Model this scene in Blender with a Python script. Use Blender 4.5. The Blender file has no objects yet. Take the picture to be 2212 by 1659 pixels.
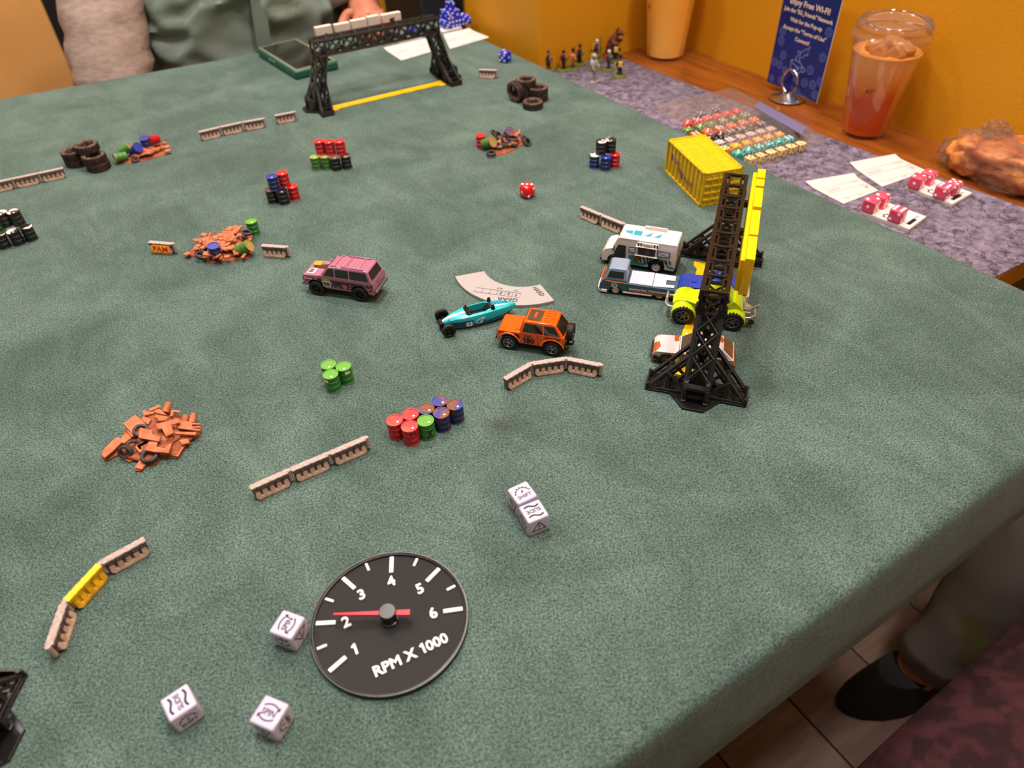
import bpy, bmesh, math, random
from math import sin, cos, pi, radians, atan2, hypot
from mathutils import Vector, Matrix
# ---------------------------------------------------------------- camera (all lengths below are millimetres)
S = 0.001
F = 1545.0
R = ((0.8436991946556986, -0.38138838505283756, 0.3777758180245449),
     (-0.5358067130331042, -0.5551519036472305, 0.6361741350805743),
     (-0.03290646146255011, -0.7391544247473897, -0.6727316710029112))
CAMH = 400.0
scn = bpy.context.scene
col = scn.collection
cd = bpy.data.cameras.new('camera'); cam = bpy.data.objects.new('camera', cd); col.objects.link(cam)
cd.sensor_width = 36; cd.lens = 36 * F / 2212; cd.clip_start = .01; cd.clip_end = 50
m = Matrix(((R[0][0], -R[0][1], -R[0][2], 0), (R[1][0], -R[1][1], -R[1][2], 0), (R[2][0], -R[2][1], -R[2][2], CAMH * S), (0, 0, 0, 1)))
cam.matrix_world = m
cd.dof.use_dof = True; cd.dof.focus_distance = .60; cd.dof.aperture_fstop = 6.5
scn.camera = cam
# ---------------------------------------------------------------- world, lamps, exposure
w = bpy.data.worlds.new('world'); scn.world = w; w.use_nodes = True
w.node_tree.nodes['Background'].inputs[0].default_value = (1, .93, .86, 1)
w.node_tree.nodes['Background'].inputs[1].default_value = .12
def area(name, loc, size, power, colr=(1, .9, .8), target=None):
    l = bpy.data.lights.new(name, 'AREA'); l.shape = 'DISK'; l.size = size * S; l.energy = power; l.color = colr
    o = bpy.data.objects.new(name, l); col.objects.link(o); o.location = Vector(loc) * S
    d = (Vector(target) - Vector(loc)) if target else Vector((0, 0, -1))
    o.rotation_euler = d.to_track_quat('-Z', 'Y').to_euler(); return o
CEIL = 1930
area('ceiling_downlight', (520, 1250, CEIL), 260, 30, (1, .94, .91))
area('ceiling_downlight', (150, 500, CEIL), 300, 20, (1, .95, .93))
area('ceiling_downlight', (680, -60, CEIL), 240, 25, (1, .94, .91))
area('ceiling_downlight', (-700, 1500, CEIL), 320, 18, (1, .94, .9))
area('ceiling_downlight', (-650, 100, CEIL), 260, 5, (1, .95, .93))
area('ceiling_downlight', (250, -900, CEIL), 320, 6, (1, .95, .92))  # added behind the camera to light the hanging near side of the cloth
area('ceiling_downlight', (300, 2100, CEIL), 260, 16, (1, .86, .7))
scn.view_settings.view_transform = 'Standard'; scn.view_settings.look = 'None'
scn.view_settings.exposure = -0.18; scn.view_settings.gamma = 1
scn.view_settings.use_curve_mapping = False
# ---------------------------------------------------------------- helpers
def ray(px, py):
    d = (px - 1106.0, py - 829.5, F)
    return Vector((sum(R[0][i] * d[i] for i in range(3)), sum(R[1][i] * d[i] for i in range(3)), sum(R[2][i] * d[i] for i in range(3))))
def at(px, py, z=0.0):
    """the point at height z (mm above the table top) that the photograph shows at this pixel"""
    d = ray(px, py); t = (z - CAMH) / d.z
    return Vector((d.x * t, d.y * t, z))
def aty(px, py, Y):
    d = ray(px, py); t = Y / d.y
    return Vector((d.x * t, Y, CAMH + d.z * t))
def ang(a, b): return atan2(b[1] - a[1], b[0] - a[0])
def lin(h):
    if not isinstance(h, str): return tuple(h)
    h = h.lstrip('#'); v = [int(h[i:i + 2], 16) / 255 for i in (0, 2, 4)]
    return tuple((x / 12.92 if x <= .04045 else ((x + .055) / 1.055) ** 2.4) for x in v)
MATS = {}
def mat(name, c='808080', rough=.5, metal=0, noise=None, bump=None, coat=0, c2=None, spec=.5, trans=0, alpha=1, sheen=0, emit=0, ior=1.45, ramp=(.35, .65), stretch=(1, 1, 1), sss=0, vary=False):
    """principled material; noise=(scale per metre, detail) mixes c with c2; bump=(scale, strength, distance mm)"""
    if name in MATS: return MATS[name]
    M = bpy.data.materials.new(name); M.use_nodes = True; nt = M.node_tree; b = nt.nodes['Principled BSDF']
    b.inputs['Base Color'].default_value = (*lin(c), 1); b.inputs['Roughness'].default_value = rough; b.inputs['Metallic'].default_value = metal
    b.inputs['Specular IOR Level'].default_value = spec; b.inputs['IOR'].default_value = ior
    b.inputs['Coat Weight'].default_value = coat; b.inputs['Coat Roughness'].default_value = .08
    b.inputs['Transmission Weight'].default_value = trans; b.inputs['Alpha'].default_value = alpha
    if sss:
        b.inputs['Subsurface Weight'].default_value = sss; b.inputs['Subsurface Radius'].default_value = (.004, .003, .002); b.inputs['Subsurface Scale'].default_value = .5
    if sheen:
        b.inputs['Sheen Weight'].default_value = sheen; b.inputs['Sheen Roughness'].default_value = .45
    tc = None
    if noise or bump:
        tc = nt.nodes.new('ShaderNodeTexCoord'); mp = nt.nodes.new('ShaderNodeMapping'); mp.inputs['Scale'].default_value = stretch
        nt.links.new(tc.outputs['Object'], mp.inputs[0])
        if vary:
            oi = nt.nodes.new('ShaderNodeObjectInfo'); nt.links.new(oi.outputs['Random'], mp.inputs['Location'])
    if noise:
        n = nt.nodes.new('ShaderNodeTexNoise'); n.inputs['Scale'].default_value = noise[0]; n.inputs['Detail'].default_value = noise[1]
        r = nt.nodes.new('ShaderNodeValToRGB'); r.color_ramp.elements[0].position = ramp[0]; r.color_ramp.elements[1].position = ramp[1]
        r.color_ramp.elements[0].color = (*lin(c), 1); r.color_ramp.elements[1].color = (*lin(c2 or c), 1)
        nt.links.new(mp.outputs[0], n.inputs['Vector']); nt.links.new(n.outputs['Fac'], r.inputs[0]); nt.links.new(r.outputs[0], b.inputs['Base Color'])
    if bump:
        n = nt.nodes.new('ShaderNodeTexNoise'); n.inputs['Scale'].default_value = bump[0]; n.inputs['Detail'].default_value = 3
        u = nt.nodes.new('ShaderNodeBump'); u.inputs['Strength'].default_value = bump[1]; u.inputs['Distance'].default_value = bump[2] * S
        nt.links.new(mp.outputs[0], n.inputs['Vector']); nt.links.new(n.outputs['Fac'], u.inputs['Height']); nt.links.new(u.outputs[0], b.inputs['Normal'])
    MATS[name] = M; return M
def layered(M, scale, strength=.4, axis='Z', dist=.15):
    """fine ridges such as the layer lines of a 3D print"""
    nt = M.node_tree; b = nt.nodes['Principled BSDF']
    tc = nt.nodes.new('ShaderNodeTexCoord'); wv = nt.nodes.new('ShaderNodeTexWave'); wv.bands_direction = axis; wv.inputs['Scale'].default_value = scale
    wv.inputs['Distortion'].default_value = .6; u = nt.nodes.new('ShaderNodeBump'); u.inputs['Strength'].default_value = strength; u.inputs['Distance'].default_value = dist * S
    nt.links.new(tc.outputs['Object'], wv.inputs['Vector']); nt.links.new(wv.outputs['Fac'], u.inputs['Height']); nt.links.new(u.outputs[0], b.inputs['Normal']); return M
class G:
    """collects geometry in millimetres"""
    def __init__(s): s.v = []; s.f = []
    def raw(s, v, f, M=None):
        k = len(s.v); s.v += [tuple(M @ Vector(p)) if M else tuple(p) for p in v]; s.f += [tuple(i + k for i in q) for q in f]; return s
    def box(s, c, d, M=None):
        x, y, z = d[0] / 2, d[1] / 2, d[2] / 2
        v = [(c[0] + a * x, c[1] + b * y, c[2] + e * z) for e in (-1, 1) for a, b in ((-1, -1), (1, -1), (1, 1), (-1, 1))]
        return s.raw(v, [(3, 2, 1, 0), (4, 5, 6, 7), (0, 1, 5, 4), (1, 2, 6, 5), (2, 3, 7, 6), (3, 0, 4, 7)], M)
    def bar(s, p, q, w, h=None):
        p, q = Vector(p), Vector(q); d = q - p; L = d.length
        M = Matrix.Translation((p + q) / 2) @ d.to_track_quat('X', 'Z').to_matrix().to_4x4()
        return s.box((0, 0, 0), (L, w, h or w), M)
    def loft(s, rings, cap=True, closed=True):
        n = len(rings[0]); k = len(s.v)
        for r in rings: s.v += [tuple(p) for p in r]
        for i in range(len(rings) - 1):
            for j in range(n if closed else n - 1):
                a = k + i * n + j; b = k + i * n + (j + 1) % n; s.f.append((a, b, b + n, a + n))
        if cap:
            s.f.append(tuple(k + j for j in range(n))[::-1]); s.f.append(tuple(k + (len(rings) - 1) * n + j for j in range(n)))
        return s
    def cyl(s, p, q, r, r2=None, n=16):
        p, q = Vector(p), Vector(q); Q = (q - p).to_track_quat('Z', 'Y').to_matrix()
        rr = [(p, r), (q, r if r2 is None else r2)]
        return s.loft([[c + Q @ Vector((a * cos(2 * pi * i / n), a * sin(2 * pi * i / n), 0)) for i in range(n)] for c, a in rr])
    def lathe(s, prof, n=24, c=(0, 0, 0), M=None, cap=True):
        k = len(s.v)
        s.loft([[Vector((c[0] + max(r, .001) * cos(2 * pi * i / n), c[1] + max(r, .001) * sin(2 * pi * i / n), c[2] + z)) for i in range(n)] for r, z in prof], cap)
        if M: s.v[k:] = [tuple(M @ Vector(p)) for p in s.v[k:]]
        return s
    def ring(s, prof, n=24, M=None):
        """closed (r, z) profile swept round z: a tyre, a torus"""
        k = len(s.v); m = len(prof)
        for i in range(n):
            for r, z in prof: s.v.append((r * cos(2 * pi * i / n), r * sin(2 * pi * i / n), z))
        for i in range(n):
            for j in range(m): s.f.append((k + i * m + j, k + ((i + 1) % n) * m + j, k + ((i + 1) % n) * m + (j + 1) % m, k + i * m + (j + 1) % m))
        if M: s.v[k:] = [tuple(M @ Vector(p)) for p in s.v[k:]]
        return s
    def prism(s, poly, z0, z1, M=None):
        n = len(poly); v = [(p[0], p[1], z0) for p in poly] + [(p[0], p[1], z1) for p in poly]
        A = sum(poly[i][0] * poly[(i + 1) % n][1] - poly[(i + 1) % n][0] * poly[i][1] for i in range(n))
        f = [tuple(range(n))[::-1], tuple(range(n, 2 * n))] + [(i, (i + 1) % n, n + (i + 1) % n, n + i) for i in range(n)]
        if A < 0: f = [q[::-1] for q in f]
        return s.raw(v, f, M)
    def plate(s, pts, t):
        """flat polygon of 3D points given thickness t along its normal (both ways)"""
        P = [Vector(p) for p in pts]; n = Vector()
        for i in range(len(P)): n += P[i].cross(P[(i + 1) % len(P)])
        n.normalize(); k = len(P)
        v = [p - n * t / 2 for p in P] + [p + n * t / 2 for p in P]
        return s.raw(v, [tuple(range(k))[::-1], tuple(range(k, 2 * k))] + [(i, (i + 1) % k, k + (i + 1) % k, k + i) for i in range(k)])
    def tube(s, path, r, n=8, close=False):
        P = [Vector(p) for p in path]; rings = []
        for i, p in enumerate(P):
            if close: d = P[(i + 1) % len(P)] - P[i - 1]
            else: d = P[min(i + 1, len(P) - 1)] - P[max(i - 1, 0)]
            Q = d.to_track_quat('Z', 'Y').to_matrix() if not close else Matrix((d.normalized(), (0, 0, 1), d.normalized().cross(Vector((0, 0, 1))))).transposed()
            rad = r[i] if isinstance(r, (list, tuple)) else r
            if close: rings.append([p + Q @ Vector((0, rad * cos(2 * pi * j / n), rad * sin(2 * pi * j / n))) for j in range(n)])
            else: rings.append([p + Q @ Vector((rad * cos(2 * pi * j / n), rad * sin(2 * pi * j / n), 0)) for j in range(n)])
        if close: rings.append(rings[0])
        return s.loft(rings, not close)
    def ball(s, c, r, n=12, m=8):
        r = r if isinstance(r, (tuple, list)) else (r, r, r)
        return s.loft([[Vector((c[0] + r[0] * sin(pi * (i + .02) / (m + .04)) * cos(2 * pi * j / n), c[1] + r[1] * sin(pi * (i + .02) / (m + .04)) * sin(2 * pi * j / n), c[2] - r[2] * cos(pi * i / m))) for j in range(n)] for i in range(m + 1)])
    def xf(s, M, k=0):
        s.v[k:] = [tuple(M @ Vector(p)) for p in s.v[k:]]; return s
def mk(name, g, m, parent=None, bevel=0, seg=2, smooth=None, loc=None, rz=0, M=None, lim=35):
    me = bpy.data.meshes.new(name); me.from_pydata([(x * S, y * S, z * S) for x, y, z in g.v], [], g.f); me.validate()
    bm = bmesh.new(); bm.from_mesh(me); bmesh.ops.recalc_face_normals(bm, faces=bm.faces); bm.to_mesh(me); bm.free()
    if m: me.materials.append(m)
    if smooth is not None:
        for p in me.polygons: p.use_smooth = True
        me.set_sharp_from_angle(angle=radians(smooth))
    o = bpy.data.objects.new(name, me); col.objects.link(o)
    if M is not None:
        M = M.copy(); M.translation *= S; o.matrix_world = M
    else:
        if loc is not None: o.location = Vector(loc) * S
        o.rotation_euler[2] = rz
    if parent: o.parent = parent
    if bevel:
        b = o.modifiers.new('bevel', 'BEVEL'); b.width = bevel * S; b.segments = seg; b.limit_method = 'ANGLE'; b.angle_limit = radians(lim)
    return o
def tag(o, label, cat, group=None, kind=None):
    if label: o['label'] = label
    if cat: o['category'] = cat
    if group: o['group'] = group
    if kind: o['kind'] = kind
    return o
def thing(name, label, cat, loc=(0, 0, 0), rz=0, group=None, M=None):
    o = bpy.data.objects.new(name, None); col.objects.link(o); o.empty_display_size = .01
    if M is not None:
        M = M.copy(); M.translation *= S; o.matrix_world = M
    else: o.location = Vector(loc) * S; o.rotation_euler[2] = rz
    return tag(o, label, cat, group)
def struct(name, g, m, **k):
    o = mk(name, g, m, **k); o['kind'] = 'structure'; return o
def copy_tree(o, parent=None):
    c = o.copy(); col.objects.link(c); c.parent = parent
    for ch in list(o.children): copy_tree(ch, c)
    return c
def recut(o, cutters):
    """subtract closed meshes from o, leaving plain mesh data"""
    cs = []
    for g in cutters:
        c = mk('cutter', g, None); c.matrix_world = o.matrix_world; cs.append(c)
        b = o.modifiers.new('cut', 'BOOLEAN'); b.operation = 'DIFFERENCE'; b.object = c; b.solver = 'EXACT'
    par = o.parent; bpy.context.view_layer.update()
    for c in cs: c.matrix_world = o.matrix_world
    bpy.context.view_layer.update()
    dg = bpy.context.evaluated_depsgraph_get(); me = bpy.data.meshes.new_from_object(o.evaluated_get(dg))
    o.modifiers.clear(); o.data = me
    for c in cs:
        d = c.data; bpy.data.objects.remove(c); bpy.data.meshes.remove(d)
    return o
TXT = {}
def glyphs(s):
    """text outline as flat geometry, height of a capital = 1, returns (verts, faces, width)"""
    if s in TXT: return TXT[s]
    if '1' in s:                       # the built-in font draws 1 as a bare bar: give it its flag
        V = []; Fc = []; x = 0; run = ''
        for ch in s + '\0':
            if ch not in '1\0': run += ch; continue
            if run.strip():
                v, f, W = glyphs(run.strip()); k = len(V); x += .3 * (len(run) - len(run.lstrip())); V += [(a + x, b) for a, b in v]; Fc += [tuple(i + k for i in q) for q in f]; x += W + .12 + .3 * (len(run) - len(run.rstrip()))
            run = ''
            if ch == '1': k = len(V); V += [(x + a, b) for a, b in ((.20, 0), (.40, 0), (.40, 1), (.26, 1), (0, .80), (.07, .66), (.20, .74))]; Fc.append(tuple(range(k, k + 7))); x += .56
        TXT[s] = (V, Fc, x - .12); return TXT[s]
    c = bpy.data.curves.new('text', 'FONT'); c.body = s; c.size = 1.0; c.offset = .022; c.resolution_u = 2
    o = bpy.data.objects.new('text', c); col.objects.link(o); bpy.context.view_layer.update()
    me = bpy.data.meshes.new_from_object(o.evaluated_get(bpy.context.evaluated_depsgraph_get()))
    v = [tuple(p.co) for p in me.vertices]; f = [tuple(p.vertices) for p in me.polygons]
    bpy.data.objects.remove(o); bpy.data.curves.remove(c); bpy.data.meshes.remove(me)
    x0 = min(p[0] for p in v); x1 = max(p[0] for p in v); k = 1 / .72
    v = [((p[0] - x0) * k, p[1] * k) for p in v]; TXT[s] = (v, f, (x1 - x0) * k); return TXT[s]
def word(g, s, h, w=None, t=.12, M=None, bold=0, centre=True):
    """solid lettering in the local xy plane, cap height h, squeezed to width w; t = thickness"""
    v, f, W = glyphs(s); sx = (w / W) if w else h; ox = -W / 2 if centre else 0; oy = -.5 if centre else 0
    n = len(v); k = len(g.v); edges = {}
    for q in f:
        for i in range(len(q)):
            e = (q[i], q[(i + 1) % len(q)]); edges[e] = edges.get(e, 0) + 1
    vv = [((x + ox) * sx, (y + oy) * h, 0) for x, y in v] + [((x + ox) * sx, (y + oy) * h, t) for x, y in v]
    ff = [q[::-1] for q in f] + [tuple(i + n for i in q) for q in f] + [(a, b, b + n, a + n) for (a, b) in edges if (b, a) not in edges]
    if M is None: M = Matrix()
    g.raw(vv, ff, M); return g
def frame(o, x, up):
    """matrix with origin o, local x along x, local y along up"""
    x = Vector(x).normalized(); up = Vector(up); z = x.cross(up).normalized(); y = z.cross(x)
    return Matrix(((x[0], y[0], z[0], o[0]), (x[1], y[1], z[1], o[1]), (x[2], y[2], z[2], o[2]), (0, 0, 0, 1)))
def T(x=0, y=0, z=0, rz=0): return Matrix.Translation((x, y, z)) @ Matrix.Rotation(rz, 4, 'Z')
rnd = random.Random(7)
# ---------------------------------------------------------------- materials
def suede():
    M = bpy.data.materials.new('suede'); M.use_nodes = True; nt = M.node_tree; b = nt.nodes['Principled BSDF']; L = nt.links.new
    tc = nt.nodes.new('ShaderNodeTexCoord')
    def noise(scale, detail, dist=0, sx=(1, 1, 1), rough=.5):
        mp = nt.nodes.new('ShaderNodeMapping'); mp.inputs['Scale'].default_value = sx; mp.inputs['Rotation'].default_value = (0, 0, .5)
        n = nt.nodes.new('ShaderNodeTexNoise'); n.inputs['Scale'].default_value = scale; n.inputs['Detail'].default_value = detail; n.inputs['Distortion'].default_value = dist; n.inputs['Roughness'].default_value = rough
        L(tc.outputs['Object'], mp.inputs[0]); L(mp.outputs[0], n.inputs['Vector']); return n
    def ramp(src, p0, p1, c0, c1):
        r = nt.nodes.new('ShaderNodeValToRGB'); r.color_ramp.elements[0].position = p0; r.color_ramp.elements[1].position = p1
        r.color_ramp.elements[0].color = (*lin(c0), 1); r.color_ramp.elements[1].color = (*lin(c1), 1); L(src.outputs['Fac'], r.inputs[0]); return r
    grain = ramp(noise(850, 3, .6), .36, .66, '394e48', '7b9188')
    blot = ramp(noise(7, 5, 1.0, (1, 1.5, 1)), .34, .68, 'a9b2b0', 'ffffff')
    streak = ramp(noise(9, 6, 1.8, (1.7, .8, 1), .62), .38, .72, 'aab6b2', 'ffffff')
    mx = nt.nodes.new('ShaderNodeMix'); mx.data_type = 'RGBA'; mx.blend_type = 'MULTIPLY'; mx.inputs[0].default_value = .55
    L(grain.outputs[0], mx.inputs[6]); L(blot.outputs[0], mx.inputs[7])
    m2 = nt.nodes.new('ShaderNodeMix'); m2.data_type = 'RGBA'; m2.blend_type = 'MULTIPLY'; m2.inputs[0].default_value = .5
    L(mx.outputs[2], m2.inputs[6]); L(streak.outputs[0], m2.inputs[7]); 
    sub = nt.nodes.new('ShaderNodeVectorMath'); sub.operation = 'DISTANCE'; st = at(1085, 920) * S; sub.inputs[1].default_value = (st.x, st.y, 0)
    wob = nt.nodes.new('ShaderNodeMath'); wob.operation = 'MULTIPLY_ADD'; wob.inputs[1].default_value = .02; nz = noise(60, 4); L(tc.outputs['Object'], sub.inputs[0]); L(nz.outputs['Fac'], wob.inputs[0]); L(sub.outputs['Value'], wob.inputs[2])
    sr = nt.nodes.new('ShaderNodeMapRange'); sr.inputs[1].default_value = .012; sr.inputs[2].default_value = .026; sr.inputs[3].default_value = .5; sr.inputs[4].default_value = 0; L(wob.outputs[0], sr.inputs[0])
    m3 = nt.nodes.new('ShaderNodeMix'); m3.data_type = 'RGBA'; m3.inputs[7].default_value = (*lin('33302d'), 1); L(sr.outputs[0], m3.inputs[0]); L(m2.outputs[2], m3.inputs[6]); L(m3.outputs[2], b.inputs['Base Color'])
    b.inputs['Roughness'].default_value = .9; b.inputs['Specular IOR Level'].default_value = .05
    b.inputs['Sheen Weight'].default_value = .12; b.inputs['Sheen Roughness'].default_value = .5; b.inputs['Sheen Tint'].default_value = (.86, .9, .87, 1)
    u = nt.nodes.new('ShaderNodeBump'); u.inputs['Strength'].default_value = .5; u.inputs['Distance'].default_value = .0006
    L(noise(1000, 3, .5).outputs['Fac'], u.inputs['Height']); L(u.outputs[0], b.inputs['Normal']); return M
def wood(name, c1, c2, scale=9, rough=.35, axis=(1, 9, 1)):
    return mat(name, c1, rough, noise=(scale, 6), c2=c2, stretch=axis, bump=(scale * 6, .15, .4), ramp=(.3, .7))
def clear(name, tint='ffffff', gloss=.12, rough=.05, density=.0, refl=1.0):
    """thin clear film: mostly see-through, mirror-like at grazing angles"""
    M = bpy.data.materials.new(name); M.use_nodes = True; nt = M.node_tree; nt.nodes.clear(); L = nt.links.new
    o = nt.nodes.new('ShaderNodeOutputMaterial'); a = nt.nodes.new('ShaderNodeBsdfTransparent'); a.inputs[0].default_value = (*lin(tint), 1)
    g = nt.nodes.new('ShaderNodeBsdfGlossy'); g.inputs['Roughness'].default_value = rough; d = nt.nodes.new('ShaderNodeBsdfDiffuse'); d.inputs[0].default_value = (.75, .68, .64, 1)
    fr = nt.nodes.new('ShaderNodeLayerWeight'); fr.inputs[0].default_value = gloss; x = nt.nodes.new('ShaderNodeMixShader'); y = nt.nodes.new('ShaderNodeMixShader'); y.inputs[0].default_value = density
    ml = nt.nodes.new('ShaderNodeMath'); ml.operation = 'MULTIPLY'; ml.inputs[1].default_value = refl; L(fr.outputs['Fresnel'], ml.inputs[0]); L(ml.outputs[0], x.inputs[0]); L(a.outputs[0], x.inputs[1]); L(g.outputs[0], x.inputs[2]); L(x.outputs[0], y.inputs[1]); L(d.outputs[0], y.inputs[2]); L(y.outputs[0], o.inputs[0]); MATS[name] = M; return M
WALL = mat('ochre_paint', 'cf8e0a', .55, noise=(3, 2), c2='d8960c', bump=(260, .25, 1.2))
WALL2 = mat('orange_paint', 'd89420', .6, noise=(3, 2), c2='d08c1a')
BLACK = layered(mat('black_print', '0d0b0b', .3, spec=.6), 1300, .55, 'Z', .2)
YEL = mat('yellow_print', 'f7c708', .38, noise=(200, 2), c2='eebb06', bump=(700, .2, .2))
WHITE = mat('white_plastic', 'f0e6e0', .4)
DARK = mat('dark_plastic', '141315', .35)
GLASSY = mat('tinted_window', '15130f', .06, spec=.8, coat=.5)
RUB = mat('tyre_rubber', '171516', .6)
INK = mat('black_ink', '17131a', .55)
CHROME = mat('chrome', 'c8c4c0', .18, metal=1)
CREAM = mat('cream_print', 'd8ccc2', .5)
# ---------------------------------------------------------------- room
FLOOR = -750
WX = 990; LZ = -30            # wall face beyond the ledge, ledge top
BY = 1046                     # short wall at the far end of the ledge
PX = 702                      # side of the pillar beside the table
g = G().box((0, 600, FLOOR - 20), (5200, 5200, 40)); fl = struct('floor', g, mat('floor_slab', '2a1d18', .7))
pm1 = wood('floor_plank_wood', '6a5044', '867060', 8, .45, (1, 7, 1)); pm2 = wood('floor_plank_wood_dark', '5a443a', '765e50', 8, .45, (1, 7, 1))
plk = {}
for i in range(5):
    for j in range(4):
        x = 380 + i * 152; y = -600 + j * 602 + (i % 2) * 260
        k = (i * 3 + j) % 2
        if k not in plk: plk[k] = mk('plank', G().box((0, 0, 2), (149, 599, 4)), (pm1, pm2)[k], fl, bevel=1.2, loc=(x, y, FLOOR))
        else:
            o = plk[k].copy(); col.objects.link(o); o.location = Vector((x, y, FLOOR)) * S
struct('ceiling', G().box((0, 600, CEIL + 60), (5200, 5200, 60)), mat('ceiling_paint', 'e8e2d8', .8))
struct('wall_right', G().box((WX + 60, -200, (FLOOR + CEIL) / 2 + 15), (120, 2600, CEIL - FLOOR + 30)), WALL)
struct('wall_pillar', G().box(((PX + WX + 120) / 2, BY + 125, (FLOOR + CEIL) / 2 + 15), (WX + 120 - PX, 250, CEIL - FLOOR + 30)), WALL, bevel=6, seg=3)
struct('wall_back', G().box((0, 2460, (FLOOR + CEIL) / 2 + 15), (5200, 120, CEIL - FLOOR + 30)), WALL2)
PLAIN = mat('plain_paint', 'b4aca2', .7)
struct('wall_left', G().box((-2460, 600, (FLOOR + CEIL) / 2 + 15), (120, 5200, CEIL - FLOOR + 30)), PLAIN)
struct('wall_front', G().box((0, -1760, (FLOOR + CEIL) / 2 + 15), (5200, 120, CEIL - FLOOR + 30)), PLAIN)
# pale orange door leaf behind the seated player, and a black strip standing in for the dark gap beside it
DY = 1960; e = aty(150, 140, DY).x
d = struct('door_1', G().box((e - 420, DY + 20, (FLOOR + 1350) / 2), (840, 40, 1350 - FLOOR)), wood('door_wood', 'e2a45c', 'e6aa64', 3, .5, (2, 1, .3)), bevel=2)
struct('gap_strip_1', G().box((e + 40, DY + 24, (FLOOR + 1350) / 2), (80, 60, 1350 - FLOOR)), mat('gap_black', '0c0a0a', .7), bevel=2)
mk('door_handle', G().tube([(e - 70, DY - 2, 130), (e - 70, DY - 45, 130), (e - 190, DY - 45, 130)], 9, 10).cyl((e - 70, DY + 2, 130), (e - 70, DY - 8, 130), 26), CHROME, d, smooth=40)
# dark upright block standing in for a dark column beyond the pillar
a = aty(905, 20, 1500).x; b_ = aty(1003, 20, 1500).x
t = thing('cabinet', 'dark slate column standing behind the pillar at the far table corner', 'cabinet', ((a + b_) / 2, 1590, FLOOR))
hw = (b_ - a) / 2
mk('body', G().box((0, 0, 800), (2 * hw, 180, 1600)), mat('slate_laminate', '1d2326', .6), t, bevel=2)
mk('door', G().box((-hw * .45, -94, 800), (hw * 1.05, 8, 1560)), mat('slate_front', '2c363b', .55), t, bevel=1)
# ---------------------------------------------------------------- ledge with mat
t = thing('wall_ledge', 'reddish brown wooden ledge along the ochre wall beside the game table', 'ledge', (0, 0, 0))
LW = wood('ledge_wood', '6e3812', '96541e', 14, .22, (5, .7, 1))
lx0 = PX + 6; y0 = 262
mk('board', G().box(((lx0 + WX) / 2, (y0 + BY) / 2, LZ - 16), (WX - lx0, BY - y0, 28)), LW, t, bevel=2)
for y in (300, 640, 1000): mk('bracket', G().prism([(WX, LZ - 30), (WX, LZ - 190), (WX - 24, LZ - 190), (lx0 + 60, LZ - 54), (lx0 + 60, LZ - 30)], -15, 15, Matrix(((1, 0, 0, 0), (0, 0, 1, y), (0, 1, 0, 0), (0, 0, 0, 1)))), mat('bracket_steel', '2b2624', .5), t, bevel=1)
def stonemat():
    M = bpy.data.materials.new('stone_print'); M.use_nodes = True; nt = M.node_tree; b = nt.nodes['Principled BSDF']; L = nt.links.new
    tc = nt.nodes.new('ShaderNodeTexCoord'); n = nt.nodes.new('ShaderNodeTexNoise'); n.inputs['Scale'].default_value = 90; n.inputs['Detail'].default_value = 9; n.inputs['Roughness'].default_value = .75
    r = nt.nodes.new('ShaderNodeValToRGB'); r.color_ramp.elements[0].color = (*lin('352e3a'), 1); r.color_ramp.elements[1].color = (*lin('8b8094'), 1); r.color_ramp.elements[0].position = .33; r.color_ramp.elements[1].position = .68
    d = nt.nodes.new('ShaderNodeTexNoise'); d.inputs['Scale'].default_value = 16; d.inputs['Detail'].default_value = 7
    ad = nt.nodes.new('ShaderNodeMix'); ad.data_type = 'RGBA'; ad.blend_type = 'ADD'; ad.inputs[0].default_value = .3
    v = nt.nodes.new('ShaderNodeTexVoronoi'); v.feature = 'DISTANCE_TO_EDGE'; v.inputs['Scale'].default_value = 13
    r2 = nt.nodes.new('ShaderNodeValToRGB'); r2.color_ramp.elements[0].color = (*lin('3a333e'), 1); r2.color_ramp.elements[1].color = (1, 1, 1, 1); r2.color_ramp.elements[0].position = .0; r2.color_ramp.elements[1].position = .045
    mx = nt.nodes.new('ShaderNodeMix'); mx.data_type = 'RGBA'; mx.blend_type = 'MULTIPLY'; mx.inputs[0].default_value = .8
    L(tc.outputs['Object'], n.inputs[0]); L(tc.outputs['Object'], d.inputs[0]); L(tc.outputs['Object'], ad.inputs[6]); L(d.outputs['Color'], ad.inputs[7]); L(ad.outputs[2], v.inputs[0])
    L(n.outputs['Fac'], r.inputs[0]); L(v.outputs['Distance'], r2.inputs[0]); L(r.outputs[0], mx.inputs[6]); L(r2.outputs[0], mx.inputs[7]); L(mx.outputs[2], b.inputs['Base Color']); b.inputs['Roughness'].default_value = .75; return M
q = [(lx0 + 2, BY - 3), (858, BY - 3), (872, 720), (884, 500), (907, 258), (lx0 + 2, 264)]
tag(mk('game_mat', G().prism([(x, y) for x, y in q], LZ - 1.9, LZ), stonemat(), bevel=.4), 'purple grey mat printed with cracked stone, laid along the wooden ledge', 'mat')
# ---------------------------------------------------------------- table
t = thing('game_table', 'large game table covered in dark green suede cloth', 'table', (0, 0, FLOOR))
def table_outline():
    c = [at(2521, 775), (688, 1330), (-900, 1478), (-900, 98)]
    return [(-900, 98), (689, 98), (689, 1352), (-900, 1478)]
SUEDE = suede()
def rounded(poly, rad, n=5):
    out = []; k = len(poly)
    for i in range(k):
        p = Vector((*poly[i][:2], 0)); a = (Vector((*poly[i - 1][:2], 0)) - p).normalized(); b = (Vector((*poly[(i + 1) % k][:2], 0)) - p).normalized()
        for j in range(n + 1):
            u = j / n; q = p + a * rad * (1 - u) ** 2 + b * rad * u ** 2; out.append((q.x, q.y))
    return out
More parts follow.
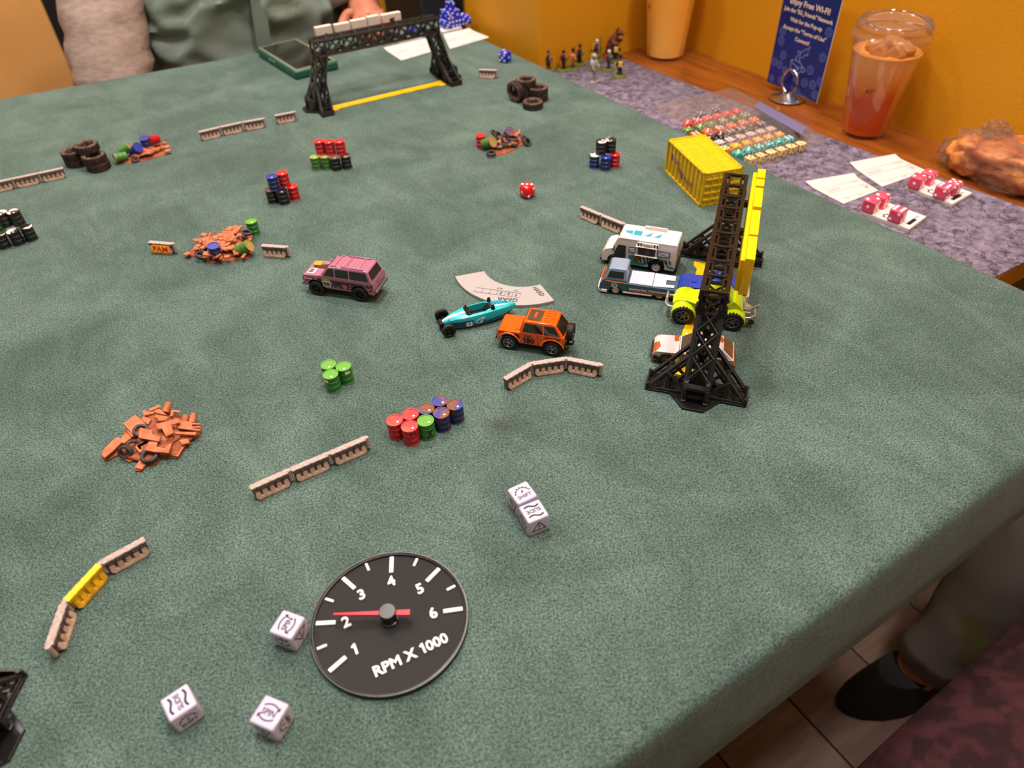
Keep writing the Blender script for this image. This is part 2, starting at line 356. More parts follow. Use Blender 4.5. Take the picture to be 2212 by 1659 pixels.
# near edge line comes from the photograph
pn = at(1650, 1413); pn2 = at(2078, 1100); pr = at(1360, 229); pr2 = at(1823, 443); pf = at(0, 212); pf2 = at(560, 112)
def isect(a, b, c, d):
    r = Vector((b.x - a.x, b.y - a.y)); s_ = Vector((d.x - c.x, d.y - c.y)); k = ((c.x - a.x) * s_.y - (c.y - a.y) * s_.x) / (r.x * s_.y - r.y * s_.x)
    return (a.x + r.x * k, a.y + r.y * k)
c1 = isect(pn, pn2, pr, pr2); c2 = isect(pr, pr2, pf, pf2); fl_ = (pf - pf2).normalized(); lf = pf + fl_ * 700; nl = (pn - pn2).normalized(); ln = pn + nl * 1100
TAB = [(ln.x, ln.y), c1, c2, (lf.x, lf.y)]
prof = [(0, -131), (1.2, -128), (3, -90), (2.5, -20), (1.5, -7), (0, -3.2), (-3, -.9), (-7, 0)]
P0 = rounded(TAB, 14); cx = sum(p[0] for p in P0) / len(P0); cy = sum(p[1] for p in P0) / len(P0)
rings = []
def offset(poly, d):
    k = len(poly); o = []
    for i in range(k):
        a = Vector((poly[i - 1][0], poly[i - 1][1])); b = Vector((poly[(i + 1) % k][0], poly[(i + 1) % k][1])); tg = (b - a).normalized(); o.append((poly[i][0] + tg.y * d, poly[i][1] - tg.x * d))
    return o
for d, z in prof: rings.append([Vector((x, y, z)) for x, y in offset(P0, d)])
cl = mk('suede_cloth', G().loft(rings), SUEDE, t, smooth=40); cl.location.z = -FLOOR * S
mk('tabletop', G().prism(offset(P0, -8), -FLOOR - 56, -FLOOR - 12), wood('table_wood', '4a2f20', '5d3d2a', 8), t, bevel=1)
for x, y in ((c1[0] - 110, c1[1] + 620), (c2[0] - 110, c2[1] - 120), (-700, 1300), (-700, 260)):
    mk('leg', G().box((x, y, (-FLOOR - 56) / 2), (70, 70, -FLOOR - 56)), wood('table_wood', '4a2f20', '5d3d2a', 8), t, bevel=4)
# ---------------------------------------------------------------- flat marks
def stroke(g, pts, w, M=None, t=.1, close=False):
    P = [Vector((p[0], p[1], 0)) for p in pts]; n = len(P); a = []; b = []
    for i in range(n):
        d = (P[(i + 1) % n] - P[i - 1]) if close else (P[min(i + 1, n - 1)] - P[max(i - 1, 0)])
        d.normalize(); q = Vector((-d.y, d.x, 0)); ww = w[i] if isinstance(w, (list, tuple)) else w
        k = 1.0
        if close or 0 < i < n - 1:
            e = (P[i] - P[i - 1]).normalized(); k = 1 / max(.5, abs(e.dot(d)))
        a.append(P[i] + q * ww / 2 * k); b.append(P[i] - q * ww / 2 * k)
    m_ = n if close else n - 1
    for i in range(m_):
        j = (i + 1) % n; v = [b[i], b[j], a[j], a[i]]
        g.raw([(p.x, p.y, 0) for p in v] + [(p.x, p.y, t) for p in v], [(3, 2, 1, 0), (4, 5, 6, 7), (0, 1, 5, 4), (1, 2, 6, 5), (2, 3, 7, 6), (3, 0, 4, 7)], M)
    return g
def arc(cx, cy, r, a0, a1, n=14): return [(cx + r * cos(radians(a0 + (a1 - a0) * i / n)), cy + r * sin(radians(a0 + (a1 - a0) * i / n))) for i in range(n + 1)]
def sym_shift(g, M):
    word(g, 'SHIFT', 2.6, 9, .1, M @ T(0, -3.0)); A = arc(0, -1, 4.4, 12, 168); stroke(g, A, .55, M)
    for a in range(12, 170, 26): stroke(g, [(4.4 * cos(radians(a)), -1 + 4.4 * sin(radians(a))), (5.5 * cos(radians(a)), -1 + 5.5 * sin(radians(a)))], .6, M)
    stroke(g, [(0, 0), (.8, 1.9)], [1.2, .3], M); stroke(g, [(-.5, .1), (.5, .1)], 1.0, M)
def sym_slide(g, M):
    word(g, 'SLIDE', 2.7, 9.2, .1, M)
    for s in (-1, 1): stroke(g, [(-4.6 + i * .77, s * 3.6 + .8 * sin(i / 12 * 2 * pi)) for i in range(13)], 1.15, M)
def sym_spin(g, M):
    word(g, 'SPIN', 2.9, 7.4, .1, M)
    A = arc(0, -2.6, 6.4, 50, 130); stroke(g, A, .7, M); stroke(g, [(A[0][0] - .9, A[0][1] - .7), (A[0][0] + .35, A[0][1] - .15), (A[0][0] + .1, A[0][1] + 1.3)], .7, M)
    A = arc(0, 2.6, 6.4, 230, 310); stroke(g, A, .7, M); stroke(g, [(A[0][0] + .9, A[0][1] + .7), (A[0][0] - .35, A[0][1] + .15), (A[0][0] - .1, A[0][1] - 1.3)], .7, M)
def sym_warn(g, M):
    stroke(g, [(-5, -3.6), (5, -3.6), (0, 4.4)], .75, M, close=True); stroke(g, [(0, 1.6), (0, -1.2)], [1.1, .6], M); stroke(g, [(-.4, -2.3), (.4, -2.3)], .8, M)
SYM = dict(shift=sym_shift, slide=sym_slide, spin=sym_spin, warn=sym_warn)
LILAC = mat('lilac_die', 'c2bad2', .28, coat=.3, sss=.15)
DS = 15.5
def rounded_die(s, name='body'):
    g = G(); n = 5; h = s / 2; return g.box((0, 0, h), (s, s, s))
def symbol_die(quad, top, tdir, left, lrot, right, rrot, label):
    P = [at(x, y, DS) for x, y in quad]; c = sum(P, Vector()) / 4; a = ang(P[0], P[1]) ; a2 = ang(P[3], P[2]); th = atan2(sin(a) + sin(a2), cos(a) + cos(a2))
    t = thing('symbol_die', label, 'die', (c.x, c.y, 0), th, 'lilac symbol dice')
    mk('body', rounded_die(DS), LILAC, t, bevel=1.3, seg=3, smooth=50)
    u = at(*tdir[0], DS); v = at(*tdir[1], DS); k = round((ang(u, v) - th) / (pi / 2)) * pi / 2
    g = G(); SYM[top](g, Matrix.Translation((0, 0, DS)) @ Matrix.Rotation(k, 4, 'Z') @ Matrix.Diagonal((1.14, 1.14, 1, 1))); mk('top_mark', g, INK, t)
    vis = []
    for i in range(4):
        w_ = th + i * pi / 2; n = Vector((cos(w_), sin(w_), 0)); vis.append((n.dot(Vector((-c.x, -c.y, 0)).normalized()), n.x * R[0][0] + n.y * R[1][0], i))
    vis = sorted(sorted(vis)[-2:], key=lambda q: q[1])
    for (d, x, i), s_, r in zip(vis, (left, right), (lrot, rrot)):
        if not s_: continue
        n = Vector((cos(i * pi / 2), sin(i * pi / 2), 0)); up = Vector((0, 0, 1))
        g = G(); SYM[s_](g, frame(n * DS / 2 + up * DS / 2, up.cross(n), up) @ Matrix.Rotation(radians(r), 4, 'Z')); mk('side_mark', g, INK, t)
    return t
symbol_die([(1137, 1038), (1162.8, 1071), (1117.6, 1088), (1095.2, 1056)], 'shift', ((1117, 1088), (1162, 1071)), 'warn', 75, None, 0, 'lilac die showing SHIFT on top, touching the die that shows SLIDE')
symbol_die([(1163.8, 1077), (1186.2, 1112), (1142.6, 1131), (1119.5, 1093.6)], 'slide', ((1186, 1111), (1141, 1130)), 'shift', -60, 'warn', 0, 'lilac die showing SLIDE upside down, touching the die that shows SHIFT')
symbol_die([(613, 1315), (661, 1334.5), (627, 1380), (577, 1364)], 'spin', ((577, 1364), (613, 1315)), 'shift', 180, 'warn', 180, 'lilac die showing SPIN on top, close beside the black gauge')
symbol_die([(403, 1474), (425.4, 1520.8), (366, 1558.6), (343.8, 1514)], 'slide', ((425, 1521), (403, 1474)), 'shift', 0, None, 0, 'lilac die showing SLIDE on top, standing alone on the suede')
symbol_die([(573, 1498.4), (625.6, 1520), (588.7, 1581.8), (535.4, 1557)], 'spin', ((573, 1498), (625, 1520)), 'warn', 180, 'shift', 90, 'lilac die showing SPIN on top, standing alone away from the gauge')
# ---------------------------------------------------------------- pip dice
PIPS = {1: [(0, 0)], 2: [(-1, -1), (1, 1)], 3: [(-1, -1), (0, 0), (1, 1)], 4: [(-1, -1), (1, 1), (-1, 1), (1, -1)], 5: [(-1, -1), (1, 1), (-1, 1), (1, -1), (0, 0)], 6: [(-1, -1), (1, 1), (-1, 1), (1, -1), (-1, 0), (1, 0)]}
PIPM = mat('white_pip', 'f4eeee', .4); PIPB = mat('black_pip', '151212', .4)
DIEMESH = {}
def pip_die(label, c, rz, s, dm, faces=(3, 2, 1, 6, 5, 4), group=None, tilt=None, pm=None, bevel=.2, pip=.11, sp=.27):
    """faces: top, +x, +y, -x, -y, bottom"""
    t = thing('die', label, 'die', c, rz, group)
    if tilt: t.rotation_euler[0] = tilt[0]; t.rotation_euler[1] = tilt[1]
    key = (s, dm.name, bevel)
    if key not in DIEMESH:
        o = mk('body', G().box((0, 0, s / 2), (s, s, s)), dm, t, bevel=bevel * s, seg=4, smooth=60); DIEMESH[key] = o.data
    else:
        o = bpy.data.objects.new('body', DIEMESH[key]); col.objects.link(o); o.parent = t
        b = o.modifiers.new('bevel', 'BEVEL'); b.width = bevel * s * S; b.segments = 4
    k2 = (s, faces[:5], pip, sp, (pm or PIPM).name)
    if k2 not in DIEMESH:
        g = G(); up = Vector((0, 0, 1)); ctr = Vector((0, 0, s / 2)); n8 = 10
        for i, f_ in enumerate(faces[:5]):
            n = [up, Vector((1, 0, 0)), Vector((0, 1, 0)), Vector((-1, 0, 0)), Vector((0, -1, 0))][i]
            M = frame(ctr + n * (s / 2 - .03), Vector((1, 0, 0)), Vector((0, 1, 0))) if i == 0 else frame(ctr + n * (s / 2 - .03), up.cross(n), up)
            for x, y in PIPS[f_]: g.raw(*disc(x * s * sp, y * s * sp, s * pip, .16, n8), M)
        o = mk('pips', g, pm or PIPM, t); DIEMESH[k2] = o.data
    else:
        o = bpy.data.objects.new('pips', DIEMESH[k2]); col.objects.link(o); o.parent = t
    return t
def disc(x, y, r, h, n=12):
    v = [(x + r * cos(2 * pi * i / n), y + r * sin(2 * pi * i / n), 0) for i in range(n)] + [(x + r * .8 * cos(2 * pi * i / n), y + r * .8 * sin(2 * pi * i / n), h) for i in range(n)]
    return v, [tuple(range(n))[::-1], tuple(range(n, 2 * n))] + [(i, (i + 1) % n, n + (i + 1) % n, n + i) for i in range(n)]
RED = mat('red_die', 'e0101a', .2, coat=.4, sss=.1); BLUE = mat('blue_die', '0d28b4', .2, coat=.4)
c = at(1139, 419, 3); pip_die('glossy red six sided die with three white pips on top', (c.x, c.y, 0), radians(95), 15.5, RED, (3, 5, 1, 2, 6), None, bevel=.3, sp=.24)
c = at(1091, 129, 3); pip_die('single blue die with white pips lying alone past the arch', (c.x, c.y, 0), radians(22), 16.5, BLUE, (2, 4, 6, 5, 1), None, bevel=.2)
# ---------------------------------------------------------------- rev counter
c = at(842, 1339.5, 2)
t = thing('rev_counter', 'round black rev counter dial with white ticks and a red needle', 'gauge', (c.x, c.y, 0))
gp = mat('gauge_black', '070606', .4, spec=.3)
nt = gp.node_tree; tcn = nt.nodes.new('ShaderNodeTexCoord'); w1 = nt.nodes.new('ShaderNodeTexWave'); w1.inputs['Scale'].default_value = 420; w2 = nt.nodes.new('ShaderNodeTexWave'); w2.inputs['Scale'].default_value = 420; w2.bands_direction = 'Y'
ad = nt.nodes.new('ShaderNodeMath'); ad.operation = 'ADD'; bu = nt.nodes.new('ShaderNodeBump'); bu.inputs['Strength'].default_value = .35; bu.inputs['Distance'].default_value = .0002
for a_ in (w1, w2): nt.links.new(tcn.outputs['Object'], a_.inputs[0])
nt.links.new(w1.outputs['Fac'], ad.inputs[0]); nt.links.new(w2.outputs['Fac'], ad.inputs[1]); nt.links.new(ad.outputs[0], bu.inputs['Height']); nt.links.new(bu.outputs[0], nt.nodes['Principled BSDF'].inputs['Normal'])
RG = 48.0
mk('face', G().lathe([(RG - 1.5, 0), (RG - 1.5, 2.4)], 96), gp, t)
mk('rim', G().ring([(RG - 2.2, 0), (RG, 0), (RG + .2, .8), (RG, 4), (RG - 1.4, 4.2), (RG - 2.2, 3.6)], 96), BLACK, t, smooth=40)
TW = mat('white_paint', 'f3ecec', .5)
def tk(n): return radians(194.0 - (n - 1) * 43.7)
for i in range(11):
    a = tk(1 + i * .5); L, w_ = (12, 2.7) if i % 2 == 0 else (6, 1.7)
    mk('tick', G().box((RG - 3.2 - L / 2, 0, 3), (L, w_, 1.4)), TW, t, bevel=.35, rz=a)
for n in range(1, 7):
    a = tk(n); g = G(); r_ = 26.5
    word(g, str(n), 7.2, None, 1.2, T(r_ * cos(a), r_ * sin(a), 2.4, radians(-6))); mk('numeral', g, TW, t, bevel=.0)
g = G(); word(g, 'RPM X 1000', 6.6, 46, 1.2, T(1, -27.5, 2.4, radians(-5))); mk('lettering', g, TW, t)
na = radians(148)
g = G().raw([(-13.5, -1.9, 0), (-13.5, 1.9, 0), (0, 1.6, 0), (33, .6, 0), (33, -.6, 0), (0, -1.6, 0)] + [(-13.5, -1.9, 1.6), (-13.5, 1.9, 1.6), (0, 1.6, 1.6), (33, .6, 1.6), (33, -.6, 1.6), (0, -1.6, 1.6)],
            [tuple(range(6)), tuple(range(6, 12))[::-1]] + [(i, (i + 1) % 6, 6 + (i + 1) % 6, 6 + i) for i in range(6)])
mk('needle', g, mat('red_needle', 'd8233c', .45), t, loc=(0, 0, 9.2), rz=na, bevel=.25)
mk('hub', G().lathe([(5.4, 2.3), (5.4, 3.6), (4.4, 3.8), (4.4, 8.6), (5.2, 8.8), (5.2, 12.4), (4.8, 12.8)], 28), BLACK, t, smooth=40)
# ---------------------------------------------------------------- turning template
C_ = Vector((328.4, 521, 0)); a0, a1 = radians(163), radians(262)
poly = [(40 * cos(a0 + (a1 - a0) * i / 28), 40 * sin(a0 + (a1 - a0) * i / 28)) for i in range(29)] + [(70 * cos(a1 - (a1 - a0) * i / 28), 70 * sin(a1 - (a1 - a0) * i / 28)) for i in range(29)]
t = thing('turning_template', 'pale grey curved plastic template engraved HARD and GEAR', 'template', C_)
mk('plate', G().prism(poly, 0, 3.2), mat('template_grey', 'a29d9c', .5), t, bevel=.35)
def px_word(g, s, p, q, z, h, up_sign=1):
    a = at(*p, z) - C_; b = at(*q, z) - C_; x = b - a; up = Vector((0, 0, 1)).cross(x)
    word(g, s, h, x.length, .1, frame((a + b) / 2, x, up)); return g
def pz(x, y): return (900 + x / 5.267, 560 + y / 5.267)
GM = mat('engraving', '3a3636', .7)
g = G(); px_word(g, 'GEAR', pz(1150, 470), pz(915, 448), 3.2, 5.2); mk('lettering', g, GM, t)
g = G(); px_word(g, 'HARD', pz(1340, 318), pz(1440, 415), 3.2, 5); mk('lettering', g, GM, t)
g = G(); cells = [(668, 345), (1178, 413)]; A = at(*pz(662, 344), 3.2) - C_; B = at(*pz(1178, 414), 3.2) - C_; x = (B - A).normalized(); y = Vector((-x.y, x.x, 0)); L = (B - A).length
M = frame((A + B) / 2, -x, -y)
stroke(g, [(-L / 2, -3.6), (L / 2, -3.6), (L / 2, 3.6), (-L / 2, 3.6)], .35, M, close=True)
for i in range(1, 6): stroke(g, [(-L / 2 + L * i / 6, -3.6), (-L / 2 + L * i / 6, 3.6)], .35, M)
for i in range(3): word(g, str(i + 1), 4.4, None, .1, M @ T(-L / 2 + L * (i + .5) / 6, 0))
for i, dx in enumerate((-.6, 1.7)): stroke(g, [(L * 0 - 2.5 + 3 * i, -8), (-1 + 3 * i, -5.2)], [1.6, .2], M)
stroke(g, [(-L / 2 + 3, -7), (-L / 2 + 6, -6.2), (-L / 2 + 8.5, -7)], .7, M); stroke(g, [(-L / 2 + 6, -8.4), (-L / 2 + 6.6, -7.8)], .7, M)
mk('gear_scale', g, GM, t)
# ---------------------------------------------------------------- shipping container
A, B, Cc = at(1436, 372), at(1513, 451), at(1591, 431)
th = ang(B, A); Lc, Wc, Hc = 95, 47, 40
cx = (A + Cc) / 2
t = thing('shipping_container', 'small yellow corrugated shipping container with faded purple graffiti', 'container', (cx.x, cx.y, 0), th)
CY = mat('container_yellow', 'd9b508', .42, noise=(120, 3), c2='c7a206', bump=(500, .2, .2))
g = G().box((0, 0, Hc / 2 + .3), (Lc - 4, Wc - 4, Hc - 2.6)); mk('inner_box', g, CY, t)
g = G()
for y in (-1, 1):
    for z in (1.4, Hc - 1.2): g.box((0, y * (Wc / 2 - 1.2), z), (Lc, 2.4, 2.8 if z < 5 else 2.4))
for x in (-1, 1):
    for z in (1.4, Hc - 1.2): g.box((x * (Lc / 2 - 1.2), 0, z), (2.4, Wc, 2.8 if z < 5 else 2.4))
    for y in (-1, 1): g.box((x * (Lc / 2 - 1.4), y * (Wc / 2 - 1.4), Hc / 2), (2.8, 2.8, Hc))
mk('frame', g, CY, t, bevel=.4)
rib = None
for s_ in (-1, 1):
    for i in range(9):
        x = -Lc / 2 + 9.5 + i * (Lc - 19) / 8
        if rib is None: rib = mk('side_rib', G().prism([(-3, 0), (3, 0), (2, 1.7), (-2, 1.7)], -(Hc - 5) / 2, (Hc - 5) / 2, Matrix(((1, 0, 0, 0), (0, 1, 0, 0), (0, 0, 1, 0), (0, 0, 0, 1)))), CY, t, bevel=.2); o = rib
        else: o = rib.copy(); col.objects.link(o)
        o.location = Vector((x, s_ * (Wc / 2 - 2.1), Hc / 2)) * S; o.rotation_euler = (0, 0, 0 if s_ > 0 else pi)
rr = None
for i in range(8):
    x = -Lc / 2 + 10 + i * (Lc - 20) / 7
    if rr is None: rr = mk('roof_rib', G().prism([(-3.2, 0), (3.2, 0), (2.2, .9), (-2.2, .9)], -(Wc - 6) / 2, (Wc - 6) / 2, Matrix(((1, 0, 0, 0), (0, 0, 1, 0), (0, 1, 0, 0), (0, 0, 0, 1)))), CY, t, bevel=.2); o = rr
    else: o = rr.copy(); col.objects.link(o)
    o.location = Vector((x, 0, Hc - 1.1)) * S
for s_ in (-1, 1):   # doors on the end that faces the arch
    d = mk('door', G().box((-Lc / 2 + 1.0, s_ * (Wc / 4 - .8), Hc / 2), (1.6, Wc / 2 - 2.4, Hc - 5)), CY, t, bevel=.3)
    for k in range(2): mk('lock_rod', G().cyl((-Lc / 2 - .3, s_ * (5 + k * 8), 3), (-Lc / 2 - .3, s_ * (5 + k * 8), Hc - 3), .8, n=8), CY, d)
    for z in (8, 16, 24, 32): mk('hinge_bar', G().box((-Lc / 2 - .2, s_ * (Wc / 4 - .8), z), (1.6, Wc / 2 - 4, 2.2)), CY, d, bevel=.3)
PUR = mat('purple_graffiti', '5a2b8e', .6); PURF = mat('faded_purple_graffiti', '8a6a5c', .6)
sgn = -1 if (Matrix.Rotation(th, 3, 'Z') @ Vector((0, 1, 0))).dot(Vector((-cx.x, -cx.y, 0))) < 0 else 1
M = frame((0, sgn * (Wc / 2 - .2), Hc / 2), Vector((-sgn, 0, 0)), Vector((0, 0, 1)))
g = G()
def squig(x, y, n, w_, h):
    stroke(g, [(x + w_ * i / n + .6 * sin(i * 2.3), y + h * sin(i * 1.9)) for i in range(n + 1)], .7, M, .25)
flip = 1 if (at(1440, 330, 20) - at(1500, 400, 20)).length else 1
stroke(g, [(-31, 9), (-31.4, 5), (-31, 1)], 3.4, M, .25); stroke(g, [(-2, -1), (-2.4, -5), (-2, -9)], 3.4, M, .25); mk('graffiti', g, PUR, t)
g = G(); squig(-27, 4, 14, 17, 3); squig(-14, -2, 8, 8, 4); squig(2, -6, 16, 22, 3); stroke(g, [(23, -12), (26, 6)], .8, M, .25); mk('graffiti', g, PURF, t)
# ---------------------------------------------------------------- truss arches
def build_gate(label, group):
    t = thing('truss_arch', label, 'arch', (0, 0, 0), 0, group)
    BX = 105
    for s in (-1, 1):
        def X(a): return s * (BX + a)      # a > 0 is outward
        plan = [(-11, -40), (8, -40), (8, -20), (23, -8), (23, 8), (8, 20), (8, 40), (-11, 40), (-11, 22), (-13, 12), (-13, -12), (-11, -22)]
        b = mk('base', G().prism([(X(a), y) for a, y in plan], 0, 2.2), BLACK, t, bevel=.3)
        # central foot block, open in front
        g = G()
        for y in (-8.5, 8.5): g.bar((X(15), y, 2), (X(-6), y * .95, 34), 3.4, 4.2); g.box((X(8), y, 9), (16, 3, 14))
        g.box((X(13), 0, 16), (5, 20, 3)); g.box((X(2), 0, 12), (3, 16, 20))
        mk('foot', g, BLACK, b, bevel=.3)
        # leaning lattice tower
        g = G(); p = lambda a, y, k: (X(10 - 21 * k + a), y * (1 - .08 * k), 2 + 74 * k)
        for a in (0, -15):
            for y in (-9.5, 9.5):
                g.bar(p(a, y, .0), p(a, y, 1), 3.4, 3.0); g.bar(p(a + .9, y * .72, .25), p(a + .9, y * .72, 1), 1.3, 1.3)
            for k0, k1 in ((.2, .47), (.47, .74), (.74, 1)):
                g.bar(p(a, -8.6, k0), p(a, 8.6, k1), 3.2, 3.6); g.bar(p(a, 8.6, k0), p(a, -8.6, k1), 3.2, 3.6)
        for y in (-9.5, 9.5):
            for k0, k1 in ((.1, .4), (.4, .7), (.7, 1)): g.bar(p(0, y, k0), p(-15, y, k1), 2, 2); g.bar(p(-15, y, k0), p(0, y, k1), 2, 2)
        for y in (-9, 9): g.box(p(0, y, 1.0), (6, 7, 5)); g.box(p(-15, y, 1.0), (5, 6, 4))
        mk('tower', g, BLACK, t, bevel=.25, seg=1)
        # buttress lattices either side
        for e in (-1, 1):
            g = G()
            for a in (-9, 6):
                g.bar((X(a), e * 38, 3), (X(a - 6), e * 10, 36), 3.0, 3.0); g.bar((X(a), e * 36, 3), (X(a), e * 10, 4), 2.6, 2.4)
                g.bar((X(a - 1), e * 23, 2), (X(a - 2), e * 23, 20), 3, 3); g.bar((X(a), e * 33, 3), (X(a - 1), e * 23, 15), 1.8, 1.8)
                g.bar((X(a - 1), e * 23, 4), (X(a - 4), e * 10, 20), 2.2, 2.2); g.bar((X(a - 1), e * 22, 19), (X(a - 1), e * 10, 6), 2.2, 2.2)
                g.bar((X(a), e * 38.6, 2), (X(a), e * 38.6, 8), 3, 2.4)
            g.box((X(-1.5), e * 39, 4.5), (19, 1.6, 6)); g.bar((X(-9.5), e * 23, 18), (X(5.5), e * 23, 18), 2.4); g.bar((X(-9), e * 30, 9), (X(6), e * 30, 9), 2)
            mk('buttress', g, BLACK, t, bevel=.25, seg=1)
    # top beam: a square lattice truss
    g = G(); x0, x1, z0, z1, hy = -97, 97, 72, 92, 9
    for y in (-hy, hy):
        for z in (z0, z1): g.bar((x0, y, z), (x1, y, z), 3.4, 3.0)
        g.bar((x0, y * .55, z1 - .6), (x1, y * .55, z1 - .6), 1.8, 1.8)
    n = 9
    for i in range(n + 1):
        x = x0 + 1 + (x1 - x0 - 2) * i / n
        g.bar((x, -hy, z1 + .4), (x, hy, z1 + .4), 2.6, 2.6); g.bar((x, -hy, z0), (x, hy, z0), 2.4)
        for y in (-hy, hy): g.bar((x, y, z0), (x, y, z1), 2.6)
        if i < n:
            x2 = x0 + 1 + (x1 - x0 - 2) * (i + 1) / n
            for y in (-hy, hy): g.bar((x, y, z0), (x2, y, z1), 2.3); g.bar((x2, y, z0), (x, y, z1), 2.3)
            g.bar((x, -hy, z0), (x2, hy, z0), 1.6); g.bar((x2, -hy, z0), (x, hy, z0), 1.6)
            for y in (-hy, hy): g.box((x + 3.2, y * .8, z1 - .3), (3, 4.6, 2.6)); g.box((x2 - 3.2, y * .8, z1 - .3), (3, 4.6, 2.6))
    mk('beam', g, BLACK, t, bevel=.25, seg=1)
    return t
gate = build_gate('tall black lattice arch carrying a yellow sign, toy cars standing under it', 'black truss arches')
def sign_blocks(t, m_, spec, y, th_):
    for x0, x1, z0, z1, notch in spec:
        if notch:
            w_ = x1 - x0; g = G().prism([(x0, z0), (x0 + w_ * .35, z0), (x0 + w_ * .35, z0 + (z1 - z0) * .5), (x0 + w_ * .7, z0 + (z1 - z0) * .35), (x1, z0), (x1, z1), (x0, z1)], y - th_ / 2, y + th_ / 2, Matrix(((1, 0, 0, 0), (0, 0, 1, 0), (0, 1, 0, 0), (0, 0, 0, 1))))
        else: g = G().box(((x0 + x1) / 2, y, (z0 + z1) / 2), (x1 - x0, th_, z1 - z0))
        mk('sign_block', g, m_, t, bevel=.5)
def strip(t, x0, x1, w_):
    n = 26; pts = []
    for i in range(n + 1):
        x = x0 + (x1 - x0) * i / n; e = 4.5 if i in (0, 1, n - 1, n) else 0; pts.append((x, w_ / 2 + e + .5 * sin(i * 1.7)))
    poly = pts + [(x, -(w_ / 2) - (y - w_ / 2) * .3) for x, y in pts[::-1]]
    mk('ground_strip', G().prism([(x, y + 13.5) for x, y in poly], 0, 1.0), YEL, t, bevel=.3)
gb = copy_tree(gate); gb['label'] = 'tall black lattice arch with white sign blocks, spanning an empty yellow strip'
gc = copy_tree(gate); gc['label'] = 'black lattice arch cut off by the frame, only one foot in view'
ua = Vector((cos(radians(40)), sin(radians(40)), 0))
na_ = Vector((337.5, 281.5, 0)) + ua * 6          # centre of the near foot of the first arch
gate.location = (na_ + ua * 105) * S; gate.rotation_euler[2] = radians(40)
gb.location = Vector((419, 1047, 0)) * S; gb.rotation_euler[2] = radians(177.6)
rc = radians(147); v = Matrix.Rotation(rc, 3, 'Z') @ Vector((-113, -40, 0)); gc.location = (Vector((-146, 325, 0)) - v) * S; gc.rotation_euler[2] = rc
bl = [(-62, -42, 70, 103, 0), (-41, -26, 70, 102, 0), (-25, -9, 70, 103, 0), (-8, 10, 70, 102, 0), (11, 19, 72, 101, 0), (21, 38, 70, 103, 0), (39, 50, 70, 102, 0), (51, 59, 72, 101, 0), (61, 74, 70, 102, 0), (75, 92, 70, 103, 0)]
sign_blocks(gate, YEL, bl, -21, 7); mk('sign_backing', G().box((15, -15.8, 86), (150, 3.4, 28)), YEL, gate, bevel=.3)
[mk('sign_peg', G().box((x, -12.6, 84), (5, 7, 5)), BLACK, gate) for x in (-40, 10, 60)]
sign_blocks(gb, CREAM, [(60, 84, 86, 104, 1), (33, 56, 93, 103, 0), (8, 31, 93, 104, 0), (-12, 6, 93, 105, 0), (-46, -16, 93, 104, 1)], -14, 8); mk('sign_backing', G().box((19, -11.2, 88), (130, 1.8, 10)), BLACK, gb)
strip(gate, -88, 88, 14); strip(gb, -92, 92, 14)
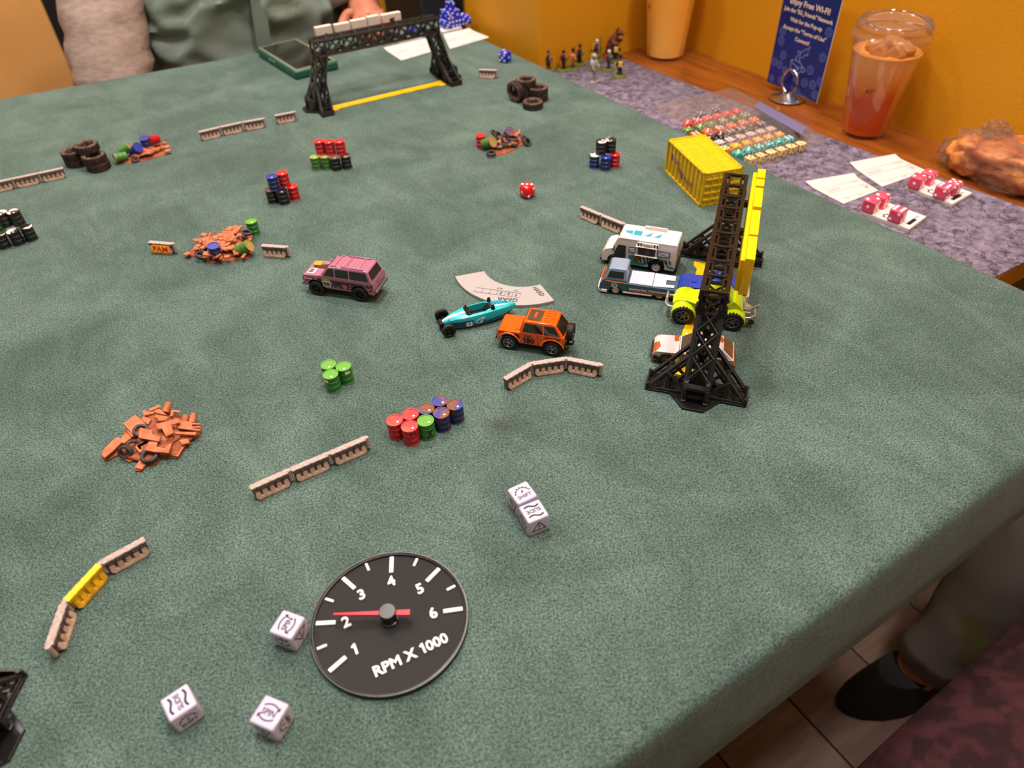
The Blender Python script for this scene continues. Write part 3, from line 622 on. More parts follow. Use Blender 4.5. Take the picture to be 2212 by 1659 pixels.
# ---------------------------------------------------------------- barriers
BCAP = mat('barrier_cap', 'b4a49e', .7, noise=(400, 4), c2='9c8c86', bump=(600, .3, .4))
BWALL = mat('barrier_wall', '4a413f', .75, noise=(260, 5), c2='6e625d', stretch=(3, 1, 1), bump=(500, .3, .4))
BBASE = mat('barrier_base', '9c7c66', .75, noise=(220, 5), c2='b8a08e', bump=(500, .3, .4))
BYEL = mat('barrier_yellow', 'e0b00c', .5, noise=(160, 4), c2='a97d10', bump=(500, .2, .3)); BYC = mat('barrier_yellow_cap', 'f4c30c', .45)
BH = 12.4; BL = 29.5
def barrier_parts():
    hl = BL / 2; ch = 4.5; out = {}
    # base skirt: flared, ends cut back towards the ground
    g = G(); sec = [(4.6, 0), (4.6, 1.6), (3.9, 2.6)]
    rings = [[Vector((-hl + ch, -4.4, 0)), Vector((hl - ch, -4.4, 0)), Vector((hl - ch, 4.4, 0)), Vector((-hl + ch, 4.4, 0))],
             [Vector((-hl + ch - .8, -4.6, 1.4)), Vector((hl - ch + .8, -4.6, 1.4)), Vector((hl - ch + .8, 4.6, 1.4)), Vector((-hl + ch - .8, 4.6, 1.4))],
             [Vector((-hl + 2.4, -4.0, 3.2)), Vector((hl - 2.4, -4.0, 3.2)), Vector((hl - 2.4, 4.0, 3.2)), Vector((-hl + 2.4, 4.0, 3.2))]]
    g.loft(rings)
    out['base'] = g
    r = []
    for i in range(5):     # buttress ribs between the four pockets
        x = -hl + 4.3 + i * (BL - 8.6) / 4; w_ = 1.9
        for s in (-1, 1): r.append(G().raw([(x - w_, s * 1.5, 3), (x + w_, s * 1.5, 3), (x + w_, s * 4.0, 3), (x - w_, s * 4.0, 3), (x - w_ * .8, s * 1.5, 7.6), (x + w_ * .8, s * 1.5, 7.6), (x + w_ * .8, s * 2.5, 7.4), (x - w_ * .8, s * 2.5, 7.4)], [(3, 2, 1, 0), (4, 5, 6, 7), (0, 1, 5, 4), (1, 2, 6, 5), (2, 3, 7, 6), (3, 0, 4, 7)]))
    out['ribs'] = r
    g = G().box((0, 0, 6.8), (BL - 3.4, 3.4, 8.4))
    for i in range(5):
        x = -hl + 4.3 + i * (BL - 8.6) / 4; g.box((x, 0, 9), (3.4, 4.9, 5.4))
    g.box((0, 0, 10.2), (BL - 2.4, 4.6, 3)); out['wall'] = g
    rg = []
    for i in range(15):
        x = -hl + .9 + (BL - 1.8) * i / 14; w_ = 2.5 + .22 * sin(i * 2.4); rg.append([Vector((x, -w_, 11.2)), Vector((x, w_, 11.2)), Vector((x, w_ * .96, BH)), Vector((x, -w_ * .96, BH))])
    out['cap'] = G().loft(rg); return out
BP = barrier_parts(); BM = {}
def barrier(p, q, label, group, yellow=False, art=None, z=BH):
    a, b = at(*p, z), at(*q, z); c = (a + b) / 2; th = ang(a, b)
    t = thing('barrier', label, 'barrier', (c.x, c.y, 0), th, group)
    def put(nm, g, m_, key, par=t, bv=.25):
        if key in BM: o = bpy.data.objects.new(nm, BM[key]); col.objects.link(o); o.parent = par; bm_ = o.modifiers.new('bevel', 'BEVEL'); bm_.width = bv * S; bm_.segments = 1
        else: o = mk(nm, g, m_, par, bevel=bv, seg=1); BM[key] = o.data
        return o
    y = 'y' if yellow else 'n'
    bs = put('base', BP['base'], BYEL if yellow else BBASE, 'b' + y); put('wall', BP['wall'], BYEL if yellow else BWALL, 'w' + y); put('cap', BP['cap'], BYC if yellow else BCAP, 'c' + y)
    for i, r in enumerate(BP['ribs']): put('rib', r, BYEL if yellow else BBASE, 'r%d' % i + y, bs)
    if 'pin' not in BM: o = mk('hinge_pin', G().lathe([(1.7, 2), (1.7, BH + .15)], 14), BCAP, t, loc=(BL / 2, 0, 0)); BM['pin'] = o.data
    else: o = bpy.data.objects.new('hinge_pin', BM['pin']); col.objects.link(o); o.parent = t; o.location = (BL / 2 * S, 0, 0)
    if art: art(t)
    return t
def chain(pts, labels, group, yellow=()):
    for i in range(len(pts) - 1): barrier(pts[i], pts[i + 1], labels[i], group, i in yellow)
chain([(535, 1055), (624.5, 1015), (710, 979), (790.5, 944.6)], ['weathered barrier at the rubble end of the straight three piece chain', 'middle barrier of the straight three piece chain near the red drums', 'weathered barrier at the drum end of the straight three piece chain'], 'straight barrier chain')
chain([(1087.7, 818.8), (1147, 784.6), (1223.7, 773.3), (1298.2, 787.7)], ['bent chain barrier beside the orange car, at the end away from the arch', 'middle barrier of the bent chain beside the orange toy car', 'barrier at the arch end of the bent chain beside the orange toy car'], 'bent barrier chain by the orange car')
chain([(314, 1162), (217, 1215), (137, 1301), (103, 1396.7)], ['grey barrier hinged to the top end of the yellow barrier', 'yellow painted barrier between two grey ones', 'grey barrier hinged to the lower end of the yellow barrier'], 'curved barrier chain with one yellow piece', (1,))
chain([(138, 361.5), (81.4, 373.6), (24.4, 385.7), (-33, 398)], ['end barrier of the row next to the loose tyre stack', 'second barrier from the tyre stack in the row beside it', 'barrier cut off by the frame in the row beside the tyre stack'], 'barrier row by the tyre stack')
chain([(427, 285), (474, 274), (522, 263.5), (570, 255)], ['barrier farthest from the far arch in the row of three on the track edge', 'middle barrier of the row of three leading to the far arch', 'barrier nearest the far arch in the row of three'], 'barrier row leading to the far arch')
barrier((591, 249.4), (637, 240.5), 'single barrier standing by itself beside the far arch foot with the yellow strip', 'single barriers')
barrier((1032, 149.4), (1074, 151), 'single barrier standing near the blue die behind the far arch', 'single barriers')
chain([(1254, 444.6), (1299, 463.4), (1349, 483.5)], ['barrier at the free end of the pair behind the white food truck', 'barrier ending against the white food truck'], 'barrier pair by the food truck')
def pam(t):
    # BAM style spray art: three red letters over a yellow patch on the side that faces the players
    s = -1 if (Matrix.Rotation(t.rotation_euler[2], 3, 'Z') @ Vector((0, -1, 0))).dot(Vector((-t.location.x, -t.location.y, 0))) > 0 else 1
    M = frame((0, s * 3.5, 7), Vector((-s, 0, 0)), Vector((0, -s * .32, 1)))
    M = frame((0, s * 3.55, 6.4), Vector((1, 0, 0)) * (1 if s < 0 else -1), Vector((0, -s * .3, 1)))
    g = G(); g.raw(*[[(x, y, 0) for x, y in ((-11, -3), (-7, -4), (0, -3.4), (7, -4), (11, -2.6), (11, 3.6), (5, 4.4), (-2, 4), (-8, 4.4), (-11.4, 3))], [tuple(range(10))]], M)
    g.v += [tuple(Vector(p) + (M.to_3x3() @ Vector((0, 0, .4)))) for p in g.v[:10]]; g.f += [tuple(range(10, 20))] + [(i, (i + 1) % 10, 10 + (i + 1) % 10, 10 + i) for i in range(10)]
    mk('graffiti_patch', g, mat('graffiti_yellow', 'f2c012', .5, noise=(160, 3), c2='e8862a'), t)
    g = G(); word(g, 'PAM', 5.4, 17, .3, M @ T(0, .4, .4)); mk('graffiti_letters', g, mat('graffiti_red', 'c81e18', .5), t)
barrier((318, 521.4), (375, 526), 'barrier sprayed with yellow and red graffiti beside the large rubble pile', 'single barriers', art=pam)
barrier((561, 528.7), (621.5, 533), 'plain single barrier beside the green drum of the large rubble pile', 'single barriers')
# ---------------------------------------------------------------- drums
DR, DHH = 6.4, 16.0
def dmat(n, c, rust=None, lid=False):
    return mat(n, c, .38, noise=(170, 3) if rust else None, c2=rust, ramp=(.5, .62), coat=.15)
DC = dict(red=('c4141c', 'a8121a'), green=('3f8a2c', '2f6f24'), blue=('1d2f78', '17245e'), black=('1b1a1d', '161518'))
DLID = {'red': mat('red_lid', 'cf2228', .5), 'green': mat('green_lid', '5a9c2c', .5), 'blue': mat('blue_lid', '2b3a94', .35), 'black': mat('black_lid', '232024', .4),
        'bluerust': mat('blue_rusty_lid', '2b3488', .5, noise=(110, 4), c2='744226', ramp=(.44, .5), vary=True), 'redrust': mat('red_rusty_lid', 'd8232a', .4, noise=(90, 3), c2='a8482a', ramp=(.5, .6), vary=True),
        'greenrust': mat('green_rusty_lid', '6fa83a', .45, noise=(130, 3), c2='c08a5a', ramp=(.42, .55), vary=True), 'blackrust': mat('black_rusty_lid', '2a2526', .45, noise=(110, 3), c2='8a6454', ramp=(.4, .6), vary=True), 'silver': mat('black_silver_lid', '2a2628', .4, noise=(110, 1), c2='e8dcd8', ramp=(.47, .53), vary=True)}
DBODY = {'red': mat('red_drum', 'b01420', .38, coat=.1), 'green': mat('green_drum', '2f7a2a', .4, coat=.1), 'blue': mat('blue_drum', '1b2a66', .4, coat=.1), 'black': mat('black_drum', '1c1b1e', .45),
         'bluerust': mat('blue_rusty_drum', '1a2458', .5, noise=(140, 4), c2='5c3324', ramp=(.5, .62)), 'greenrust': mat('green_rusty_drum', '3e7a30', .5, noise=(140, 4), c2='6c5a2c', ramp=(.5, .66))}
DM = {}
def drum_parts(t, body, lid, cap, scale=1):
    def ribs(c):
        p = [(DR - .35, 0), (DR, .15), (DR, .7), (DR - .35, .95)]
        for z in (5.1, 10.2): p += [(DR - .38, z), (DR + .02, z + .35), (DR + .02, z + .65), (DR - .38, z + 1)]
        return p + [(DR - .38, 15.0), (DR, 15.2), (DR, DHH), (DR - .7, DHH), (DR - .75, DHH - .55), (.1, DHH - .5)]
    if 'body' not in DM:
        DM['body'] = ribs(0)
    k = ('b', body)
    if k not in DM: o = mk('body', G().lathe(DM['body'], 28), DBODY[body], t, smooth=35); DM[k] = o.data
    else: o = bpy.data.objects.new('body', DM[k]); col.objects.link(o); o.parent = t
    k = ('l', lid)
    if k not in DM: o = mk('lid', G().ring([(DR - .72, DHH - .6), (DR + .06, DHH - .6), (DR + .06, DHH + .08), (DR - .72, DHH + .08)], 28).lathe([(DR - .7, DHH - .56), (DR - .7, DHH - .3)], 28), DLID[lid], t, smooth=35); DM[k] = o.data
    else: o = bpy.data.objects.new('lid', DM[k]); col.objects.link(o); o.parent = t
    k = ('c', cap)
    if k not in DM: o = mk('bung', G().lathe([(.95, DHH - .35), (.95, DHH + .1), (.75, DHH + .2)], 12, (0, -3.4, 0)), mat('bung_white', 'eee6e2', .4) if cap else CHROME, t); DM[k] = o.data
    else: o = bpy.data.objects.new('bung', DM[k]); col.objects.link(o); o.parent = t
    return t
def mk_label(t, F_): mk('paper_label', G().raw([(-2.2, -1.2, -.3), (2.2, -1.2, -.3), (2.2, 1.2, -.3), (-2.2, 1.2, -.3), (-2.2, -1.2, 0), (2.2, -1.2, 0), (2.2, 1.2, 0), (-2.2, 1.2, 0)], [(3, 2, 1, 0), (4, 5, 6, 7), (0, 1, 5, 4), (1, 2, 6, 5), (2, 3, 7, 6), (3, 0, 4, 7)], F_(12.8)), mat('drum_paper', 'e0d8d4', .5), t)
def mk_text(t, F_): g = G(); word(g, 'U S', 2.4, 5.5, .2, F_(12.8)); mk('stencil', g, INK, t)
def mk_cross(t, F_):
    g = G(); M = F_(7); stroke(g, [(-2.2, -4.4), (2.2, 4)], .8, M, .25); stroke(g, [(2.2, -4.2), (-2.2, 4.2)], .8, M, .25); mk('painted_cross', g, INK, t)
MARKS = {'green drum with a small white label below its rim, among three green drums': (mk_label, .3), 'green drum with a worn white patch on its side, among three green drums': (mk_label, -.9), 'red drum with black stencilled letters next to the lone green drum': (mk_text, .3), 'single green oil drum between red and rusty blue drums': (mk_cross, .3)}
def cluster(items, group, rz0=0):
    """items: (px, py, layer, body, lid, label); the pixel is the middle of the lid"""
    P = [at(x, y, DHH * (l + 1)) for x, y, l, *_ in items]
    for k in range(60):
        for i in range(len(P)):
            for j in range(i):
                if items[i][2] != items[j][2]: continue
                d = P[i] - P[j]; d.z = 0; L = d.length; e = 2 * DR + .25 - L
                if e > 0: d *= e / 2 / max(L, .01); P[i] += d; P[j] -= d
    for p, (x, y, l, body, lid, label) in zip(P, items):
        t = thing('oil_drum', label, 'drum', (p.x, p.y, DHH * l), ang((0, 0), p) + rz0 - pi / 2, group); drum_parts(t, body, lid, 1)
        if label in MARKS:
            a = -pi / 2 - rz0 + MARKS[label][1]; n = Vector((cos(a), sin(a), 0)); MARKS[label][0](t, lambda z, r=DR: frame(n * (r + .05) + Vector((0, 0, z)), Vector((0, 0, 1)).cross(n), Vector((0, 0, 1))))
G3 = 'bright green oil drum in the group of three green drums'
cluster([(710, 788, 0, 'green', 'green', 'plain green drum without label in the group of three green drums'), (741, 790.8, 0, 'green', 'green', 'green drum with a small white label below its rim, among three green drums'), (713.6, 807, 0, 'green', 'green', 'green drum with a worn white patch on its side, among three green drums')], 'three green drums')
RD = 'red oil drum in the long drum row, beside the lone green one'; BD = 'dark blue oil drum with rusty lid in the long row of drums'
cluster([(854, 906.7, 0, 'red', 'redrust', 'red drum at the outer end of the long drum row, farthest from the blue drums'), (887.7, 894.5, 0, 'red', 'redrust', 'red drum in the long row that touches a rusty blue drum'), (885, 919.4, 0, 'red', 'redrust', 'red drum with black stencilled letters next to the lone green drum'), (918.7, 907, 0, 'green', 'green', 'single green oil drum between red and rusty blue drums'),
         (920, 883.5, 0, 'bluerust', 'bluerust', 'rusty blue drum touching a red drum in the long row'), (953, 890.6, 0, 'bluerust', 'bluerust', 'rusty blue drum touching the lone green drum'), (948, 867, 0, 'bluerust', 'bluerust', 'rusty blue drum at the row end, with the bluer lid'), (981, 874, 0, 'bluerust', 'bluerust', 'rusty blue drum at the outer corner of the long row')], 'long double row of drums', .7)
cluster([(583.5, 409, 0, 'black', 'blackrust', 'black drum without lettering under the blue drum of the five drum stack'), (608, 411.6, 0, 'black', 'black', 'black drum standing between a black and a red one under the blue drum'), (630.5, 402, 0, 'red', 'red', 'red drum on the ground beside two black drums'),
         (587, 380.5, 1, 'blue', 'blue', 'blue drum standing on top of two black drums'), (608.8, 373.4, 1, 'red', 'red', 'red drum standing on top next to the blue drum')], 'stack of five drums')
cluster([(680.5, 338, 0, 'greenrust', 'greenrust', 'green drum with rusty lid under the three red drums'), (701, 337, 0, 'greenrust', 'greenrust', 'green drum with rusty lid under the three red drums'), (723.4, 339.3, 0, 'black', 'blackrust', 'black drum under the three red drums'), (744.5, 335.8, 0, 'black', 'blackrust', 'black drum under the three red drums'),
         (688.7, 304.7, 1, 'red', 'red', 'red drum in the row of three on top of green and black drums'), (709.8, 305.3, 1, 'red', 'red', 'red drum in the row of three on top of green and black drums'), (732.8, 304.7, 1, 'red', 'red', 'red drum in the row of three on top of green and black drums')], 'stack of seven drums')
cluster([(1284.5, 334, 0, 'blue', 'silver', 'blue drum with pale lid under two silver topped black drums'), (1309, 338.8, 0, 'blue', 'blue', 'blue drum with blue lid under two silver topped black drums'), (1329, 332.8, 0, 'red', 'red', 'red drum under two silver topped black drums near the container'),
         (1299, 304.4, 1, 'black', 'silver', 'black drum with silver lid on top of blue and red drums'), (1320.4, 301, 1, 'black', 'silver', 'black drum with silver lid on top of blue and red drums')], 'stack of five drums near the container')
KD = 'black oil drum on the ground in the all black stack cut by the frame'; KU = 'black oil drum in the upper layer of the all black stack'
cluster([(-4, 506, 0, 'black', 'silver', KD), (27, 498.7, 0, 'black', 'silver', KD), (55, 489.7, 0, 'black', 'silver', KD), (-10, 480, 0, 'green', 'green', 'green drum hidden behind the all black drum stack'), (2, 459, 1, 'black', 'silver', KU), (27, 456.5, 1, 'black', 'silver', KU)], 'black drum stack')
# ---------------------------------------------------------------- tyres
TYRE = mat('weathered_tyre', '241d1a', .7, noise=(200, 4), c2='4d3a2e', ramp=(.45, .75)); TRIM = mat('tyre_wall', '3d2f28', .7, noise=(260, 3), c2='8a6850', ramp=(.45, .75))
TM = {}
def tyre(label, group, c, r=14.5, h=9.6, tilt=None, M=None, parent=None, name='tyre', tm=None, sm=None):
    t = thing(name, label, 'tyre', c, rnd.random() * 6, group)
    if tilt: t.rotation_euler[0] = tilt[0]; t.rotation_euler[1] = tilt[1]
    k = (r, h)
    if k not in TM:
        g = G().ring([(r * .62, h * .12), (r * .72, 0), (r * .93, .3), (r * .96, h * .15), (r * .96, h * .85), (r * .93, h - .3), (r * .72, h), (r * .62, h * .88), (r * .6, h * .5)], 36)
        o = mk('sidewall', g, TRIM, t, smooth=40); g = G(); n = 26
        for i in range(n):
            for s in (-1, 1): g.box((r * .965, 0, h / 2 + s * h * .22), (r * .09, r * .16, h * .36), Matrix.Rotation(2 * pi * (i + (s > 0) * .5) / n, 4, 'Z'))
        p = mk('tread', g, TYRE, t); TM[k] = (o.data, p.data)
    else:
        for nm, d in zip(('sidewall', 'tread'), TM[k]): o = bpy.data.objects.new(nm, d); col.objects.link(o); o.parent = t
    return t
gr = 'tyre heap next to the scrap with green drums'
p1, p2 = at(200, 332, 20), at(154.5, 322.5, 20); d = (p1 - p2); L = d.length
if L < 30: d *= (30.2 - L) / 2 / L; p1 += d; p2 -= d
tyre('bottom tyre of the two tyre pile carrying the top tyre', gr, (p1.x + .5, p1.y - .6, 0)); tyre('upper tyre of the pile nearer the scrap heap', gr, (p1.x, p1.y, 9.7))
tyre('bottom tyre of the pile nearer the barrier row', gr, (p2.x, p2.y, 0)); tyre('upper tyre of the pile nearer the barrier row', gr, (p2.x, p2.y, 9.7))
p3 = at(184, 310, 29); tyre('single tyre lying across both piles of worn tyres', gr, (p3.x, p3.y, 19.4))
gr = 'tyre heap with small drums near the blue die'
q1 = at(1151, 217, 10); tyre('low single tyre lying in front of the tyre heap with small drums', gr, (q1.x, q1.y, 0))
q2 = at(1160, 188.6, 20); d = Vector((q2.x - q1.x, q2.y - q1.y, 0)); 
if d.length < 29.6: q2 += d.normalized() * (29.6 - d.length)
tyre('bottom tyre behind the small green drum of the heap', gr, (q2.x, q2.y, 0)); tyre('upper tyre behind the small green drum of the heap', gr, (q2.x, q2.y, 9.7))
q3 = at(1136, 169, 29)
for k in range(3): tyre(['lowest', 'middle', 'topmost'][k] + ' tyre of the tall pile in the heap with small drums', gr, (q3.x - 3 * (k < 2), q3.y + 2 * (k < 2), 9.7 * k))
t = tyre('tyre leaning upright against the tall pile near the blue die', gr, (q3.x - 24, q3.y - 2, 14.4)); t.rotation_euler = (0, radians(84), radians(10))
def small_drum(x, y, z0, body, lid, label, group, sc=.72, M=None):
    p = at(x, y, DHH * sc + z0); t = thing('oil_drum', label, 'drum', (p.x, p.y, z0), 0, group); drum_parts(t, body, lid, 1); t.scale = (sc,) * 3; return t
small_drum(1128, 194, 0, 'red', 'redrust', 'small dark red drum squeezed between the tyres', gr, .68); small_drum(1174, 204, 0, 'green', 'green', 'small green drum beside the low single tyre', gr, .62)
# ---------------------------------------------------------------- rubble piles
RUST = mat('rust_orange', 'ab5c36', .7, noise=(140, 4), c2='bd7450', bump=(400, .3, .4)); RUSTD = mat('rust_brown', '7c3d20', .75, noise=(160, 4), c2='99512c', bump=(400, .4, .5))
RIB = layered(mat('rust_ribbed', 'b06440', .7, noise=(140, 3), c2='c07a58'), 420, .6, 'DIAGONAL', .5)
JT = mat('scrap_tyre', '2b2427', .65, noise=(300, 3), c2='4a4044')
def zc(x, y): return (180 + x / 6.9125, 830 + y / 6.9125)
o0 = at(*zc(1000, 800), 0)
t = thing('scrap_pile', 'rust orange heap of flat scrap plates with small black tyres', 'scrap pile', o0)
def pplate(name, pts, z, thick, m_, par, zf, org, slope=0, bv=.25):
    P = [at(*zf(x, y), z) - org for x, y in pts]
    g = G().prism([(p.x, p.y) for p in P], z - thick, z)
    c = sum(P, Vector()) / len(P); c.z = z
    if slope:
        ax = Vector((cos(slope[1]), sin(slope[1]), 0)); g.xf(Matrix.Translation(c) @ Matrix.Rotation(radians(slope[0]), 4, ax) @ Matrix.Translation(-c))
    return mk(name, g, m_, par, bevel=bv, seg=1)
outline = [(280, 1090), (330, 1135), (560, 1030), (600, 1120), (680, 1165), (780, 1110), (850, 1130), (770, 1290), (870, 1290), (930, 1210), (1080, 1190), (1160, 1080), (1410, 1100), (1520, 920), (1610, 880), (1560, 830), (1700, 780), (1760, 690), (1750, 600), (1650, 540), (1450, 470), (1300, 430), (1110, 360), (900, 460), (640, 640), (560, 800), (440, 820), (300, 990)]
pplate('base', outline, 1.6, 1.6, RUSTD, t, zc, o0)
inner = [(560, 960), (660, 1090), (900, 1150), (1150, 1040), (1400, 1060), (1500, 880), (1680, 760), (1640, 580), (1380, 480), (1120, 420), (900, 500), (660, 680)]
pplate('mound', inner, 4, 3, RUSTD, t, zc, o0, bv=1)
cc = Vector((1080, 800)); pplate('mound', [(cc.x + (x - cc.x) * .62, cc.y + (y - cc.y) * .62) for x, y in inner], 6.5, 3.5, RUSTD, t, zc, o0, bv=1)
PL = [([(600, 605), (780, 460), (960, 610), (890, 680), (760, 770)], 8, RUST, (8, 1)), ([(840, 640), (1030, 680), (1030, 740), (1150, 780), (1130, 850), (820, 795)], 10.5, RIB, 0),
      ([(980, 850), (1110, 860), (1090, 930), (1210, 950), (1270, 900), (1320, 880), (1270, 1025), (1050, 1005), (915, 980)], 9, RIB, 0), ([(1075, 590), (1420, 505), (1440, 565), (1310, 605), (1350, 720), (1230, 775), (1170, 660), (1110, 670)], 11.5, RIB, 0),
      ([(1040, 480), (1080, 430), (1275, 490), (1235, 555), (1120, 550), (1100, 500)], 10.5, RUST, (-10, 0)), ([(880, 395), (920, 380), (960, 410), (1040, 385), (1060, 420), (900, 470)], 6, RUST, (6, 1)), ([(970, 370), (1100, 315), (1120, 350), (990, 400)], 7, RUST, 0),
      ([(1040, 400), (1130, 360), (1250, 460), (1090, 430)], 9, RUST, 0), ([(1310, 375), (1450, 395), (1440, 425), (1350, 410), (1330, 480), (1290, 470)], 6.5, RUST, 0), ([(1370, 560), (1440, 540), (1610, 560), (1620, 575), (1745, 580), (1745, 600), (1620, 600), (1620, 625), (1740, 630), (1740, 645), (1620, 650), (1750, 675), (1730, 695), (1410, 655)], 8, RUST, 0),
      ([(1350, 700), (1690, 710), (1670, 755), (1370, 740)], 7.5, RUST, 0), ([(1430, 830), (1560, 805), (1590, 865), (1470, 905)], 5.5, RUST, (8, 2)), ([(1090, 900), (1200, 880), (1320, 900), (1270, 1000), (1110, 980)], 5, RUST, 0), ([(1300, 880), (1520, 900), (1410, 1075), (1270, 1050)], 3.4, RUST, 0),
      ([(285, 1000), (430, 830), (500, 770), (560, 800), (560, 860), (450, 990), (320, 1110), (280, 1070)], 5.5, RIB, (6, 2)), ([(560, 800), (640, 700), (740, 760), (620, 880), (570, 880)], 6, RUST, (8, 2)), ([(770, 930), (940, 840), (960, 880), (860, 930), (880, 1000), (830, 1020)], 6.5, RUST, 0),
      ([(760, 1240), (850, 1110), (880, 1130), (930, 1190), (870, 1270)], 3, RUST, 0), ([(1170, 760), (1340, 770), (1310, 820), (1210, 850), (1160, 800)], 7, RUST, (-8, 1)), ([(1100, 300), (1160, 310), (1150, 350), (1090, 340)], 5.5, RUST, 0), ([(900, 480), (1010, 520), (960, 590), (870, 540)], 6.5, RUST, (10, 0)), ([(640, 690), (720, 660), (780, 740), (720, 790)], 7, RUST, 0)]
for pts, z, m_, sl in PL: pplate('scrap_plate', pts, z, 1.5, m_, t, zc, o0, sl)
def jtyre(par, c, r, h, rx=0, ry=0, rz=0, m_=None):
    M = Matrix.Translation(c) @ Matrix.Rotation(rz, 4, 'Z') @ Matrix.Rotation(rx, 4, 'X') @ Matrix.Rotation(ry, 4, 'Y')
    g = G().ring([(r * .62, -h * .38), (r * .75, -h / 2), (r * .95, -h * .4), (r, -h * .2), (r, h * .2), (r * .95, h * .4), (r * .75, h / 2), (r * .62, h * .38)], 22, M); return mk('tyre', g, m_ or JT, par, smooth=40)
for x, y, z, r, h, rx, rz in [(990, 1075, 5, 6.6, 4.6, .12, 0), (750, 940, 6, 5.8, 3.6, .75, .5), (630, 1010, 6, 5.6, 4.6, 1.25, -.5), (860, 690, 9, 6, 3, .3, .6)]: jtyre(t, at(*zc(x, y), z) - o0, r, h, rx, 0, rz)
for x, y, z, L, m_ in [(1255, 360, 6, 10, RUST), (1640, 520, 6, 9, RUST), (1530, 520, 5, 6, RUST)]:
    p = at(*zc(x, y), z) - o0; mk('pipe', G().cyl(p + Vector((-L / 4, -L / 3, -1)), p + Vector((L / 4, L / 3, 2)), 2.6, n=14), m_, t, bevel=.3)
# looser heaps farther off: outline in pixels, random plates inside it
def heap(label, outline, n, peak, seed, zf=lambda x, y: (x, y)):
    rn = random.Random(seed); P = [at(*zf(x, y), 1) for x, y in outline]; c = sum(P, Vector()) / len(P); c.z = 0
    t = thing('scrap_pile', label, 'scrap pile', c); Q = [(p.x - c.x, p.y - c.y) for p in P]
    for k, z in ((.86, 1.5), (.66, peak * .45), (.42, peak * .75)):
        o = mk('base' if k > .8 else 'mound', G().loft([[Vector((x * k, y * k, 0 if k > .8 else z * .4)) for x, y in Q], [Vector((x * k * .94, y * k * .94, z)) for x, y in Q]]), RUSTD, t, bevel=.5)
    for i in range(n):
        a, b = rn.choice(Q), rn.choice(Q); u = rn.random() * .5; p = Vector(((a[0] * (1 - u) + b[0] * u), (a[1] * (1 - u) + b[1] * u), 0)) * rn.uniform(.15, .95)
        edge = max(hypot(*q) for q in Q); rr = min(1, p.length / edge); z = 1.6 + peak * (1 - rr) + rn.random() * 1.2
        s = rn.uniform(3, 6.5); kind = rn.randrange(4)
        poly = [[(-1, -.5), (1, -.5), (1, .5), (-1, .5)], [(-1, -.6), (.3, -.7), (1, 0), (.4, .6), (-.8, .5)], [(-1, -.6), (1, -.6), (1, -.1), (.1, -.1), (.1, .7), (-1, .7)], [(-.7, -.7), (.8, -.5), (.6, .7), (-.5, .6)]][kind]
        M = Matrix.Translation((p.x, p.y, z)) @ Matrix.Rotation(rn.random() * 6.28, 4, 'Z') @ Matrix.Rotation(rn.uniform(-.5, .5), 4, 'X') @ Matrix.Rotation(rn.uniform(-.3, .3), 4, 'Y')
        mk('scrap_plate', G().prism([(x * s, y * s) for x, y in poly], -.8, .8, M), rn.choice((RUST, RUST, RIB)), t, bevel=.2, seg=1)
    return t, c
def pdrum(t, c, px, z, body, rx, rz, sc=1.0, zf=lambda x, y: (x, y)):
    p = at(*zf(*px), z) - c; h = DHH * sc; r = DR * sc
    M = Matrix.Translation(p) @ Matrix.Rotation(rz, 4, 'Z') @ Matrix.Rotation(rx, 4, 'X') @ Matrix.Scale(sc, 4) @ Matrix.Translation((0, 0, -DHH / 2))
    if 'body' not in DM: drum_parts(thing('x', None, None), 'red', 'red', 1)
    o = mk('drum', G().lathe(DM['body'], 24, M=M), DBODY[body], t, smooth=35)
    mk('lid', G().ring([(DR - .72, DHH - .6), (DR + .06, DHH - .6), (DR + .06, DHH + .08), (DR - .72, DHH + .08)], 24, M).lathe([(DR - .7, DHH - .5), (DR - .7, DHH - .3)], 24, M=M), DLID.get(body, DLID['green']), o, smooth=35); return o
def zp(x, y): return (300 + x / 6.144, 440 + y / 6.144)
t, c = heap('large rust orange rubble pile with a leaning green drum and a blue drum', [(545, 710), (760, 720), (880, 800), (970, 810), (1060, 790), (1220, 795), (1390, 750), (1500, 755), (1560, 690), (1540, 560), (1500, 470), (1400, 330), (1340, 300), (1200, 300), (980, 370), (780, 520), (600, 610)], 84, 11, 3, zp)
pdrum(t, c, (1010, 640), 9, 'blue', .12, .4, 1, zp); pdrum(t, c, (1395, 590), 9, 'greenrust', 1.1, .95, 1, zp)
for x, y, z, rx in [(820, 690, 5, .5), (885, 650, 5, .9), (1430, 430, 6, .15), (1430, 390, 9, .2)]: jtyre(t, at(*zp(x, y), z) - c, 5.6, 4, rx, 0, 1)
p = at(542, 477.4, DHH); dt = thing('oil_drum', 'bright green drum standing behind the large rubble pile', 'drum', (p.x, p.y, 0), 0); drum_parts(dt, 'green', 'green', 1)
def zq(x, y): return (x / 5.53, 260 + y / 5.53)
t, c = heap('orange scrap heap with tumbled green, blue and red drums', [(1360, 500), (1500, 540), (1600, 500), (1700, 500), (1830, 450), (1900, 445), (2035, 400), (2000, 350), (1980, 240), (1900, 235), (1750, 300), (1500, 400)], 40, 5, 8, zq)
pdrum(t, c, (1440, 440), 7, 'greenrust', 1.45, -1.9 + .5, .95, zq); pdrum(t, c, (1500, 345), 11, 'greenrust', 1.2, 1.2, .95, zq); pdrum(t, c, (1620, 350), 11, 'blue', 1.0, .6, 1, zq); pdrum(t, c, (1745, 280), 11, 'blue', .1, 0, 1, zq); pdrum(t, c, (1830, 230), 11, 'red', 1.3, -1, .9, zq)
jtyre(t, at(*zq(1610, 460), 4) - c, 5, 3.4, .7, 0, 0)
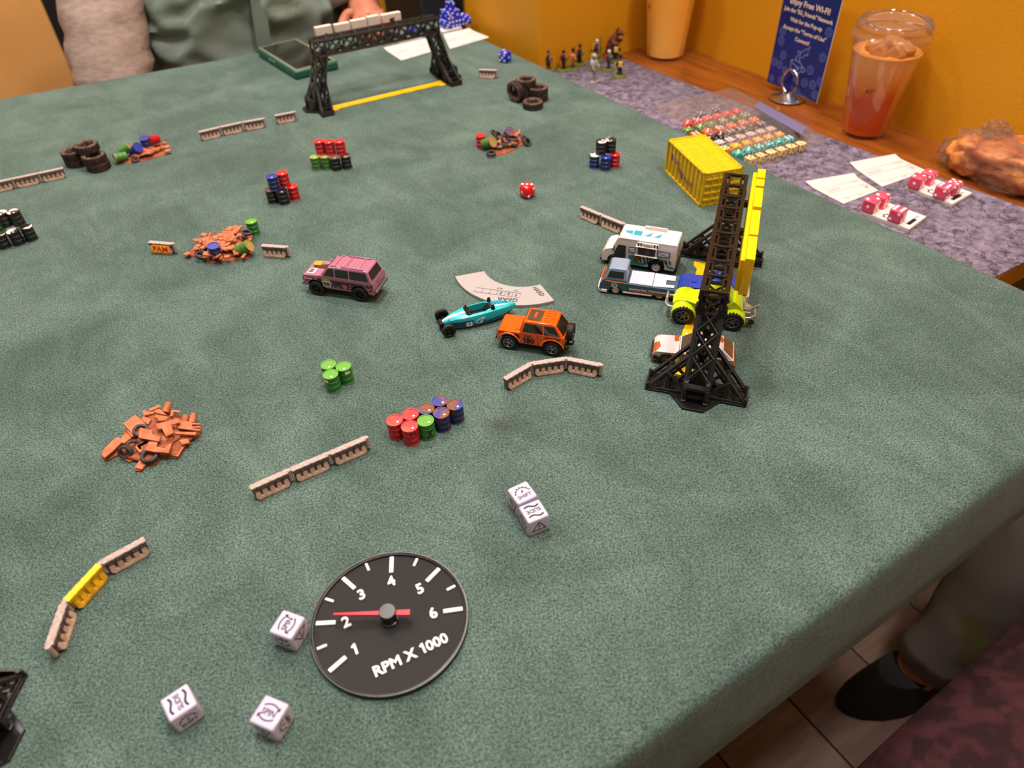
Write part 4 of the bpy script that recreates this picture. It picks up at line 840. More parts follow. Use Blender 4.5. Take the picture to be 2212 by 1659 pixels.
def zr(x, y): return (1000 + x / 5.82, 240 + y / 5.82)
t, c = heap('scrap heap with many small tyres, an empty olive drum and an upright red drum', [(250, 540), (380, 590), (560, 550), (700, 470), (830, 400), (800, 330), (700, 270), (560, 270), (400, 300), (250, 400)], 26, 6, 12, zr)
pdrum(t, c, (225, 380), 8, 'red', 0, 0, 1, zr); pdrum(t, c, (325, 400), 10, 'greenrust', 1.15, .35, 1.05, zr); pdrum(t, c, (570, 290), 12, 'bluerust', .75, 0, 1, zr)
for x, y, z, rx, rz in [(355, 530, 4, .1, 0), (395, 280, 9, .7, 1), (440, 310, 8, .9, .4), (530, 355, 11, 1.0, .2), (640, 350, 9, .2, 0), (630, 410, 5, .2, 0), (530, 430, 5, .6, 2), (780, 350, 5, .5, 1), (810, 390, 4, .8, .4), (450, 440, 6, .3, 0)]: jtyre(t, at(*zr(x, y), z) - c, 6.2, 4, rx, 0, rz)
# ---------------------------------------------------------------- die-cast cars (local x forward, y towards the players, z up)
def shell(t, name, m_, pts, bevel=.8, seg=3, cuts=(), smooth=40):
    """closed shell from a side outline of (x, z, half width)"""
    n = len(pts); v = [(x, -h, z) for x, z, h in pts] + [(x, h, z) for x, z, h in pts]
    g = G().raw(v, [tuple(range(n)), tuple(range(n, 2 * n))[::-1]] + [(i, (i + 1) % n, n + (i + 1) % n, n + i) for i in range(n)])
    o = mk(name, g, m_, t)
    if cuts: recut(o, [G().cyl((x, -30, z), (x, 30, z), r, n=28) for x, z, r in cuts])
    for p in o.data.polygons: p.use_smooth = True
    o.data.set_sharp_from_angle(angle=radians(smooth))
    b = o.modifiers.new('bevel', 'BEVEL'); b.width = bevel * S; b.segments = seg; b.limit_method = 'ANGLE'; b.angle_limit = radians(30); b.harden_normals = True
    return o
def panel(t, name, pts, m_, th=.35, mirror=True, bevel=0):
    o = mk(name, G().plate(pts, th), m_, t, bevel=bevel)
    if mirror: mk(name, G().plate([(x, -y, z) for x, y, z in pts][::-1], th), m_, t, bevel=bevel)
    return o
RIMS = {'steel': mat('rim_steel', '9aa0a2', .3, metal=.9), 'dark': mat('rim_dark', '2a2728', .35, metal=.5), 'white': mat('rim_white', 'ded6cf', .35), 'gold': mat('rim_gold', 'a8895c', .3, metal=.8), 'black': mat('rim_black', '121112', .3), 'grey': mat('rim_grey', '6c7072', .35, metal=.6)}
WM = {}
def wheel(t, x, y, R_, w_, rim, knobs=22, spokes=6):
    k = (R_, w_, rim, knobs, spokes); s = 1 if y > 0 else -1
    if k not in WM:
        g = G().ring([(R_ * .6, -w_ / 2), (R_ * .9, -w_ / 2), (R_ * .97, -w_ * .38), (R_ * .97, w_ * .38), (R_ * .9, w_ / 2), (R_ * .62, w_ / 2), (R_ * .58, w_ * .42)], 32)
        for i in range(knobs):
            a = 2 * pi * i / knobs; M = Matrix.Rotation(a, 4, 'Z')
            for q in (-1, 1): g.box((R_ * .965, 0, q * w_ * .3), (R_ * .085, R_ * .15, w_ * .36), M @ Matrix.Rotation(q * .06, 4, 'Z'))
        a = mk('wheel', g, RUB, t, smooth=40); r = R_ * .6
        g = G().ring([(r * .84, w_ * .2), (r, w_ * .2), (r * 1.02, w_ * .5), (r * .9, w_ * .52), (r * .84, w_ * .4)], 28).lathe([(r * .95, -w_ * .3), (r * .95, -w_ * .1)], 20)
        for i in range(spokes): g.box((r * .45, 0, w_ * .3), (r * .9, r * .24, w_ * .16), Matrix.Rotation(2 * pi * i / spokes, 4, 'Z'))
        g.lathe([(r * .3, w_ * .1), (r * .3, w_ * .42), (r * .2, w_ * .48)], 14)
        b = mk('rim', g, RIMS[rim], a, smooth=40); WM[k] = (a.data, b.data)
    else:
        a = bpy.data.objects.new('wheel', WM[k][0]); col.objects.link(a); a.parent = t
        b = bpy.data.objects.new('rim', WM[k][1]); col.objects.link(b); b.parent = a
    a.location = Vector((x, y - s * w_ / 2, R_)) * S; a.rotation_euler = (-pi / 2 * s, 0, 0)
    return a
def side_text(t, s, h, w_, x, y, z, m_, lean=0, name='lettering'):
    g = G(); word(g, s, h, w_, .12, frame((x, y, z), Vector((-1, 0, 0)), Vector((0, -lean, 1)))); return mk(name, g, m_, t)
def car(name, label, fr, rr, ycontact, extra=None):
    A, B = at(*fr), at(*rr); h = ang(B, A); c = (A + B) / 2 - Vector((-sin(h), cos(h), 0)) * ycontact
    return thing(name, label, 'toy car', (c.x, c.y, 0), h, 'die-cast toy cars')
PAPER = mat('decal_white', 'f0eaea', .45)
# --- pink estate
t = car('toy_car', 'pink toy estate car with roof rack and number 88 decal', (687, 638.6), (780, 652.5), 14.5)
PK = mat('pink_paint', 'b27490', .26, metal=.25, coat=.6); PKD = mat('pink_car_decal', '241a20', .35, noise=(160, 5), c2='c8577e', ramp=(.56, .6), coat=.4)
shell(t, 'body', PK, [(-38, 9, 13), (-39, 16, 13.6), (-38, 22.5, 13.2), (14, 23.2, 13.2), (34.5, 21.8, 12.8), (36.5, 19, 12.8), (36, 10, 12.8)], .9, cuts=((23, 8, 9.6), (-23, 8, 9.6)))
shell(t, 'cabin', PK, [(-37.5, 22.6, 12.8), (16.5, 22.8, 12.8), (7.5, 32.4, 10.9), (3, 33.2, 10.7), (-30, 33.4, 10.7), (-33.5, 32.6, 10.8)], .7)
for x0, x1, x2, x3 in ((13, 1.5, 1.5, 7), (0, -13.5, -13.5, 0), (-15, -34, -31.5, -15)): panel(t, 'side_window', [(x0, 12.75, 23.6), (x1, 12.75, 23.6), (x2, 11.2, 31.4), (x3, 11.2, 31.4)], GLASSY)
panel(t, 'windscreen', [(16.2, -11.4, 23.6), (16.2, 11.4, 23.6), (8.6, 9.9, 31.6), (8.6, -9.9, 31.6)], GLASSY, mirror=False); panel(t, 'rear_window', [(-37.3, 10.6, 24.2), (-37.3, -10.6, 24.2), (-34.4, -9.4, 31.6), (-34.4, 9.4, 31.6)], GLASSY, mirror=False)
panel(t, 'side_decal', [(35.4, 13.0, 19.6), (35.2, 13.0, 13), (32, 13.1, 15), (26, 13.2, 18), (18, 13.3, 17), (14, 13.35, 12.5), (-13, 13.4, 11.5), (-17, 13.5, 16), (-23, 13.5, 18), (-30, 13.5, 16), (-35, 13.5, 12), (-37.6, 13.5, 19.4)], PKD, .3)
panel(t, 'number_plate_decal', [(14.8, 13.6, 19.4), (6.6, 13.6, 19.4), (6.6, 13.55, 12), (14.8, 13.55, 12)], PAPER, .3, False); panel(t, 'number_plate_band', [(14.8, 13.7, 20.8), (6.6, 13.7, 20.8), (6.6, 13.7, 18.6), (14.8, 13.7, 18.6)], mat('lime_decal', '9aa012', .4), .3, False)
side_text(t, '88', 4.6, 7, 10.7, 13.72, 15.2, INK); side_text(t, 'SUPERIOR', 1.5, 8, 29.5, 13.3, 18.3, PAPER)
g = G().plate([(31.5, 2, 22.5), (31.5, 10.5, 22.4), (24, 10.5, 22.95), (24, 2, 22.95)], .4); hp = mk('hood_decal', g, PAPER, t); g = G(); word(g, '88', 4.6, 6.4, .12, frame((28.2, 6.2, 23.0), (0, 1, 0), (-1, 0, 0))); mk('lettering', g, INK, hp)
mk('hood_band', G().plate([(33, -11, 22.3), (33, -4, 22.3), (24, -4, 23), (24, -11, 23)], .4), mat('gold_decal', 'c8962c', .4), t); mk('hood_stripe', G().plate([(31, -3, 22.5), (30, -1, 22.6), (16, 1, 23.25), (17, -7, 23.25)], .45), mat('olive_black_decal', '2a2412', .4), t)
for y in (-9.6, 9.6):
    mk('roof_rail', G().tube([(4, y, 33), (3.4, y, 34.2), (-1, y, 34.2), (-2, y, 33.2)], .5, 6), PK, t, smooth=60); mk('roof_rail', G().tube([(-6, y, 33), (-7, y, 34.3), (-29, y, 34.3), (-30, y, 33)], .55, 6), PK, t, smooth=60)
for x in (1, -10, -24): mk('roof_bar', G().box((x, 0, 33.6), (1.1, 18.6, .9)), PK, t, bevel=.2)
for i in range(7): mk('roof_groove', G().box((-4 - i * 4, 0, 33.25), (.35, 17.4, .3)), mat('dark_pink_line', '8a4a62', .4), t)  # darker pink lines across the roof
for s in (-1, 1): mk('wing_mirror', G().box((17, s * 13.8, 23.6), (2.2, 2.4, 1.9)), PK, t, bevel=.4)
mk('rear_bumper', G().box((-40.2, 0, 12.5), (2.6, 26, 3)), mat('grey_bumper', '6f6a6a', .35, metal=.5), t, bevel=.8); mk('front_bumper', G().box((37.4, 0, 11.5), (2.4, 25.6, 3)), mat('grey_bumper'), t, bevel=.7)
mk('grille', G().box((36.7, 0, 16.6), (.8, 20, 4)), DARK, t, bevel=.2); mk('chassis', G().box((0, 0, 8.5), (66, 20, 4)), DARK, t, bevel=.5)
mk('tailgate_handle', G().box((-39.4, 0, 19), (.6, 8, 1.2)), mat('dark_pink_line'), t)
for x in (23, -23):
    for y in (14.5, -14.5): wheel(t, x, y, 7.9, 6.4, 'dark', 22, 5)
# --- orange off-roader
t = car('toy_car', 'orange toy off-roader numbered 180 with a spare wheel on the back', (1099, 755.6), (1192.4, 770.7), 13.5)
OR = mat('orange_paint_gloss', 'e2570c', .22, coat=.7); BK = mat('black_decal', '17110f', .4)
shell(t, 'body', OR, [(-29, 9, 12.2), (-30, 16, 12.8), (-29.5, 20.6, 12.4), (8, 21, 12.4), (10, 19.6, 12.3), (28.5, 19, 11.8), (30.2, 17, 11.8), (30, 9.5, 11.8), (25, 8.6, 12), (-25, 8.6, 12)], .8, cuts=((19.5, 7.6, 9.2), (-19.5, 7.6, 9.2)))
shell(t, 'cabin', OR, [(-29, 20.2, 12), (9.8, 20.4, 12), (6.2, 30.6, 10.4), (4.5, 31.6, 10.2), (-19, 32, 10.2), (-21.5, 31, 10.3)], .7)
panel(t, 'side_window', [(7.2, 12.0, 21.4), (-10.5, 12.0, 21.4), (-10.5, 10.75, 29.6), (4.6, 10.75, 29.6)], GLASSY); panel(t, 'side_window', [(-12, 12.0, 21.4), (-25.6, 12.0, 21.4), (-20.6, 10.75, 29.6), (-12, 10.75, 29.6)], GLASSY)
panel(t, 'windscreen', [(9.7, -10.6, 21.4), (9.7, 10.6, 21.4), (6.6, 9.4, 30), (6.6, -9.4, 30)], GLASSY, mirror=False); panel(t, 'rear_window', [(-28.6, 9.6, 21.6), (-28.6, -9.6, 21.6), (-22.3, -8.6, 30.4), (-22.3, 8.6, 30.4)], mat('smoked_window', '2a2218', .1, coat=.4), mirror=False)
mk('sunroof', G().plate([(4, -7.4, 31.75), (4, 7.4, 31.75), (-8, 7.4, 31.95), (-8, -7.4, 31.95)], .5), mat('sunroof_glass', '4a3c32', .12, coat=.5), t); mk('sunroof_bar', G().box((-2, 0, 32.1), (2, 8, .25)), mat('sunroof_orange', 'b8481c', .4), t)
for y in (-8, -4.5, -1, 2.5, 6): mk('roof_groove', G().box((-15, y, 32), (9, .4, .35)), mat('dark_orange_line', '9c3c0a', .4), t)  # darker orange lines along the rear of the roof
mk('bonnet_vent', G().box((12.5, 0, 19.75), (4, 16, .5)), mat('dark_orange_line'), t, bevel=.15); mk('bonnet_vent_lip', G().box((12.5, 0, 19.9), (3, 14, .5)), OR, t, bevel=.15)
panel(t, 'side_stripe', [(28.4, 12.0, 17.8), (12, 12.45, 17.6), (9.5, 12.5, 16.6), (9.5, 12.5, 15.6), (14, 12.45, 16.4), (25, 12.15, 17.2)], BK, .25)
side_text(t, '180', 5.4, 10.6, 1.5, 12.75, 13, BK); side_text(t, 'WILDA', 1.9, 6.5, 2, 12.85, 17.6, BK); side_text(t, 'BUSHBREAKER', 2, 13, -19.5, 12.85, 18.6, BK)
mk('side_badge', G().cyl((11.5, 12.2, 14.4), (11.5, 12.65, 14.4), 1.4, n=14), BK, t)
panel(t, 'door_seam', [(-6.4, 12.75, 20), (-6.8, 12.75, 20), (-6.8, 12.55, 9.6), (-6.4, 12.55, 9.6)], mat('dark_orange_line'), .2)
for s in (-1, 1):
    for x in (19.5, -19.5): mk('wheel_arch', G().tube([(x + 10 * cos(radians(a)), s * 12.4, 7.6 + 10 * sin(radians(a))) for a in range(8, 173, 12)], .9, 8), OR, t, smooth=50)
sp = wheel(t, 0, 1, 7.6, 5, 'black', 22, 5); sp.name = 'spare_wheel'; sp.location = Vector((-33, 1, 20.5)) * S; sp.rotation_euler = (pi / 2, 0, -pi / 2)
mk('spare_mount', G().box((-30.8, 1, 20), (3, 4, 4)), DARK, t); mk('rear_bumper', G().box((-31, 0, 10), (2.4, 22, 3)).bar((-32, 5, 10), (-36, 6, 11.5), 1.6).bar((-36, 6, 11.5), (-36, 2, 12), 1.6), DARK, t, bevel=.4); mk('front_bumper', G().box((31, 0, 9.6), (2.4, 21, 2.6)), DARK, t, bevel=.4)
mk('chassis', G().box((0, 0, 8), (54, 18, 4)), DARK, t, bevel=.5); mk('grille', G().box((30.2, 0, 14.6), (.8, 19, 4.4)), DARK, t, bevel=.2)
for x in (19.5, -19.5):
    for y in (13.5, -13.5): wheel(t, x, y, 7.6, 6, 'steel', 24, 5)
# --- white food truck
t = car('toy_food_truck', 'white toy food truck with open serving hatch and teal roof graphics', (1318, 574), (1415, 590), 14)
WT = mat('truck_white', 'e6ddd4', .3, coat=.4); TL = mat('teal_decal', '1f7f8c', .4); DG = mat('truck_interior', '2b2a2c', .5)
shell(t, 'body', WT, [(-40, 5, 13.6), (-41, 8, 13.8), (-41, 31.5, 13.6), (-40, 33, 13.2), (14, 33.4, 13.2), (16.5, 32.4, 13.4), (21.5, 20.5, 13.4), (29, 18, 12.8), (32, 14, 12.8), (32.5, 6, 12.8), (31, 5, 12.6)], .8, cuts=((19, 6, 7.6), (-22.7, 7, 8.4)))
mk('roof_lip', G().box((-12.5, 0, 33.2), (56, 27.2, 1)), WT, t, bevel=.4)
panel(t, 'door_opening', [(16, 13.75, 25.5), (8.4, 13.75, 25.5), (8.4, 13.75, 8), (19.6, 13.75, 8), (19.6, 13.75, 17)], DG); panel(t, 'quarter_window', [(19.6, 13.7, 18), (19.6, 13.7, 24), (22, 13.7, 19), (22, 13.7, 18)], TL)
panel(t, 'windscreen', [(21.8, -12, 20.6), (21.8, 12, 20.6), (17.3, 12, 31), (17.3, -12, 31)], GLASSY, mirror=False)
h = mk('serving_hatch', G().box((-12, 13.7, 22.2), (17, .8, 8.4)), DG, t); mk('counter', G().box((-12, 14.6, 17.7), (22, 2.6, .8)), WT, h, bevel=.2); mk('awning', G().raw([(-22, 13.6, 29.6), (-1.5, 13.6, 29.6), (-1.5, 16, 27.6), (-22, 16, 27.6), (-22, 13.6, 28.8), (-1.5, 13.6, 28.8), (-1.5, 15.6, 27.2), (-22, 15.6, 27.2)], [(0, 1, 2, 3), (7, 6, 5, 4), (0, 4, 5, 1), (1, 5, 6, 2), (2, 6, 7, 3), (3, 7, 4, 0)]), WT, h, bevel=.1)
mk('food_figure', G().ball((-13, 14.3, 22), (2.4, .8, 3)), mat('bronze_detail', '5b3a26', .4), h, smooth=60)
for x0, x1 in ((5.6, -1.4), (-22.5, -35)): w_ = mk('menu_board', G().box(((x0 + x1) / 2, 13.85, 22), (abs(x1 - x0), .5, 6.6)), mat('menu_blue', '3c5e78', .4), t); [mk('menu_line', G().box(((x0 + x1) / 2, 14.2, z), (abs(x1 - x0) * .8, .2, .6)), PAPER, w_) for z in (20.4, 22, 23.6)]
g = G()
for i in range(11): g.plate([(2 - i * 3.6, 13.95, 16.4), (.6 - i * 3.6, 13.95, 16.4), (-1.4 - i * 3.6, 13.95, 9.5 + 2.6 * (i > 7)), (0 - i * 3.6, 13.95, 9.5 + 2.6 * (i > 7))], .3)
mk('stripe_decal', g, INK, t); mk('round_badge', G().cyl((-3.4, 13.6, 13.2), (-3.4, 14.3, 13.2), 3, n=18), mat('bronze_badge', '8a5c1e', .35, metal=.4), t); mk('logo_decal', G().plate([(5, 14.1, 16), (-.5, 14.1, 16), (-.5, 14.1, 10.8), (5, 14.1, 11.4)], .3), TL, t)
g = G(); pts = [(7, 6), (7, 8.6), (-2, 9.2), (-9, 8.6), (-12.5, 11), (-14.5, 15), (-17, 16.6), (-23, 17.4), (-29, 16.4), (-32, 13), (-35, 10), (-40, 9.4), (-40, 7.4), (-35, 8), (-32.6, 10.5), (-30, 14), (-27, 15.4), (-22.6, 15.8), (-18, 15.2), (-15.4, 12), (-14, 8.6), (-10, 6.6)]
g.plate([(x, 13.95, z) for x, z in pts], .3); mk('wave_decal', g, TL, t)
mk('roof_sign', G().box((-16, -9, 35.2), (22, 1.6, 4.4)), WT, t, bevel=.4); s_ = mk('front_sign', G().box((-13, 14.4, 30), (21, 1.4, 4.6)), WT, t, bevel=.4)
mk('sign_oval', G().raw(*disc(0, 0, 4.2, .5, 18), frame((-13, 15.1, 30), (-1, 0, 0), (0, 0, 1)) @ Matrix.Diagonal((1.15, .5, 1, 1))), mat('silver_decal', 'b8b8b8', .3), s_)
for x in (-6.4, -3.8, -19.6, -22.2): mk('sign_stripe', G().box((x, 15.15, 30), (1.1, .3, 3.2)), INK, s_)
RT = mat('roof_teal', '2a9aa8', .35)
for pts in ([(6, -3), (6, 3), (12, 2), (12, 0.6), (15, -2)], [(-3, -4.5), (5, -4.5), (5, 4), (-3, 4)], [(-6, 3.5), (-12, 3.5), (-13, -5)], [(-15, 3.5), (-21, 3.5), (-22, -5)]): mk('roof_graphic', G().prism([(x - 1, y + 1) for x, y in pts], 33.7, 33.95), RT, t)
mk('chassis', G().box((-4, 0, 5), (68, 22, 3)), DARK, t, bevel=.5); mk('front_bumper', G().box((33, 0, 6), (2, 25, 3.4)), DARK, t, bevel=.5); mk('rear_step', G().box((-41.8, 0, 6), (2.4, 25, 5)), DARK, t, bevel=.4)
mk('teal_bumper_stripe', G().box((32.6, 0, 8.6), (.5, 24, 1.6)), TL, t)
for x in (19, -22.7):
    for y in (14, -14): wheel(t, x, y, 6.4, 5, 'white', 0, 12)
# --- blue grey pickup
t = car('toy_pickup', 'slate blue toy pickup van with a speckled white load cover', (1328.5, 637), (1423, 649), 12.5)
SB = mat('slate_paint', '3b566c', .3, coat=.5); SL = mat('slate_roof', '7f93ab', .32, coat=.4); OS = mat('orange_trim', 'd9692a', .4)
shell(t, 'body', SB, [(-35, 4, 12.4), (-36, 7, 12.8), (-36, 13, 12.6), (8, 14, 12.8), (33, 14.2, 12.4), (36, 11, 12.2), (36.6, 6, 12.2), (35.5, 4, 12)], .9, cuts=((20.7, 3.8, 5.8), (-20.7, 3.8, 5.8)))
shell(t, 'cab', SL, [(10.5, 13.8, 12.4), (34, 14, 12), (28.4, 26.6, 10), (26, 27.8, 9.6), (13, 28, 9.7), (11.2, 26.8, 10)], .9)
panel(t, 'cab_side', [(10.6, 12.5, 14), (33.6, 12.25, 14), (32.6, 12.1, 17), (10.8, 12.25, 17)], SB, .4)
panel(t, 'side_window', [(29.4, 11.5, 18.4), (14, 11.6, 18.4), (14, 10.45, 25), (27.2, 10.4, 25)], GLASSY); panel(t, 'windscreen', [(33.2, -10.4, 16.8), (33.2, 10.4, 16.8), (29.2, 9, 25.6), (29.2, -9, 25.6)], GLASSY, mirror=False); panel(t, 'rear_window', [(10.9, 9, 18), (10.9, -9, 18), (11.3, -8.4, 25), (11.3, 8.4, 25)], GLASSY, mirror=False)
mk('belt_line', G().tube([(10, 12.7, 14.6), (26, 12.7, 14.8), (33.4, 11.9, 15.4), (35, 9, 15), (35.6, 0, 14), (35, -9, 15), (33.4, -11.9, 15.4), (10, -12.7, 14.6)], .55, 6), OS, t, smooth=60)
SPK = mat('speckled_cover', 'e6dde2', .5, noise=(700, 2), c2='b58aa6', ramp=(.5, .62))
mk('load_cover', G().prism([(8.5, -10.6), (8.5, 10.6), (-13, 11), (-13, -11)], 13.6, 14.6), SPK, t, bevel=.3); mk('load_cover', G().prism([(-13.6, -11), (-13.6, 11), (-33, 9.6), (-33, 6), (-25, 6), (-25, -2), (-33, -2), (-33, -9.6)], 13.4, 14.4), mat('speckled_cover_pale', 'efe9ec', .5, noise=(700, 2), c2='c0aab8', ramp=(.52, .66)), t, bevel=.3)
mk('bed_stripe', G().box((-14, 12.75, 6.4), (44, .35, 1.6)), mat('rust_stripe', 'a34a26', .4), t); mk('sill', G().box((0, 12.6, 4.4), (27, .8, 1.4)), PAPER, t, bevel=.2)
g = G(); M = frame((22, 12.75, 11.4), (-1, 0, 0), (0, 0, 1)); stroke(g, arc(0, 0, 2.7, 0, 345, 24), .5, M, .15, True); stroke(g, [(-1.5, 2.1), (0, -.1), (1.5, 2.1)], .5, M, .15); stroke(g, [(-2.5, .8), (-1.2, -2.2), (0, .2), (1.2, -2.2), (2.5, .8)], .5, M, .15); mk('round_emblem', g, PAPER, t)
side_text(t, 'Schnell zur Stelle.  VW-Kundendienst', 1.9, 36, -10, 12.82, 9.2, PAPER); panel(t, 'door_seam', [(9.6, 12.8, 13.6), (9.9, 12.8, 13.6), (9.9, 12.8, 5), (9.6, 12.8, 5)], INK, .2)
mk('front_bumper', G().prism([(36.2, -11.6), (38, -8), (38.6, 0), (38, 8), (36.2, 11.6), (33, 12.9), (28.6, 12.9), (28.6, 11), (28.6, -11), (28.6, -12.9), (33, -12.9)], 1.8, 5), PAPER, t, bevel=.6); mk('chassis', G().box((0, 0, 4.4), (62, 18, 3)), DARK, t, bevel=.4); mk('rear_bumper', G().box((-36.6, 0, 5), (1.6, 23, 2.6)), DARK, t, bevel=.4)
for x in (20.7, -20.7):
    for y in (11.9, -11.9): wheel(t, x, y, 5.2, 4.4, 'white', 0, 8)
# --- lime buggy
t = car('toy_buggy', 'lime yellow toy beetle buggy with big knobbly tyres under the arch', (1471.7, 702), (1578, 716), 18)
LM = mat('lime_paint', 'c3dc10', .24, coat=.6)
shell(t, 'body', LM, [(-26, 12, 11.5), (-29.5, 17, 11), (-27, 22, 10.2), (-20, 27, 9.6), (-12, 20.5, 11.6), (8, 20.5, 11.6), (20, 21.5, 9.6), (28, 19.5, 8.2), (33, 15, 7), (31, 12.5, 7), (12, 11, 10.6), (-12, 11, 11.4)], 1.4, 3)
shell(t, 'cabin', LM, [(-21, 24, 10), (-12, 20, 11.2), (9.5, 20.2, 11), (3.8, 31, 9), (0, 33, 8.6), (-9, 33.4, 8.6), (-16, 31, 9)], 1.1)
panel(t, 'side_window', [(7, 11, 21.8), (-8.6, 11.1, 21.8), (-9.5, 9.4, 30.4), (2.6, 9.2, 30.4)], GLASSY); panel(t, 'rear_side_window', [(-10.5, 10.9, 22.6), (-16.5, 10.2, 25), (-15, 9.4, 29.4), (-11.2, 9.4, 30.2)], GLASSY); panel(t, 'windscreen', [(9.1, -9.4, 21.8), (9.1, 9.4, 21.8), (4.2, 8, 30.8), (4.2, -8, 30.8)], GLASSY, mirror=False)
mk('roof_hatch', G().box((-5, 0, 33.4), (9, 9, .5)), LM, t, bevel=.2)
for x in (21.5, -21.5):
    for s in (-1, 1):
        rg = []
        for a in range(-5, 186, 14):
            c_, d_ = cos(radians(a)), sin(radians(a)); r = 11.2 if x > 0 else 11
            rg.append([Vector((x + r * c_, s * 7.5, 9 + r * d_)), Vector((x + r * c_, s * 16.2, 8 + r * d_ * .96)), Vector((x + (r - 1) * c_, s * 16.2, 8 + (r - 1) * d_ * .96)), Vector((x + (r - 1) * c_, s * 7.5, 9 + (r - 1) * d_))])
        mk('mudguard', G().loft(rg), LM, t, smooth=50, bevel=.3)
panel(t, 'flame_decal', [(14, 11.6, 18.5), (6, 11.75, 17), (-2, 11.8, 17.4), (4, 11.75, 15.8), (12, 11.4, 16)], mat('orange_flame', 'd9862a', .4), .3); panel(t, 'black_decal', [(6, 11.7, 15.4), (-6, 11.85, 15.2), (-4, 11.8, 13), (4, 11.5, 13)], BK, .3)
mk('running_board', G().box((0, 0, 9.4), (24, 25, 2.4)), mat('gold_chassis', 'a98a5a', .4, metal=.4), t, bevel=.4); SV = mat('silver_plastic', 'b4b0ae', .3, metal=.6)
mk('front_bar', G().tube([(31, -9, 12), (36, -8.5, 12.5), (38, -5, 13), (38, 5, 13), (36, 8.5, 12.5), (31, 9, 12)], 1.3, 8).tube([(36.6, -7, 13), (37.6, -5, 18.5), (37.6, 5, 18.5), (36.6, 7, 13)], .9, 8), SV, t, smooth=50)
mk('engine', G().box((-31, 0, 12), (10, 13, 5)).box((-32, 0, 16), (5, 5, 4)).cyl((-31, 5, 15), (-31, -5, 15), 2.4, n=14), SV, t, bevel=.5); mk('exhaust_pipe', G().cyl((-33, 3, 15), (-42, 5, 22.5), 1.3, n=12), SV, t); mk('rear_bar', G().tube([(-27, -9, 10), (-36, -9, 10.5), (-40, -5, 11), (-40, 5, 11), (-36, 9, 10.5), (-27, 9, 10)], 1.2, 8), SV, t, smooth=50); mk('tow_hook', G().ring([(1.2, -.8), (2.6, -.8), (2.6, .8), (1.2, .8)], 14, Matrix.Translation((-38, 7, 5))), DARK, t)
for x in (21.5, -21.5):
    for y in (18, -18): wheel(t, x, y, 9.4, 8, 'grey', 20, 6)
# --- rusty hatchback
t = car('toy_hatchback', 'white toy hatchback with painted orange rust patches beside the arch foot', (1437.7, 789.7), (1556, 805), 13)
RW = mat('rusty_white_paint', 'cfc4c4', .4, noise=(55, 5), c2='a4541f', ramp=(.565, .58), coat=.2)
shell(t, 'body', RW, [(-31, 4, 12.4), (-32, 8, 12.8), (-31, 13.4, 12.2), (-16, 14, 12.4), (10, 14.2, 12.4), (32, 13, 11.6), (34.6, 10.6, 11.8), (35, 5, 11.8), (33.5, 3.4, 11.6)], .9, cuts=((22.4, 5.6, 6.9), (-20.4, 5.6, 6.9)))
shell(t, 'cabin', RW, [(-30.8, 13, 12), (12.5, 13.8, 11.8), (3.6, 21.4, 9.6), (0, 22.4, 9.4), (-17, 22.6, 9.4), (-21, 21.6, 9.6)], .8)
panel(t, 'windscreen', [(12, -10.4, 14.7), (12, 10.4, 14.7), (4.6, 8.8, 21), (4.6, -8.8, 21)], mat('brown_window', '4a3a30', .1, coat=.5), mirror=False); panel(t, 'rear_window', [(-30, 9.8, 14.4), (-30, -9.8, 14.4), (-22, -8.4, 21.3), (-22, 8.4, 21.3)], mat('brown_rear_window', '5a422e', .12, coat=.5), mirror=False)
panel(t, 'side_window', [(7.6, 11.8, 14.9), (-8, 11.85, 14.9), (-8, 10, 20.8), (1.6, 9.95, 20.8)], GLASSY); panel(t, 'rear_side_window', [(-9.4, 11.9, 14.9), (-25, 11.7, 14.9), (-19.6, 10.1, 20.6), (-9.4, 10, 20.8)], GLASSY)
mk('front_bumper', G().prism([(36.4, -9), (36.4, 9), (34, 12), (27, 12.4), (27, -12.4), (34, -12)], 4, 8.4), DARK, t, bevel=.6); mk('rear_bumper', G().prism([(-33.4, -10), (-33.4, 10), (-31, 12.6), (-28, 12.8), (-28, -12.8), (-31, -12.6)], 4, 7.6), mat('brown_bumper', '6a3a20', .5), t, bevel=.6)
panel(t, 'grey_side_patch', [(14, 12.15, 12.4), (-6, 12.5, 12.4), (-6, 12.7, 8), (12, 12.5, 8)], mat('primer_grey', '77797c', .5), .25); panel(t, 'indicator', [(33.6, 11.7, 10.4), (30.6, 11.9, 10.8), (30.6, 12, 9), (33.6, 11.9, 8.8)], mat('amber_lamp', 'c8662a', .3), .4)
for s in (-1, 1): mk('wing_mirror', G().box((8.8, s * 13, 15.4), (2.4, 2, 1.9)), PAPER, t, bevel=.4)
mk('dashboard_toy', G().ball((3, -8, 23.6), (1.8, 1.8, 2.2)).ball((3.6, -8, 26), 1.3).ball((3.2, -9, 27.2), .6).ball((3.2, -7, 27.2), .6), mat('pink_figure', 'd86ab4', .4), t, smooth=60)
mk('wiper_line', G().bar((12.6, -9.6, 14.7), (12.6, 9.6, 14.7), .7), PAPER, t); mk('bonnet_seam', G().box((13.2, 0, 14.05), (.4, 21, .3)), INK, t); mk('chassis', G().box((0, 0, 4), (56, 18, 2.6)), DARK, t, bevel=.4)
for x in (22.4, -20.4):
    for y in (12.6, -12.6): wheel(t, x, y, 6.1, 4.8, 'gold', 0, 5)
